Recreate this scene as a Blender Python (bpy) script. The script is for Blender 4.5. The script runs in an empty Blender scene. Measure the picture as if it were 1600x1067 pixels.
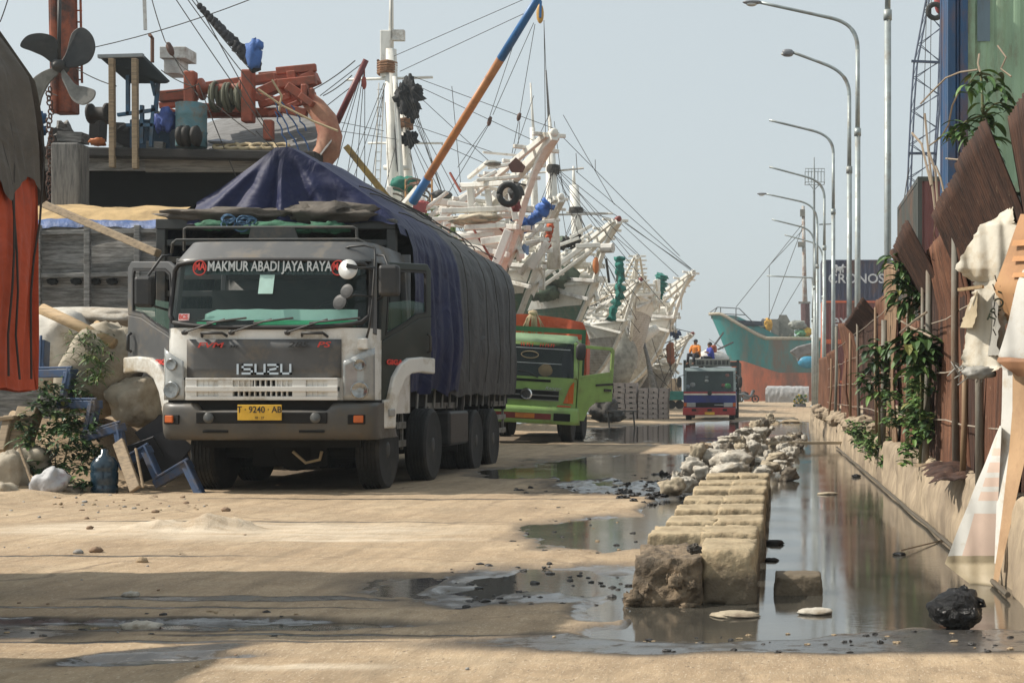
import bpy, math, random
import numpy as np
from mathutils import Vector as V, Matrix, noise as mnoise
random.seed(7)
F, HC, VX, VY = 2200.0, 1.2, 1210.0, 615.0
scene = bpy.context.scene
COL = scene.collection
def P(px, py, d): return V(((px-VX)*d/F, d, HC+(VY-py)*d/F))
def G(px, py, z=0.0):
    d = (HC-z)*F/(py-VY); return V(((px-VX)*d/F, d, z))
R = math.radians
rnd = random.uniform
def nz(x, y=0.0, z=0.0): return mnoise.noise(V((x, y, z)))
def fbm(x, y=0.0, z=0.0, o=4): return mnoise.fractal(V((x, y, z)), 1.0, 2.0, o)
WO = {}
def tag(o, label=None, cat=None, group=None, kind=None):
    if label: o['label'] = label
    if cat: o['category'] = cat
    if group: o['group'] = group
    if kind: o['kind'] = kind
    return o
def thing(name, loc, label, cat, group=None):
    o = bpy.data.objects.new(name, None); COL.objects.link(o)
    o.empty_display_size = 0.1
    o.location = loc; WO[o.name] = V(loc)
    return tag(o, label, cat, group)
def copy_tree(o, parent=None):
    c = o.copy(); COL.objects.link(c)
    if parent: c.parent = parent
    for ch in list(o.children): copy_tree(ch, c)
    return c
class MB:
    def __init__(s, xf=None):
        s.v = []; s.f = []; s.m = []; s.xf = xf; s.mi = 0
    def add(s, vs, fs):
        b = len(s.v)
        if s.xf is not None: vs = [s.xf @ V(p) for p in vs]
        s.v += [tuple(p) for p in vs]
        for f in fs:
            s.f.append([i+b for i in f]); s.m.append(s.mi)
        return s
    def box(s, c, d, rot=None):
        x, y, z = d[0]/2, d[1]/2, d[2]/2
        vs = [V(p) for p in ((-x,-y,-z),(x,-y,-z),(x,y,-z),(-x,y,-z),(-x,-y,z),(x,-y,z),(x,y,z),(-x,y,z))]
        if rot is not None: vs = [rot @ p for p in vs]
        return s.add([p+V(c) for p in vs], [(3,2,1,0),(4,5,6,7),(0,1,5,4),(1,2,6,5),(2,3,7,6),(3,0,4,7)])
    def bx(s, x0, x1, y0, y1, z0, z1): return s.box(((x0+x1)/2,(y0+y1)/2,(z0+z1)/2), (x1-x0,y1-y0,z1-z0))
    def bar(s, p0, p1, w, h=None, up=V((0,0,1)), w1=None, h1=None):
        h = w if h is None else h
        p0, p1 = V(p0), V(p1); t = (p1-p0).normalized(); up = V(up)
        if abs(t.dot(up)) > .98: up = V((0,1,0))
        a = t.cross(up).normalized(); b = a.cross(t)
        w1 = w if w1 is None else w1; h1 = h if h1 is None else h1
        vs = []
        for p, ww, hh in ((p0,w,h),(p1,w1,h1)):
            vs += [p-a*ww/2-b*hh/2, p+a*ww/2-b*hh/2, p+a*ww/2+b*hh/2, p-a*ww/2+b*hh/2]
        return s.add(vs, [(3,2,1,0),(4,5,6,7),(0,1,5,4),(1,2,6,5),(2,3,7,6),(3,0,4,7)])
    def tube(s, pts, r, n=8, cap=True):
        pts = [V(p) for p in pts]; m = len(pts)
        rs = r if isinstance(r, (list, tuple)) else [r]*m
        vs = []; fs = []
        t = (pts[1]-pts[0]).normalized()
        up = V((0,0,1)) if abs(t.z) < .9 else V((1,0,0))
        a = t.cross(up).normalized()
        for i, p in enumerate(pts):
            t = (pts[min(i+1,m-1)]-pts[max(i-1,0)])
            t = t.normalized() if t.length > 1e-9 else V((0,0,1))
            a = (a-t*a.dot(t)).normalized(); b = t.cross(a)
            for k in range(n):
                th = 2*math.pi*k/n
                vs.append(p+(a*math.cos(th)+b*math.sin(th))*rs[i])
        for i in range(m-1):
            for k in range(n):
                k2 = (k+1) % n
                fs.append((i*n+k, i*n+k2, (i+1)*n+k2, (i+1)*n+k))
        if cap:
            fs.append(tuple(range(n))[::-1]); fs.append(tuple((m-1)*n+k for k in range(n)))
        return s.add(vs, fs)
    def line(s, p0, p1, r, sag=0.0, n=5, seg=None):
        p0, p1 = V(p0), V(p1)
        seg = seg or (8 if sag else 1)
        return s.tube([p0.lerp(p1, i/seg)-V((0,0,sag*4*(i/seg)*(1-i/seg))) for i in range(seg+1)], r, n)
    def surf(s, fn, nu, nv, cu=False, cv=False, flip=False):
        vs = []; fs = []
        for i in range(nu):
            for j in range(nv):
                vs.append(fn(i/(nu if cu else nu-1), j/(nv if cv else nv-1)))
        for i in range(nu if cu else nu-1):
            for j in range(nv if cv else nv-1):
                i2, j2 = (i+1) % nu, (j+1) % nv
                q = (i*nv+j, i2*nv+j, i2*nv+j2, i*nv+j2)
                fs.append(q[::-1] if flip else q)
        return s.add(vs, fs)
    def lathe(s, c, ax, prof, n=20, up=None):
        ax = V(ax).normalized(); u = V((0,0,1)) if abs(ax.z) < .9 else V((1,0,0))
        a = ax.cross(u).normalized(); b = ax.cross(a); c = V(c); m = len(prof)
        vs = []; fs = []
        for r, h in prof:
            for k in range(n):
                th = 2*math.pi*k/n
                vs.append(c+ax*h+(a*math.cos(th)+b*math.sin(th))*r)
        for i in range(m-1):
            for k in range(n):
                k2 = (k+1) % n
                fs.append((i*n+k, i*n+k2, (i+1)*n+k2, (i+1)*n+k))
        fs.append(tuple(range(n))[::-1]); fs.append(tuple((m-1)*n+k for k in range(n)))
        return s.add(vs, fs)
    def blob(s, c, r, amp=.15, fr=1.5, seed=0., nu=14, nv=10, rot=None, sq=1.0):
        c = V(c)
        def f(u, v):
            th = 2*math.pi*u; ph = math.pi*(v*.998+.001)
            d = V((math.sin(ph)*math.cos(th), math.sin(ph)*math.sin(th), math.cos(ph)))
            if sq != 1.0: d = V([math.copysign(abs(q)**sq, q) for q in d])
            k = 1+amp*fbm(d.x*fr+seed, d.y*fr+seed*.7, d.z*fr, 4)
            p = V((d.x*r[0]*k, d.y*r[1]*k, d.z*r[2]*k))
            if rot is not None: p = rot @ p
            return c+p
        return s.surf(f, nu, nv, cu=True, flip=True)
    def prism(s, pts, ext):
        """pts: planar outline of 3-D points; ext: extrusion vector"""
        pts = [V(p) for p in pts]; e = V(ext); n = len(pts)
        vs = pts+[p+e for p in pts]
        fs = [tuple(range(n))[::-1], tuple(range(n, 2*n))]
        for i in range(n):
            j = (i+1) % n; fs.append((i, j, j+n, i+n))
        return s.add(vs, fs)
    def ring(s, outer, inner, ext):
        """frame between two outlines with equal counts"""
        o = [V(p) for p in outer]; q = [V(p) for p in inner]; e = V(ext); n = len(o)
        vs = o+q+[p+e for p in o]+[p+e for p in q]; fs = []
        for i in range(n):
            j = (i+1) % n
            fs += [(i,j,n+j,n+i)[::-1], (2*n+i,2*n+j,3*n+j,3*n+i), (i,j,2*n+j,2*n+i), (n+j,n+i,3*n+i,3*n+j)]
        return s.add(vs, fs)
    def leaf(s, base, d, L, w, droop=.5, seg=4):
        d = V(d).normalized(); side = d.cross(V((0,0,1)))
        if side.length < .1: side = V((1,0,0))
        side.normalize(); vs = []; fs = []
        p = V(base); dirn = d.copy(); nrm = V((rnd(-.4,.4), rnd(-.4,.4), rnd(-.1,.3)))
        side = (side+nrm*.8).normalized()
        for i in range(seg+1):
            t = i/seg; ww = w*math.sin(math.pi*(t*.86+.1))**.8 if i < seg else 0.004
            mid = p.copy(); up = side.cross(dirn)
            vs += [mid-side*ww/2+up*ww*.16, mid, mid+side*ww/2+up*ww*.16]
            p = p+dirn*L/seg; dirn = (dirn+V((0,0,-droop/seg))).normalized()
        for i in range(seg):
            for k in range(2):
                fs.append((i*3+k, i*3+k+1, i*3+k+4, i*3+k+3))
        return s.add(vs, fs)
    def build(s, name, mats, parent=None, smooth=False, bev=0, solid=0, label=None, cat=None, group=None, kind=None, sub=0, recalc=True):
        if not isinstance(mats, (list, tuple)): mats = [mats]
        me = bpy.data.meshes.new(name)
        vs = np.array(s.v, dtype=float)
        if parent is not None: org = WO[parent.name]
        else:
            lo, hi = vs.min(0), vs.max(0); org = V(((lo[0]+hi[0])/2, (lo[1]+hi[1])/2, lo[2]))
        vs = vs-np.array(org)
        me.from_pydata(vs.tolist(), [], s.f)
        for m in mats: me.materials.append(m)
        if any(s.m): me.polygons.foreach_set('material_index', s.m)
        if smooth: me.polygons.foreach_set('use_smooth', [True]*len(s.f))
        if recalc:
            import bmesh
            bm = bmesh.new(); bm.from_mesh(me); bmesh.ops.recalc_face_normals(bm, faces=bm.faces); bm.to_mesh(me); bm.free()
        me.update()
        o = bpy.data.objects.new(name, me); COL.objects.link(o)
        if parent is not None:
            o.parent = parent; WO[o.name] = V(org)
        else:
            o.location = org; WO[o.name] = V(org)
        if solid:
            md = o.modifiers.new('solid', 'SOLIDIFY'); md.thickness = solid; md.offset = 0
        if bev:
            md = o.modifiers.new('bev', 'BEVEL'); md.width = bev; md.segments = 2; md.limit_method = 'ANGLE'; md.angle_limit = R(40)
        if sub:
            md = o.modifiers.new('sub', 'SUBSURF'); md.levels = sub; md.render_levels = sub
        if smooth and bev: pass
        return tag(o, label, cat, group, kind)
def text(body, name, loc, size, mat, parent, rot=(R(90),0,0), ext=.004, sx=1.0, bold=0.0, align='CENTER', shear=0):
    cu = bpy.data.curves.new(name, 'FONT'); cu.body = body; cu.size = size; cu.align_x = align; cu.align_y = 'CENTER'
    cu.extrude = ext; cu.offset = bold; cu.shear = shear; cu.resolution_u = 3
    t = bpy.data.objects.new(name, cu); COL.objects.link(t)
    dg = bpy.context.evaluated_depsgraph_get()
    me = bpy.data.meshes.new_from_object(t.evaluated_get(dg))
    bpy.data.objects.remove(t)
    me.materials.clear(); me.materials.append(mat)
    o = bpy.data.objects.new(name, me); COL.objects.link(o)
    o.rotation_euler = rot; o.scale = (sx,1,1)
    o.parent = parent; o.location = V(loc)-WO[parent.name]; WO[o.name] = V(loc)
    return o
# ------------------------------------------------------------------ materials
def lin(c):
    return tuple(((x/255)/12.92 if x/255 <= .04045 else ((x/255+.055)/1.055)**2.4) for x in c)
class NT:
    def __init__(s, name):
        s.m = bpy.data.materials.new(name); s.m.use_nodes = True
        s.t = s.m.node_tree; s.n = s.t.nodes; s.l = s.t.links
        s.b = s.n['Principled BSDF']
    def new(s, t, **kw):
        n = s.n.new(t)
        for k, v in kw.items():
            if hasattr(n, k) and not k[0].isupper(): setattr(n, k, v)
        return n
    def link(s, a, b): s.l.new(a, b)
    def coord(s, scale=(1,1,1), kind='Object', rot=(0,0,0)):
        tc = s.n.new('ShaderNodeTexCoord'); mp = s.n.new('ShaderNodeMapping')
        mp.inputs['Scale'].default_value = scale; mp.inputs['Rotation'].default_value = rot
        s.link(tc.outputs[kind], mp.inputs['Vector']); return mp.outputs[0]
    def noise(s, vec, scale, detail=6, rough=.6):
        n = s.n.new('ShaderNodeTexNoise'); n.inputs['Scale'].default_value = scale
        n.inputs['Detail'].default_value = detail; n.inputs['Roughness'].default_value = rough
        if vec is not None: s.link(vec, n.inputs['Vector'])
        return n.outputs['Fac']
    def ramp(s, fac, stops):
        n = s.n.new('ShaderNodeValToRGB'); e = n.color_ramp.elements
        while len(e) < len(stops): e.new(.5)
        for el, (p, c) in zip(e, stops):
            el.position = p; el.color = (c[0],c[1],c[2],1) if isinstance(c, (tuple, list)) else (c,c,c,1)
        s.link(fac, n.inputs[0]); return n.outputs[0]
    def mix(s, fac, a, b, mode='MIX'):
        n = s.n.new('ShaderNodeMix'); n.data_type = 'RGBA'; n.blend_type = mode
        for i, x in ((0, fac), (6, a), (7, b)):
            if isinstance(x, (int, float)): n.inputs[i].default_value = x if i == 0 else (x,x,x,1)
            elif isinstance(x, tuple): n.inputs[i].default_value = (*x[:3], 1)
            else: s.link(x, n.inputs[i])
        return n.outputs[2]
    def math(s, op, a, b=None):
        n = s.n.new('ShaderNodeMath'); n.operation = op
        for i, x in ((0,a),(1,b)):
            if x is None: continue
            if isinstance(x, (int,float)): n.inputs[i].default_value = x
            else: s.link(x, n.inputs[i])
        return n.outputs[0]
    def bump(s, h, strength=.3, dist=.02, normal=None):
        n = s.n.new('ShaderNodeBump'); n.inputs['Strength'].default_value = strength; n.inputs['Distance'].default_value = dist
        s.link(h, n.inputs['Height'])
        if normal is not None: s.link(normal, n.inputs['Normal'])
        s.link(n.outputs[0], s.b.inputs['Normal']); return n.outputs[0]
    def set(s, **kw):
        for k, v in kw.items():
            i = s.b.inputs[k.replace('_', ' ')]
            if hasattr(v, 'links') or hasattr(v, 'is_output'): s.link(v, i)
            elif isinstance(v, tuple): i.default_value = (*v[:3], 1)
            else: i.default_value = v
        return s
_MC = {}
def mat(name, col, rough=.6, metal=0., var=.18, scale=3., dirt=None, damt=.5, dscale=2., bump=0., bscale=30., stretch=(1,1,1), spec=None, coat=0., bdist=.01):
    if name in _MC: return _MC[name]
    t = NT(name); vec = t.coord(stretch)
    f = t.noise(vec, scale, 7, .65)
    a = tuple(max(0, c*(1-var*1.6)) for c in col); b = tuple(min(1, c*(1+var)) for c in col)
    c = t.ramp(f, [(.28, a), (.5, col), (.72, b)])
    rg = rough
    if dirt is not None:
        g = t.noise(vec, dscale, 9, .72)
        k = t.ramp(g, [(.62-damt*.35, 0.), (.74-damt*.2, 1.)])
        c = t.mix(k, c, dirt)
        r2 = t.ramp(k, [(0., rough), (1., max(rough, .8))]); rg = r2
    t.set(Base_Color=c, Roughness=rg, Metallic=metal)
    if spec is not None: t.set(Specular_IOR_Level=spec)
    if coat: t.set(Coat_Weight=coat, Coat_Roughness=.15)
    if bump:
        t.bump(t.noise(vec, bscale, 6, .6), bump, bdist)
    _MC[name] = t.m; return t.m
def woodmat(name, col, var=.3, grain=(1,14,14), rough=.75, dirt=None, damt=.4, bump=.35):
    return mat(name, col, rough, 0, var, 2.5, dirt, damt, 1.6, bump, 9, grain)
def glassmat(name, col=(.8,.9,.88), rough=.02, alpha=.3):
    t = NT(name); t.set(Base_Color=col, Roughness=rough, Alpha=alpha, Specular_IOR_Level=.6); return t.m
BLACK = mat('black_rubber', (.012,.012,.012), .75, var=.25, bump=.2, dirt=(.045,.04,.033), damt=.35)
DARK = mat('dark_underbody', (.007,.0065,.006), .9)
CHROME = mat('chrome', (.7,.7,.7), .12, 1., .05)
ROPE = mat('rigging_rope', (.05,.045,.04), .9)
TANROPE = mat('tan_rope', (.42,.33,.2), .9, bump=.4)
# ------------------------------------------------------------------ ground, water, canal
def ell(X, Y, cx, cy, rx, ry, rot=0.):
    c, s = math.cos(rot), math.sin(rot)
    a = (X-cx)*c+(Y-cy)*s; b = -(X-cx)*s+(Y-cy)*c
    return 1-np.sqrt((a/rx)**2+(b/ry)**2)
def vnoise(X, Y, sc, seed):
    """smooth value noise on arrays"""
    rs = np.random.RandomState(seed); tab = rs.rand(256, 256)
    x = X*sc+100.3; y = Y*sc+100.7
    xi = np.floor(x).astype(int); yi = np.floor(y).astype(int); fx = x-xi; fy = y-yi
    fx = fx*fx*(3-2*fx); fy = fy*fy*(3-2*fy)
    g = lambda i, j: tab[i % 256, j % 256]
    return (g(xi,yi)*(1-fx)+g(xi+1,yi)*fx)*(1-fy)+(g(xi,yi+1)*(1-fx)+g(xi+1,yi+1)*fx)*fy-.5
def vf(X, Y, sc, seed, o=4):
    r = 0; a = 1.
    for k in range(o): r = r+a*vnoise(X, Y, sc*2**k, seed+k); a *= .5
    return r
xs = np.concatenate([[-90,-60,-40,-25,-16,-13,-11.5], np.arange(-10,-7.,.12), np.arange(-7,1.5,.035), np.arange(1.5,3.2,.1), [3.6,4.5,6,9,14,25,45,90,200,500]])
ys = [-6., -2, 1, 2.5, 3.5, 4.2]
y = 4.8
while y < 150: ys.append(y); y += max(.028, y*.0034)
ys = np.array(ys+[160, 180, 210, 260, 400, 800, 1500])
X, Y = np.meshgrid(xs, ys)
ed = .22*vf(X, Y, 1.1, 5)+.35*vf(X, Y*.5, .35, 9)+.30*vf(X, Y*.45, 2.6, 13, 5)
pud = np.full(X.shape, -9.)
def addp(cx, cy, rx, ry, rot=0., k=1.):
    global pud; pud = np.maximum(pud, ell(X, Y, cx, cy, rx, ry, rot)*k)
addp(-1.25, 8.75, 1.0, .72)            # wet strip beside the blocks
addp(-1.75, 8.5, .6, .28)
addp(-.9, 7.85, .22, .4)
addp(-1.35, 12.3, .7, 1.25)            # second puddle
addp(-1.0, 14.6, .3, 1.2)
addp(-2.1, 23.6, 1.8, 3.6)               # big flooded stretch
addp(-3.4, 21.6, 1.0, 1.6)
addp(-2.9, 45, 2.8, 9.)
addp(-1.0, 50, 2.6, 10)
addp(-.2, 38, 1.1, 8)
addp(-3.1, 7.22, 1.1, .16, 0)          # muddy ruts
addp(-2.75, 6.25, .35, .10, .25)
addp(-.3, 7.05, .5, .28)
pud = pud+ed*.6+.30*vf(X, Y*.4, 3.6, 91, 5)
can = np.minimum(np.minimum((X+.78)*3.5, (1.6-X)*4), (Y-6.95+.35*ed)*1.6)
can = np.minimum(can, (56-Y)*.3)
can = np.clip(can, -1, 1)
sm = lambda t, a, b: np.clip((t-a)/(b-a), 0, 1)**2*(3-2*np.clip((t-a)/(b-a), 0, 1))
Z = .028+.012*vf(X, Y*.25, .45, 21)+.0035*vf(X, Y*.5, 2.2, 31)+.004*vf(X, Y, 12, 41)+.0025*vf(X, Y, 30, 43, 2)
# wheel tracks curving along the road
for cx, w in ((-2.6,.22),(-4.3,.22),(-3.3,.18),(-5.1,.2),(-2.0,.16)):
    xc = cx+.35*np.sin(Y*.09+cx)+.15*np.sin(Y*.31)
    Z = Z-.008*np.exp(-((X-xc)/w)**2)
hf = vf(X, Y*.35, 3.2, 17, 5)
Z = Z-.052*sm(pud, -.5, .12)-.06*sm(pud, .25, .6)+(.026*hf+.012*vf(X, Y*.5, 9., 19, 3))*sm(pud, -.6, -.1)*(1-sm(pud, .35, .7))
Z = Z+(.022+.03*hf)*sm(pud, -.3, .1)*sm(-Y, -10.6, -9.6)*sm(-X, .75, 1.1)
Z = Z-.2*sm(can+.25*ed, .0, .5)
Z = Z+.12*sm(-X, 7.6, 9.2)*sm(-Y, -30, -12)+.05*vf(X, Y, 3., 57)*sm(-X, 7.0, 8.2)
mudf = np.maximum.reduce([ell(X,Y,-1.7,18.2,1.9,2.6), ell(X,Y,-.95,16.2,.6,2.8), ell(X,Y,-3.2,20.5,1.6,1.3)])+.8*ed
mud = sm(mudf, -.05, .35)
Z = Z+mud*(.05*np.abs(vf(X, Y, 4., 61))+.02*vf(X, Y, 12., 66))-.02*mud
rut_and_shadow = np.maximum.reduce([ell(X,Y,-3.3,7.2,1.9,.3), ell(X,Y,-2.8,6.35,.55,.2,.6), ell(X,Y,-4.6,6.9,1.6,.35), ell(X,Y,-3.0,8.1,1.1,.12), ell(X,Y,.6,6.68,2.6,.42), ell(X,Y,-.55,6.7,.6,.45)])+.5*ed
rope_shadow = np.maximum.reduce([ell(X,Y,-4.0,15.75,3.2,.055,.004), ell(X,Y,-4.6,12.95,2.2,.05,-.006), ell(X,Y,-4.9,10.2,1.3,.045,.01), ell(X,Y,-3.6,7.75,1.6,.035,-.01), ell(X,Y,-3.0,6.66,1.5,.03,.02), ell(X,Y,-2.2,6.85,1.1,.03,-.01)])  # rigging-rope shadows painted as thin dark lines across the road
rut_and_shadow = np.maximum(rut_and_shadow, np.minimum(rope_shadow*.8, .3))  # painted rope shadows join the ruts, and through them mud and damp
mud = np.maximum(mud, .95*sm(rut_and_shadow, .02, .3))
under_shade = np.maximum(ell(X,Y,-6.1,21.3,1.75,4.9), ell(X,Y,-6.0,38,1.7,5.5))  # shade beneath the big and green trucks, as painted ellipses
mud = np.maximum(mud, .65*sm(under_shade+.25*ed, .0, .22))  # painted truck shade goes into the mud mask
damp = np.maximum(np.maximum(sm(pud, -.62, -.12), sm(can+.3*ed, -.4, .05)), sm(rut_and_shadow, -.1, .3))
pw = np.maximum.reduce([ell(X,Y,-4.5,12.1,2.6,.95,.03), ell(X,Y,-5.6,12.3,1.6,.9), ell(X,Y,-3.6,11.4,1.5,.25), ell(X,Y,-2.1,6.05,.5,.12), ell(X,Y,-3.6,6.0,.6,.1)])+.9*ed
powd = sm(pw, -.1, .75)
q = lambda cx, cy, rx, ry: np.exp(-((X-cx)/rx)**2-((Y-cy)/ry)**2)
rough_n = .6+1.1*np.abs(vf(X, Y, 5., 71))
Z = Z+(.07*q(-5.35,12.1,.28,.22)+.11*q(-4.83,12.15,.2,.18)+.06*q(-5.02,12.1,.25,.2)+.1*q(-4.62,12.2,.12,.15))*rough_n
Z = Z+.5*sm(Y, 64, 112)
Z = Z+.75*sm(-X, 7.9, 9.0)*sm(Y, 17.3, 18.6)*sm(-Y, -27, -24)*(1+.5*vf(X, Y, 1.2, 83))
# quay edge, then sea bed; right side raised behind the canal wall
Z = np.where(X < -10.8, -3.0, Z)
Z = np.where((X > 1.72) & (Y < 60), .5, Z)
Z = np.where(Y > 126, -2.0, Z)
ny, nx = X.shape
me = bpy.data.meshes.new('ground')
vs = np.stack([X, Y, Z], -1).reshape(-1, 3)
i = np.arange(ny*nx).reshape(ny, nx)
fs = np.stack([i[:-1,:-1], i[:-1,1:], i[1:,1:], i[1:,:-1]], -1).reshape(-1, 4)
me.vertices.add(len(vs)); me.vertices.foreach_set('co', vs.ravel())
me.loops.add(fs.size); me.loops.foreach_set('vertex_index', fs.ravel().astype(np.int32))
me.polygons.add(len(fs)); me.polygons.foreach_set('loop_start', np.arange(0, fs.size, 4, dtype=np.int32))
me.polygons.foreach_set('use_smooth', np.ones(len(fs), bool)); me.update(calc_edges=True); me.validate()
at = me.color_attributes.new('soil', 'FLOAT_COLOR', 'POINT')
at.data.foreach_set('color', np.stack([mud, powd, damp, np.ones_like(mud)], -1).reshape(-1, 4).astype(np.float32).ravel())  # mud also holds painted truck and rope shade, damp the rope shadows
ground = bpy.data.objects.new('ground', me); COL.objects.link(ground); ground['kind'] = 'structure'
t = NT('packed_sand'); w = t.coord((1,1,1))
att = t.n.new('ShaderNodeAttribute'); att.attribute_name = 'soil'
sp = t.n.new('ShaderNodeSeparateColor'); t.link(att.outputs['Color'], sp.inputs[0])
n1 = t.noise(w, .9, 8, .7); n2 = t.noise(t.coord((.5,2.2,1)), 1.6, 8, .7); n3 = t.noise(t.coord((1.2,.32,1)), 16, 8, .78)
c = t.ramp(n1, [(.3, (.295,.21,.13)), (.5, (.41,.30,.19)), (.72, (.51,.39,.255))])
c = t.mix(t.ramp(n2, [(.35, .55), (.55, 0.)]), c, (.30,.235,.16))
c = t.mix(t.ramp(n3, [(.3, .7), (.47, 0.), (.53, 0.), (.72, .6)]), c, t.mix(.6, c, t.ramp(n3, [(.45,(.20,.14,.085)),(.55,(.66,.53,.38))])))
wv = t.n.new('ShaderNodeTexWave'); wv.bands_direction = 'X'; wv.inputs['Scale'].default_value = .75; wv.inputs['Distortion'].default_value = 3.5; wv.inputs['Detail'].default_value = 3; wv.inputs['Detail Scale'].default_value = .6; t.link(t.coord((1,.16,1), rot=(0,0,.16)), wv.inputs['Vector'])
c = t.mix(t.math('MULTIPLY', t.ramp(wv.outputs['Fac'], [(.0,.55),(.22,0.)]), t.ramp(n2, [(.4,0.),(.6,1.)])), c, (.24,.175,.11))
vo = t.n.new('ShaderNodeTexVoronoi'); vo.feature = 'DISTANCE_TO_EDGE'; vo.inputs['Scale'].default_value = .55
dn = t.n.new('ShaderNodeMix'); dn.data_type = 'VECTOR'; nv2 = t.n.new('ShaderNodeTexNoise'); nv2.inputs['Scale'].default_value = 1.5; nv2.inputs['Detail'].default_value = 6; t.link(w, nv2.inputs['Vector'])
dn.inputs[0].default_value = .35; t.link(w, dn.inputs[4]); t.link(nv2.outputs['Color'], dn.inputs[5]); t.link(dn.outputs[1], vo.inputs['Vector'])
c = t.mix(t.math('MULTIPLY', t.ramp(vo.outputs[0], [(.0, .7), (.012, 0.)]), t.ramp(n1, [(.42, 0.), (.55, 1.)])), c, (.12,.085,.055))
n8 = t.noise(t.coord((.8,.5,1), rot=(0,0,.2)), 2.6, 9, .8); c = t.mix(t.ramp(n8, [(.54, 0.), (.64, .6)]), c, (.225,.16,.10)); c = t.mix(t.ramp(n8, [(.30, .55), (.40, 0.)]), c, (.58,.46,.32))
sp2 = t.noise(t.coord((1,.4,1)), 50, 4, .65); c = t.mix(t.ramp(sp2, [(.60, 0.), (.68, .85)]), c, (.17,.125,.085))
sp3 = t.noise(t.coord((1,.4,1)), 90, 3, .6); c = t.mix(t.ramp(sp3, [(.58, 0.), (.66, .5)]), c, (.62,.52,.40))
n5 = t.noise(t.coord((3.5,.7,1), rot=(0,0,.12)), 1.3, 7, .7); c = t.mix(t.ramp(n5, [(.52, 0.), (.66, .5)]), c, (.25,.19,.125))
n6 = t.noise(t.coord((.7,4,1)), 1.5, 8, .75)
c = t.mix(t.math('MULTIPLY', sp.outputs[1], t.ramp(n6, [(.36, .05), (.66, .85)])), c, (.70,.61,.48))
c = t.mix(t.math('MULTIPLY', sp.outputs[2], .82), c, (.105,.09,.075))
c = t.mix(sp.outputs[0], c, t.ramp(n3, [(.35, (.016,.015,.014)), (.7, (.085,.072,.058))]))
wet = t.math('MAXIMUM', sp.outputs[2], sp.outputs[0])
n7 = t.noise(t.coord((.9,1.6,1)), 7., 9, .8)
film = t.ramp(t.math('ADD', t.math('MULTIPLY', wet, .52), t.math('MULTIPLY', n7, .75)), [(.80, 0.), (.86, 1.)])
c = t.mix(film, c, t.mix(.5, c, (.03,.028,.026)))
t.set(Base_Color=c, Roughness=t.ramp(film, [(0., .88), (1., .3)]), Specular_IOR_Level=t.ramp(film, [(0., .35), (1., .9)]), Coat_Weight=t.math('MULTIPLY', film, .55), Coat_Roughness=.14, Coat_IOR=1.7)
bh = t.math('MULTIPLY', n3, t.ramp(film, [(0.,1.),(1.,.6)]))
t.bump(bh, .8, .014)
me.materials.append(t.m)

t = NT('standing_water'); w = t.coord((1,1,1))
rp = t.noise(t.coord((1.,2.6,1)), 9., 5, .62); rp2 = t.noise(w, .7, 3, .5)
rp = t.math('MULTIPLY', rp, t.ramp(rp2, [(.35, .25), (.65, 1.)])); big = t.noise(w, .5, 3, .5)
cc = t.ramp(t.noise(w, 1.1, 6, .7), [(.35, (.045,.042,.036)), (.65, (.085,.078,.064))])
sc_ = t.noise(t.coord((.6,2.5,1)), 7, 7, .75)
scum = t.math('MAXIMUM', t.ramp(sc_, [(.66, 0.), (.74, .9)]), t.ramp(t.noise(t.coord((1,3,1)), 30, 4, .7), [(.70, 0.), (.74, .8)]))
t.set(Base_Color=t.mix(scum, cc, (.2,.17,.125)), Roughness=t.ramp(scum, [(0., .035), (1., .5)]), IOR=1.62, Specular_IOR_Level=.7)
t.bump(rp, .12, .010)
wb = MB(); wb.surf(lambda u, v: V((-8.5+u*10.15, 4.5+v*62, 0.0)), 2, 2)
wb.build('puddle_water', t.m, kind='structure')
sea = mat('sea_water', (.06,.08,.08), .12, var=.3, bump=.4, bscale=2.)
wb = MB(); wb.surf(lambda u, v: V((-900+u*889.0, 5+v*1800, -1.1)), 2, 2); wb.build('sea', sea, kind='structure')
wb = MB(); wb.surf(lambda u, v: V((-11.3+u*900, 128+v*1650, -1.0)), 2, 2); wb.build('sea', sea, kind='structure')

# canal wall on the right
CONC = mat('stained_concrete', (.40,.315,.215), .85, var=.25, scale=4, dirt=(.20,.155,.11), damt=.55, dscale=1.3, bump=.6, bscale=18, stretch=(1,1,.35), bdist=.02)
b = MB()
def wallx(u, v):
    yy = 5.5*(58/5.5)**u; zt = .56+.03*nz(yy*.8, 3)+.02*nz(yy*4)
    prof = [(1.42,-.3),(1.44,.15),(1.47,.38),(1.5,zt-.03),(1.54,zt),(1.72,zt+.01),(1.95,zt-.02)]
    k = v*(len(prof)-1); j = min(int(k), len(prof)-2); fr = k-j
    x = prof[j][0]*(1-fr)+prof[j+1][0]*fr; z = prof[j][1]*(1-fr)+prof[j+1][1]*fr
    x += .035*nz(yy*2.5, z*6)+.05*nz(yy*.7, z*2, 5)+.02*nz(yy*9, z*9); 
    return V((x, yy, z+.015*nz(yy*7, x*9)))
b.surf(wallx, 420, 25)
b.build('canal_wall', CONC, smooth=True, label='long low stained concrete wall holding the flooded ditch under the rusty fence', cat='wall')
# ledge slab line at the water's edge
b = MB(); b.tube([(1.36+.03*nz(k*.7), 8.2+k*.9, .03+.02*nz(k*1.3,4)) for k in range(26)], .018, 6)
b.build('drain_pipe', mat('dark_pipe', (.09,.075,.055), .6), label='thin dark pipe running along the waterline of the canal wall', cat='pipe')

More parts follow.
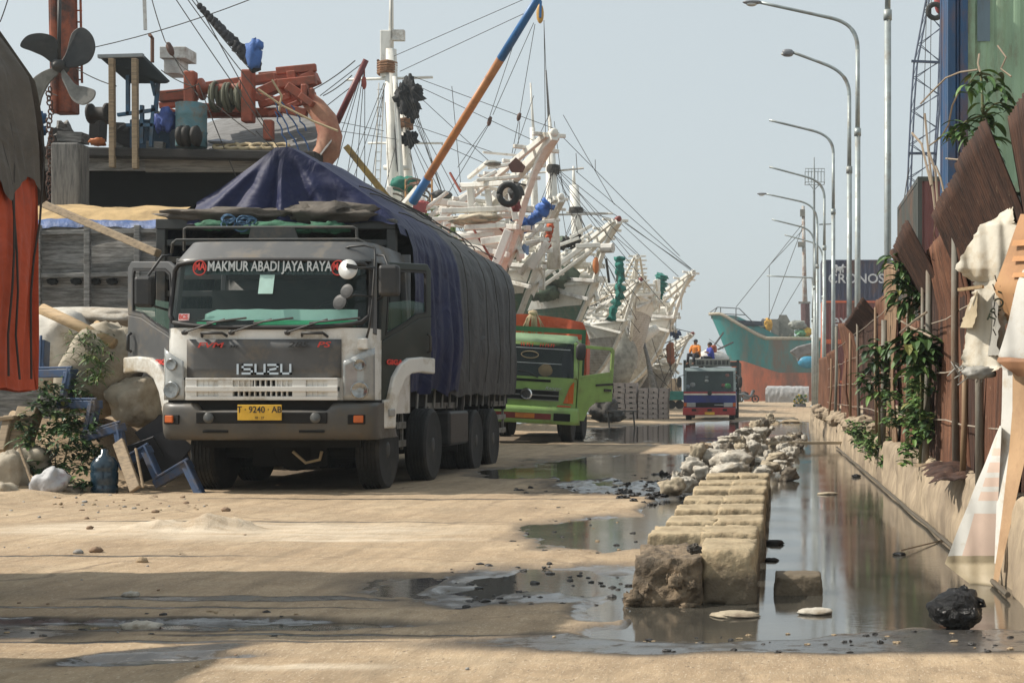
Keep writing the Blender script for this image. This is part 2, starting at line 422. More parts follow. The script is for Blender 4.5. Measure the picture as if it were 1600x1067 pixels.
# concrete kerb blocks between road and ditch
BLK = mat('kerb_block', (.41,.325,.205), .85, var=.22, scale=5, dirt=(.25,.185,.11), damt=.45, dscale=4., bump=.8, bscale=22, bdist=.02)
def tide_shade(m, zh=.12):  # wet foot, plus shade painted on the lower faces
    t = m.node_tree; b_ = t.nodes['Principled BSDF']; src = b_.inputs['Base Color'].links[0].from_socket
    g = t.nodes.new('ShaderNodeNewGeometry'); sp_ = t.nodes.new('ShaderNodeSeparateXYZ'); t.links.new(g.outputs['Position'], sp_.inputs[0])
    n_ = t.nodes.new('ShaderNodeTexNoise'); n_.inputs['Scale'].default_value = 7; n_.inputs['Detail'].default_value = 7; t.links.new(g.outputs['Position'], n_.inputs['Vector'])
    a_ = t.nodes.new('ShaderNodeMath'); a_.operation = 'MULTIPLY_ADD'; t.links.new(n_.outputs['Fac'], a_.inputs[0]); a_.inputs[1].default_value = -.22; t.links.new(sp_.outputs['Z'], a_.inputs[2])
    r_ = t.nodes.new('ShaderNodeMapRange'); r_.inputs['From Min'].default_value = zh-.11; r_.inputs['From Max'].default_value = zh-.05; r_.inputs['To Min'].default_value = .75; r_.inputs['To Max'].default_value = 0.; t.links.new(a_.outputs[0], r_.inputs['Value'])
    x_ = t.nodes.new('ShaderNodeMix'); x_.data_type = 'RGBA'; t.links.new(r_.outputs[0], x_.inputs[0]); t.links.new(src, x_.inputs[6]); x_.inputs[7].default_value = (.06,.047,.035,1); t.links.new(x_.outputs[2], b_.inputs['Base Color'])
tide_shade(BLK, .15)  # raised so the front faces are painted darker than the lit tops
BRK = mat('broken_block_core', (.235,.175,.115), .95, var=.5, scale=9, dirt=(.09,.07,.05), damt=.55, dscale=4, bump=1., bscale=15, bdist=.05)
def block(xc, yc, w, l, h, seed, ragged=0.0):
    b = MB()
    def f(u, v):
        th = 2*math.pi*u; ph = math.pi*(v*.996+.002)
        d = V((math.sin(ph)*math.cos(th), math.sin(ph)*math.sin(th), math.cos(ph)))
        m = max(abs(d.x), abs(d.y), abs(d.z)); c = d/m                      # cube
        p = c.lerp(d*1.35, .09)
        p = V((max(-1,min(1,p.x)), max(-1,min(1,p.y)), max(-1,min(1,p.z))))
        q = V((p.x*w/2, p.y*l/2, p.z*h/2))
        if p.z > 0: q.x *= 1-.05*p.z; q.y *= 1-.04*p.z
        e = sorted((abs(p.x), abs(p.y), abs(p.z)))[1]                        # close to an edge?
        chip = max(0, fbm(q.x*5+seed, q.y*5+3, q.z*5, 4)-.05)*.22*max(0, (e-.72)/.28)
        k = .028*fbm(q.x*4+seed, q.y*4, q.z*4, 5)+.02*fbm(q.x*14+seed, q.y*14, q.z*14, 3)+ragged*fbm(q.x*7+seed, q.y*7, q.z*7, 5)-chip
        return V((xc, yc, h/2-.03))+V((q.x*(1+k*1.1), q.y*(1+k*.8), q.z*(1+k)))
    b.surf(f, 96, 48, cu=True, flip=True); return b
bl_y = [8.0, 8.98, 9.95, 10.95, 12.0, 13.15, 14.3, 15.6]
ords = ['first', 'second', 'third', 'fourth', 'fifth', 'sixth', 'seventh', 'eighth']
for k, y0 in enumerate(bl_y):
    h = .33+.02*nz(k*3.3); 
    if k == 0:
        tgb = thing('kerb_block', (-.44, y0+.4, 0), 'nearest kerb block with a broken rubbly left half and smooth right half', 'kerb block', 'concrete kerb blocks in a row')
        block(-.27, y0+.4, .34, .72, .34, 1.0).build('smooth_end', BLK, tgb, smooth=True)
        bb = block(-.61, y0+.38, .40, .84, .30, 5.0, .14); bb.build('broken_end', BRK, tgb, smooth=True)
        bb = MB()
        for j in range(26):
            bb.blob((rnd(-.85,-.42), y0+rnd(-.1,.1), rnd(0,.16)), (rnd(.015,.05),rnd(.015,.05),rnd(.015,.04)), .9, 2.5, j*3., 12, 9)
        bb.build('crumbled_lumps', BRK, tgb, smooth=True)
    else:
        tgb = thing('kerb_block', (-.44, y0+.4, 0), '%s kerb block counting back from the broken one'%ords[k], 'kerb block', 'concrete kerb blocks in a row')
        off = .03*nz(k*1.7)+.006*k
        block(-.285+off, y0+.35, .385, .60, h, 10.+k).build('half_block', BLK, tgb, smooth=True)
        block(-.622+off, y0+.352, .385, .595, h-.006, 20.+k).build('half_block', BLK, tgb, smooth=True)
bb = MB(); bb.blob(G(1083, 866, .32)+V((0,.12,.02)), (.04,.05,.03), .5, 2, 3., 12, 8)
bb.build('dark_stone', mat('dark_stone', (.06,.05,.04), .8, bump=.5), label='small dark lump sitting on top of the nearest kerb block', cat='stone')
bb = block(.145, 8.5, .29, .24, .15, 40., .03); bb.build('block_fragment', BLK, smooth=True, label='broken flat piece of concrete block lying in the ditch water by the nearest kerb block', cat='concrete block')
def soil_z(x, yy):
    ii = np.clip(np.searchsorted(ys, yy), 1, ny-1); jj = np.clip(np.searchsorted(xs, x), 1, nx-1)
    return float(Z[ii, jj])
# ------------------------------------------------------------------ trucks
WHITE = mat('cream_white_paint', (.70,.69,.65), .38, var=.08, dirt=(.36,.29,.19), damt=.34, dscale=1.6, coat=.2)
GREYP = mat('warm_grey_paint', (.085,.085,.085), .42, var=.12, dirt=(.17,.14,.105), damt=.35, dscale=2.)
BUMP = mat('bumper_grey', (.075,.072,.066), .42, var=.15, dirt=(.11,.09,.065), damt=.42, dscale=2.2)
DGREEN = mat('dark_green_paint', (.018,.026,.02), .4, var=.15, dirt=(.06,.055,.045), damt=.38, dscale=1.8)
DGREY = mat('dark_frame_steel', (.045,.047,.045), .6, var=.2, dirt=(.12,.095,.07), damt=.4)
BPLAS = mat('black_plastic', (.022,.022,.022), .5, var=.2, dirt=(.07,.06,.05), damt=.35)
RUB = mat('window_rubber', (.02,.018,.018), .6)
LENS = mat('lamp_lens', (.36,.37,.36), .08, .1, .1, scale=12, coat=.6)
AMBER = mat('amber_lens', (.55,.12,.02), .25)
REDT = mat('red_lettering', (.62,.05,.035), .5)
GREYT = mat('silver_lettering', (.42,.44,.44), .5)
BLKT = mat('black_lettering', (.02,.02,.02), .5)
YEL = mat('plate_yellow', (.72,.43,.04), .5, dirt=(.4,.25,.06), damt=.3)
t = NT('windscreen_glass'); t.set(Base_Color=(.03,.055,.052), Roughness=.03, Specular_IOR_Level=.9, Alpha=.25); WSCR = t.m
t = NT('door_glass'); t.set(Base_Color=(.05,.12,.085), Roughness=.05, Specular_IOR_Level=.7, Alpha=.5); DGLASS = t.m
def wheel(root, x, y, z, r, w, side=1, dual=False, name='wheel', rimc=None):
    """axle along X; side=+1 outer face towards +X"""
    b = MB(); prof = []
    hw = w/2
    prof = [(r*.56,-hw*.9),(r*.9,-hw),(r*.975,-hw*.86),(r*1.0,-hw*.7)]
    for k in range(5):
        c = -hw*.62+k*hw*.31
        prof += [(r,c-hw*.11),(r,c+hw*.06),(r*.972,c+hw*.07),(r*.972,c+hw*.18)]
    prof += [(r,hw*.78),(r*.975,hw*.86),(r*.9,hw),(r*.56,hw*.9)]
    b.lathe((x,y,z), (1,0,0), prof, 36)
    o = b.build(name, BLACK, root, smooth=False)
    b = MB(); b.lathe((x+side*hw*.55,y,z), (side,0,0), [(r*.57,0),(r*.57,hw*.3),(r*.5,hw*.28),(r*.42,-hw*.1),(r*.22,-hw*.1),(r*.2,hw*.35),(r*.12,hw*.4)], 24)
    b.build('rim', rimc or DGREY, o, smooth=True)
    return o
def tarpmat(name, col, rough=.55, var=.2, dirt=None, damt=.4):
    t = NT(name); vec = t.coord()
    f = t.noise(vec, 1.7, 8, .7); g = t.noise(vec, 6, 9, .75)
    c = t.ramp(f, [(.25, tuple(q*(1-var*1.5) for q in col)), (.5, col), (.75, tuple(q*(1+var) for q in col))])
    if dirt: c = t.mix(t.ramp(g, [(.6-damt*.2, 0.), (.8, .75)]), c, dirt)
    n = t.n.new('ShaderNodeTexNoise'); n.inputs['Scale'].default_value = 2.2; n.inputs['Detail'].default_value = 7; n.inputs['Distortion'].default_value = 1.2
    t.link(vec, n.inputs['Vector'])
    t.set(Base_Color=c, Roughness=rough)
    t.set(Specular_IOR_Level=.3); t.bump(n.outputs['Fac'], .8, .07); return t.m
T_NAVY = tarpmat('navy_tarp', (.006,.010,.052), .6, .3, (.05,.05,.09), .4)
T_GREY = tarpmat('charcoal_tarp', (.05,.05,.051), .6, .25, (.12,.11,.10), .5)
T_ORNG = tarpmat('orange_tarp', (.62,.11,.045), .55, .2, (.35,.10,.05), .3)
T_RED = tarpmat('faded_red_tarp', (.46,.075,.03), .65, .25, (.26,.06,.035), .45)
T_BROWN = tarpmat('old_grey_tarp', (.105,.09,.075), .75, .25, (.17,.14,.11), .5)
# ======== big grey and white truck
d0 = 16.5; s = d0/F
XC = P(417,0,d0).x
TR = thing('cargo_truck', (XC, d0+4, 0), 'large grey and cream cargo truck, both cab doors open, navy and charcoal tarpaulin on top', 'truck')
def Q(px, py, dd=0.): return P(px, py, d0)+V((0, dd, 0))
def zz(py): return P(0, py, d0).z
hwf = 1.22
# cab shell: plan outline per level, rounded front corners
def cab_pt(u, z, grow=0., back=1.75):
    """u 0..1 runs left-back, front, right-back"""
    lean = max(0, z-1.95)*.17+max(0, z-2.78)*.9
    narrow = max(0, z-1.95)*.04+max(0, z-2.8)*.35
    w = hwf-narrow+grow; rc = .22; y0 = d0+lean-grow
    pts = [(-w, d0+back)]
    for k in range(7):
        a = math.pi-k*math.pi/12; pts.append((-w+rc+rc*math.cos(a), y0+rc-rc*math.sin(a)))
    for k in range(1,10): 
        xx = -w+rc+(2*w-2*rc)*k/10; pts.append((xx, y0-.05*(1-(xx/w)**2)))
    for k in range(7):
        a = math.pi/2-k*math.pi/12; pts.append((w-rc+rc*math.cos(a), y0+rc-rc*math.sin(a)))
    pts.append((w, d0+back))
    L = [0]
    for a, c in zip(pts, pts[1:]): L.append(L[-1]+math.dist(a, c))
    q = u*L[-1]; j = 0
    while j < len(pts)-2 and L[j+1] < q: j += 1
    f = (q-L[j])/(L[j+1]-L[j]); f = min(max(f,0),1)
    return V((XC+pts[j][0]*(1-f)+pts[j+1][0]*f, pts[j][1]*(1-f)+pts[j+1][1]*f, z))
# parameter u on the front for a given x offset
def u_of_x(x, z):
    lo, hi = 0., 1.
    for _ in range(40):
        m = (lo+hi)/2
        if cab_pt(m, z).x-XC < x: lo = m
        else: hi = m
    return lo
def front_patch(b, x0, x1, z0, z1, grow, nu=16, nv=4, x0t=None, x1t=None):
    x0t = x0 if x0t is None else x0t; x1t = x1 if x1t is None else x1t
    def f(u, v):
        z = z0+(z1-z0)*v; a = x0+(x0t-x0)*v; c = x1+(x1t-x1)*v
        return cab_pt(u_of_x(a+(c-a)*u, z), z, grow)
    b.surf(f, nu, nv, flip=True)
b = MB()
lv = [.95, 1.1, 1.84, 1.95]
b.surf(lambda u, v: cab_pt(u, .95+1.02*v), 40, 6, flip=True)
b.mi = 1
b.surf(lambda u, v: cab_pt(u, 2.77+.02*v), 40, 2, flip=True)
b.surf(lambda u, v: cab_pt(u, [2.77,2.86,2.95,3.0,3.02][int(round(v*4))]), 40, 5, flip=True)
b.add([cab_pt(k/39, 3.02) for k in range(40)], [tuple(range(40))])
b.bx(XC-hwf, XC+hwf, d0+1.75, d0+1.80, .95, 3.0)
b.build('cab', [WHITE, GREYP], TR, smooth=True)
for sx in (-1, 1):
    for xo, dy in ((1.185,.20),(1.19,1.72)):
        b = MB(); b.bar((XC+sx*xo, d0+dy, 1.9), (XC+sx*(xo-.04), d0+dy+(.14 if dy < 1 else 0), 2.8), .07, .12)
        b.build('pillar', GREYP, TR, bev=.01)
b = MB(); b.bx(XC-hwf+.03, XC+hwf-.03, d0+.25, d0+1.74, .97, 1.5); b.bx(XC-hwf+.1, XC+hwf-.1, d0+1.2, d0+1.72, 1.5, 2.5)
b.build('seat_bench', mat('cab_interior', (.03,.035,.033), .8), TR)
b = MB(); b.bx(XC-1.08, XC+1.08, d0+.16, d0+.6, 1.6, 1.98); b.build('dashboard', mat('cab_dash', (.028,.034,.032), .7), TR, bev=.03)
MINT = mat('mint_cover', (.45,.85,.72), .6, var=.06); BGRN = mat('green_cover', (.04,.6,.26), .6, var=.2)
def inscreen(x, z): p = cab_pt(u_of_x(x, z), z, -.03); p.y += .02; return p
b = MB(); b.surf(lambda u, v: inscreen(-.86+1.92*u+.18*v*(u<.05), 2.06+.13*v*min(1,(u+.02)*7)+.01*nz(u*9)), 40, 4)
b.build('dash_cover', MINT, TR, smooth=True)
b = MB(); b.surf(lambda u, v: inscreen(-.16+1.2*u, 1.99+.07*v), 24, 3); b.surf(lambda u, v: inscreen(-.86+.24*u, 1.99+.05*v), 8, 2)
b.build('dash_cover', BGRN, TR, smooth=True)
# steering wheel
b = MB(); b.tube([V((XC+.55+.23*math.cos(a), d0+.62+.1*math.sin(a), 2.12+.2*math.sin(a))) for a in [k*math.pi/10 for k in range(21)]], .016, 6); b.line((XC+.55,d0+.62,2.12),(XC+.55,d0+.4,1.9),.03)
b.build('steering_wheel', BPLAS, TR, smooth=True)
b = MB(); front_patch(b, -1.15, 1.15, 1.985, 2.77, .004, 28, 8, -1.10, 1.10)
ws = b.build('windscreen', WSCR, TR, smooth=True)
b = MB()   # rubber surround
ol = [(-1.17,1.99),(-1.19,2.08),(-1.155,2.70),(-1.10,2.775)]
path = []
for k in range(21): x = -1.10+2.2*k/20; path.append(cab_pt(u_of_x(x, 1.975), 1.975+.06*abs(x/1.1)**4, .012))
for z in (2.12,2.3,2.5,2.66): path.append(cab_pt(u_of_x(1.165, z), z, .012))
for k in range(21): x = 1.08-2.16*k/20; path.append(cab_pt(u_of_x(x, 2.775), 2.775-.05*abs(x/1.1)**4, .012))
for z in (2.66,2.5,2.3,2.12): path.append(cab_pt(u_of_x(-1.165, z), z, .012))
path.append(path[0]); b.tube(path, .028, 8)
b.build('windscreen_seal', RUB, TR, smooth=True)
b = MB(); front_patch(b, -1.03, 1.06, 2.60, 2.755, -.012, 24, 3); b.build('sun_strip', mat('sun_strip_film', (.02,.05,.045), .3), ws)
ty = d0+.115-.05
for bod, px, sz, m_, sxx in (('MAKMUR ABADI JAYA RAYA', 419, .165, GREYT, .70), ('MA', 309, .125, REDT, .7), ('MA', 526, .125, REDT, .7)):
    text(bod, 'lettering', (P(px,0,d0).x, ty-(.012 if 350<px<480 else 0.0)-.01, zz(417)+.005), sz, m_, ws, (R(83),0,0), .003, sxx, .003)
for px in (309, 526):
    b = MB(); cx = P(px,0,d0).x
    b.tube([V((cx+.075*math.cos(a), ty-.012+.01*math.sin(a), zz(418)+.085*math.sin(a))) for a in [k*math.pi/12 for k in range(25)]], .008, 5); b.build('round_emblem', REDT, ws)
b = MB(); b.add([Q(403,459,-.0),Q(426,459,-.0),Q(427,429,.05),Q(404,429,.05)], [(0,1,2,3)]); b.build('paper_notice', mat('mint_paper', (.42,.62,.56), .7), ws)
b = MB(); b.add([Q(278,501,.01),Q(296,501,-.01),Q(296,490,.005),Q(278,490,.025)], [(0,1,2,3)]); st = b.build('sticker', mat('sticker_pink', (.6,.42,.42), .6), ws)
text('BCS', 'lettering', Q(287,495.5,-.012), .075, REDT, ws, (R(85),0,0), .002, .8, .003)
BOWL = mat('lamp_bowl_glass', (.30,.30,.29), .15, .8, .3, 14)
# front panel, grille, corner trims
b = MB(); front_patch(b, -.915, .875, 1.385, 1.835, .014, 20, 5); b.build('front_panel', GREYP, TR, smooth=True, solid=.012)
def seglet(lets, x0, yy, zc, w, h, gap, th, m_, name='badge'):
    """squared badge letters from short bars; each letter is a list of strokes in a 0..1 box"""
    S_ = {'I':[((.5,0),(.5,1))],'S':[((1,1),(0,1)),((0,1),(0,.5)),((0,.5),(1,.5)),((1,.5),(1,0)),((1,0),(0,0))],'U':[((0,1),(0,0)),((0,0),(1,0)),((1,0),(1,1))],'Z':[((0,1),(1,1)),((1,1),(1,.58)),((1,.58),(0,.42)),((0,.42),(0,0)),((0,0),(1,0))]}
    b = MB(); x = x0
    for ch in lets:
        ww = w*(.25 if ch == 'I' else 1)
        for (a, c) in S_[ch]:
            p, q = V((x+a[0]*ww,yy,zc+(a[1]-.5)*h)), V((x+c[0]*ww,yy,zc+(c[1]-.5)*h)); e = (q-p).normalized()*th*.5
            b.bar(p-e, q+e, .02, th, up=(0,0,1)) if abs(p.z-q.z) < 1e-6 else b.bar(p-e, q+e, th, .02, up=(0,1,0))
        x += ww+gap
    return b.build(name, m_, TR)
seglet('ISUZU', P(375,0,d0).x, d0-.098, zz(577), .105, .10, .045, .024, CHROME)
text('FVM', 'badge', (P(333,0,d0).x, d0-.10, zz(540)), .085, REDT, TR, ext=.003, sx=1.9, bold=.0015, shear=.25)
text('34T', 'badge', (P(370,0,d0).x, d0-.10, zz(542)), .04, BLKT, TR, ext=.003, sx=1.6, bold=.002, shear=.3)
text('285', 'badge', (P(470,0,d0).x, d0-.105, zz(539)), .09, BLKT, TR, ext=.003, sx=1.75, bold=.0015, shear=.25)
text('PS', 'badge', (P(509,0,d0).x, d0-.10, zz(539)), .09, REDT, TR, ext=.003, sx=1.75, bold=.0015, shear=.25)
b = MB()
yg = d0-.135
z0, z1 = 1.125, 1.385; zm = 1.255
b.bx(XC-.90, XC+.87, yg, yg+.09, z0, z0+.045); b.bx(XC-.90, XC+.87, yg, yg+.09, z1-.028, z1-.002); b.bx(XC-.90,XC+.87,yg-.012,yg+.09,zm-.03,zm+.03)
for x0, x1 in ((-.90,-.77),(-.52,-.35),(.34,.50),(.75,.87)):
    b.bx(XC+x0, XC+x1, yg+.004, yg+.085, z0+.045, z1-.028)
for x0, x1 in ((-.77,-.52),(.50,.75)):
    b.bx(XC+x0, XC+x1, yg+.03, yg+.08, z0+.045, z1-.028)
    for k in range(1,4): b.bx(XC+x0+(x1-x0)*k/4-.006, XC+x0+(x1-x0)*k/4+.006, yg+.018, yg+.034, z0+.045, z1-.028)
for k in range(1,11): b.bx(XC-.35+.69*k/11-.008, XC-.35+.69*k/11+.008, yg+.01, yg+.06, z0+.045, z1-.028)
for x0, x1 in ((-.35,-.13),(.13,.34)): b.bx(XC+x0, XC+x1, yg+.035, yg+.05, zm+.03, z1-.028)
g_ = b.build('grille', WHITE, TR, bev=.006)
b = MB(); b.bx(XC-.6, XC+.6, yg+.058, yg+.07, z0+.02, z1-.02); b.build('grille_backing', DARK, g_)
for sx in (-1, 1):
    b = MB()
    xi = (-.915 if sx < 0 else .875)
    # headlamp: slanted top
    def hl(grow):
        out = []
        xo = sx*1.205
        for (x, z) in ((xi+sx*.015,1.125),(xo,1.125),(xo,1.74),(xi+sx*.015,1.575)):
            out.append(cab_pt(u_of_x(x, min(z,1.9)), z, grow))
        return out
    def f(u, v):
        xo = sx*1.2; x = (xi+sx*.012)*(1-u)+xo*u; zt = 1.575*(1-u)+1.74*u; z = 1.125+(zt-1.125)*v
        return cab_pt(u_of_x(x, z), z, .04)
    b.surf(f, 12, 8, flip=sx > 0)
    h = b.build('headlight', LENS, TR, smooth=True, solid=.01)
    for zc, rr in ((1.24,.09),(1.54,.062)):
        b = MB(); c = cab_pt(u_of_x(sx*1.06, zc), zc, .055)
        b.lathe(c, (sx*.25,-1,0), [(rr*1.15,-.01),(rr*1.12,.006),(rr*.95,.004),(rr*.6,-.004),(rr*.2,-.003)], 24)
        b.build('lamp_bowl', BOWL, h, smooth=True)
    b = MB(); c0 = cab_pt(u_of_x(xi+sx*.012, 1.375), 1.375, .03); c1 = cab_pt(u_of_x(sx*1.2,1.375),1.375,.03); b.tube([c0, c0.lerp(c1,.5)+V((0,-.03,0)), c1], .014, 6)
    b.build('lamp_divider', BPLAS, h)
b = MB(); b.surf(lambda u, v: cab_pt(.17+u*.66, .97+.155*v, .012), 40, 3, flip=True); b.build('gap_shadow_panel', DARK, TR)
# bumper
b = MB()
def bump(u, v):
    prof = [(.665,.10),(.68,.02),(.74,-.03),(.84,-.05),(1.0,-.05),(1.07,-.03),(1.09,.05)]
    k = v*(len(prof)-1); j = min(int(k), len(prof)-2); fr = k-j
    z = prof[j][0]*(1-fr)+prof[j+1][0]*fr; dy = prof[j][1]*(1-fr)+prof[j+1][1]*fr
    p = cab_pt(.13+u*.74, 1.0, .01)
    x = p.x-XC
    if z > 1.0: z -= .10*max(0, min(1, (.78-abs(x))/.06))*(z-1.0)/.09
    return V((p.x*1.0+.02*(1 if x > 0 else -1), p.y+dy-.03, z))
b.surf(bump, 70, 15, flip=True)
bp = b.build('bumper', BUMP, TR, smooth=True, solid=.02)
b = MB(); yb = d0-.155
b.bx(XC-.77, XC+.75, yb, yb+.03, .855, .985); b.bx(XC-.7, XC-.4, yb+.01, yb+.03, .745, .775); b.bx(XC+.42, XC+.72, yb+.01, yb+.03, .745, .775)
for sx in (-1,1): 
    c = cab_pt(u_of_x(sx*1.02,.9), .90, .075); b.box(c, (.20,.06,.11), Matrix.Rotation(sx*.25,3,'Z'))
b.build('bumper_opening', DARK, bp, bev=.01)
for sx in (-1,1):
    c = cab_pt(u_of_x(sx*1.03,.9), .905, .10); b = MB(); b.box(c, (.11,.03,.085), Matrix.Rotation(sx*.3,3,'Z')); b.build('turn_lamp', AMBER, bp, bev=.01)
    b = MB(); b.lathe((XC+sx*.62,yb-.002,.92), (0,-1,0), [(.065,0),(.06,.012),(.0,.004)], 20); b.build('fog_lamp', mat('dull_lens', (.07,.07,.065), .25), bp, smooth=True)
pl = MB(); pc = Q(415.5,644,-.2); pl.box(pc, (.51,.016,.18)); pl = pl.build('number_plate', YEL, TR, bev=.004)
text('T · 9240 · AB', 'lettering', pc+V((-.0,-.012,.03)), .105, BLKT, pl, ext=.002, sx=.9, bold=.001)
text('10 · 27', 'lettering', pc+V((0,-.012,-.062)), .04, BLKT, pl, ext=.002)
# wipers, grab handles, small fittings
for px in (292, 365, 452):
    b = MB(); p0 = Q(px,520,-.07); p1 = Q(px+62,499,.0)-V((0,.05,0)); p2 = Q(px+34,505,-.055); p3 = Q(px+(112 if px>400 else 95),497,-.02)-V((0,.02,0))
    b.lathe(p0+V((0,.03,0)), (0,-1,0), [(.03,0),(.03,.05),(.015,.06)], 12); b.tube([p0-V((0,.02,0)), p0.lerp(p1,.5)-V((0,.02,0)), p1], .011, 6); b.tube([p2, p2.lerp(p3,.5)-V((0,.02,0)), p3], .013, 6)
    b.build('wiper', BPLAS, TR)
for px in (317, 473):
    b = MB(); b.tube([Q(px,526,-.02), Q(px+3,521,-.10), Q(px+36,521,-.11), Q(px+40,526,-.02)], .017, 8); b.build('grab_handle', BPLAS, TR, smooth=True)
b = MB(); b.box(Q(567,537,-.0)+V((0,.02,0)), (.12,.1,.13)); b.build('mirror_bracket', WHITE, TR, bev=.015)
b = MB()
b.tube([Q(570,530,.06), Q(577,512,.0), Q(581,480,.0), Q(579,400,.2), Q(576,384,.25), Q(560,380,.25), Q(535,382,.28), Q(520,386,.33)], .014, 8)
b.tube([Q(581,417,.1), Q(560,421,-.16)], .016, 6); b.tube([Q(581,463,.05), Q(560,462,-.13), Q(545,470,-.2)], .014, 6)
b.build('mirror_arm', BPLAS, TR, smooth=True)
b = MB(); b.lathe(Q(551,423,-.18), (-.15,-1,.12), [(.0,-.035),(.07,-.028),(.11,-.008),(.118,0),(.112,.008),(0,.02)], 28); b.build('round_mirror', mat('mirror_white', (.55,.55,.53), .35), TR, smooth=True)
b = MB(); b.box(Q(558,419,-.2), (.13,.02,.05), Matrix.Rotation(.2,3,'Y')); b.build('mirror_clamp', BPLAS, TR)
for (px, py, r) in ((550,457,.085),(539,474,.09)):
    b = MB(); b.lathe(Q(px,py,-.2), (-.35,-1,.25), [(.0,-.035),(r*.7,-.03),(r,-.008),(r,.004),(r*.6,.010),(0,.012)], 24); b.build('round_mirror', BPLAS, TR)
# open doors
def door(hx, hy, ang, sx):
    """hinge at hx,hy; sx=+1 viewer's right; ang = opening from closed"""
    W = 1.06
    dirv = V((sx*math.sin(ang), math.cos(ang), 0)); nrm = V((sx*math.cos(ang), -math.sin(ang), 0))   # outward
    def m(u, z, o=0.): return V((hx,hy,0))+dirv*u+nrm*o+V((0,0,z))
    dn = -nrm*.05
    col = DGREEN if sx > 0 else GREYP
    b = MB()
    arch = [(.06,.98),(.06,1.02),(.14,1.07),(.24,1.25),(.36,1.42),(.52,1.52),(.75,1.55),(1.04,1.55)]
    low = [(0,.95),(0.06,.95)]+arch[1:]+[(W,1.55),(W,2.18),(.78,2.14),(.5,2.02),(.25,1.92),(0.02,1.83)]
    b.prism([m(u,z) for u,z in low], dn)
    o = [(0,1.83),(.25,1.92),(.5,2.02),(.78,2.14),(W,2.18),(W,2.76),(.98,2.84),(.2,2.80),(.06,2.72)]
    i = [(.1,1.90),(.27,1.97),(.5,2.06),(.76,2.19),(W-.1,2.22),(W-.1,2.68),(.94,2.745),(.26,2.71),(.16,2.65)]
    b.ring([m(u,z) for u,z in o], [m(u,z) for u,z in i], dn)
    D = b.build('door', col, TR, bev=.012)
    b = MB(); b.ring([m(u,z,.004) for u,z in [(q[0],q[1]) for q in i]], [m(u+(0.5-u)*.05, z+(2.35-z)*.07,.004) for u,z in i], -nrm*.03); b.build('window_seal', RUB, D)
    b = MB(); b.add([m(u,z,-.02) for u,z in ((.1,1.90),(.27,1.97),(.5,2.06),(.76,2.19),(W-.1,2.22),(W-.1,2.34),(.6,2.36),(.14,2.3))], [tuple(range(8))]); b.build('window', DGLASS, D)
    b = MB()
    fo = [(0,.92),(.0,1.14),(.1,1.15),(.2,1.42),(.34,1.58),(.52,1.66),(.8,1.68),(W+.02,1.67)]; fi = [(.24,.80),(.245,.92),(.26,1.04),(.33,1.24),(.44,1.40),(.58,1.47),(.8,1.49),(W+.02,1.47)]
    fo[0] = (0,.80)
    b.prism([m(u,z-.02,.05) for u,z in fo+fi[::-1]], -nrm*.13)
    fd = b.build('fender', WHITE, D, bev=.02)
    b = MB(); b.box(m(.13,.97,.06), (.12,.03,.09), Matrix.Rotation(math.atan2(nrm.x,-nrm.y),3,'Z')); b.build('side_lamp', LENS, fd, bev=.01)
    b = MB(); b.tube([m(.95,1.72,.02), m(.95,1.74,.06), m(.95,1.92,.06), m(.95,1.95,.02)], .02, 8); b.build('door_handle', BPLAS, D, smooth=True)
    rz = math.atan2(nrm.x, -nrm.y)
    text('GIGA', 'badge', m(.26 if sx > 0 else .3,1.5+.08,.012), .085, REDT, D, (R(90),0,rz), .003, 1.6, .004)
    return m
door(XC+hwf, d0+.42, R(20), 1)
door(XC-hwf, d0+.42, R(56), -1)
# box mirrors
for px0, px1, py0, py1, dd in ((203,232,430,479,.15),(589,621,413,462,.1)):
    b = MB(); c = Q((px0+px1)/2,(py0+py1)/2,dd); b.box(c, ((px1-px0)*s,.14,(py1-py0)*s)); o = b.build('side_mirror', BPLAS, TR, bev=.04)
    sg = -1 if px0 < 400 else 1
    b = MB(); b.tube([Q(417+sg*163,395,.25), Q(417+sg*(178 if sg>0 else 172),398,.15), Q((px0+px1)/2,py0+6,dd), Q((px0+px1)/2,py1-6,dd), Q(417+sg*166,py1+4,.2)], .015, 6); b.build('mirror_stay', BPLAS, o, smooth=True)
# roof rack and headboard
b = MB(); dk = 1.3
def Qd(px, py, dd): return P(px, py, d0+dd)
b.tube([Qd(268,395,1.2),Qd(270,380,1.1),Qd(276,375,1.1),Qd(560,374,1.1),Qd(572,380,1.1),Qd(575,397,1.2)], .018, 8)
b.tube([Qd(288,376,1.2),Qd(288,358,1.2),Qd(292,356,1.2),Qd(552,355,1.2),Qd(557,358,1.2),Qd(558,376,1.2)], .02, 8)
b.tube([Qd(268,384,1.2),Qd(268,380,2.),Qd(572,380,2.),Qd(572,384,1.2)], .015, 8)
for px in (288,557): b.line(Qd(px,376,1.2), Qd(px,392,1.25), .02)
b.prism([Qd(388,373,1.18),Qd(466,373,1.18),Qd(460,356,1.18),Qd(392,356,1.18)], V((0,.03,0)))
b.build('roof_rack', DGREY, TR, smooth=False)
dh = 18.2
XL, XR = P(246,0,dh).x, P(620,0,dh).x
BC = (XL+XR)/2
b = MB()
zt = P(0,343,dh).z
b.bx(XL, XR, dh-.06, dh+.06, zt-.13, zt); b.bx(XL, XL+.12, dh-.05, dh+.05, 1.1, zt-.13); b.bx(XR-.12, XR, dh-.05, dh+.05, 1.1, zt-.13)
b.bx(XL+.12, XR-.12, dh+.02, dh+.06, 1.1, 2.3)
for k in range(4): b.bx(XL+.12, XR-.12, dh-.02, dh+.015, 2.45+k*.22, 2.53+k*.22)
b.build('headboard', DGREY, TR, bev=.01)
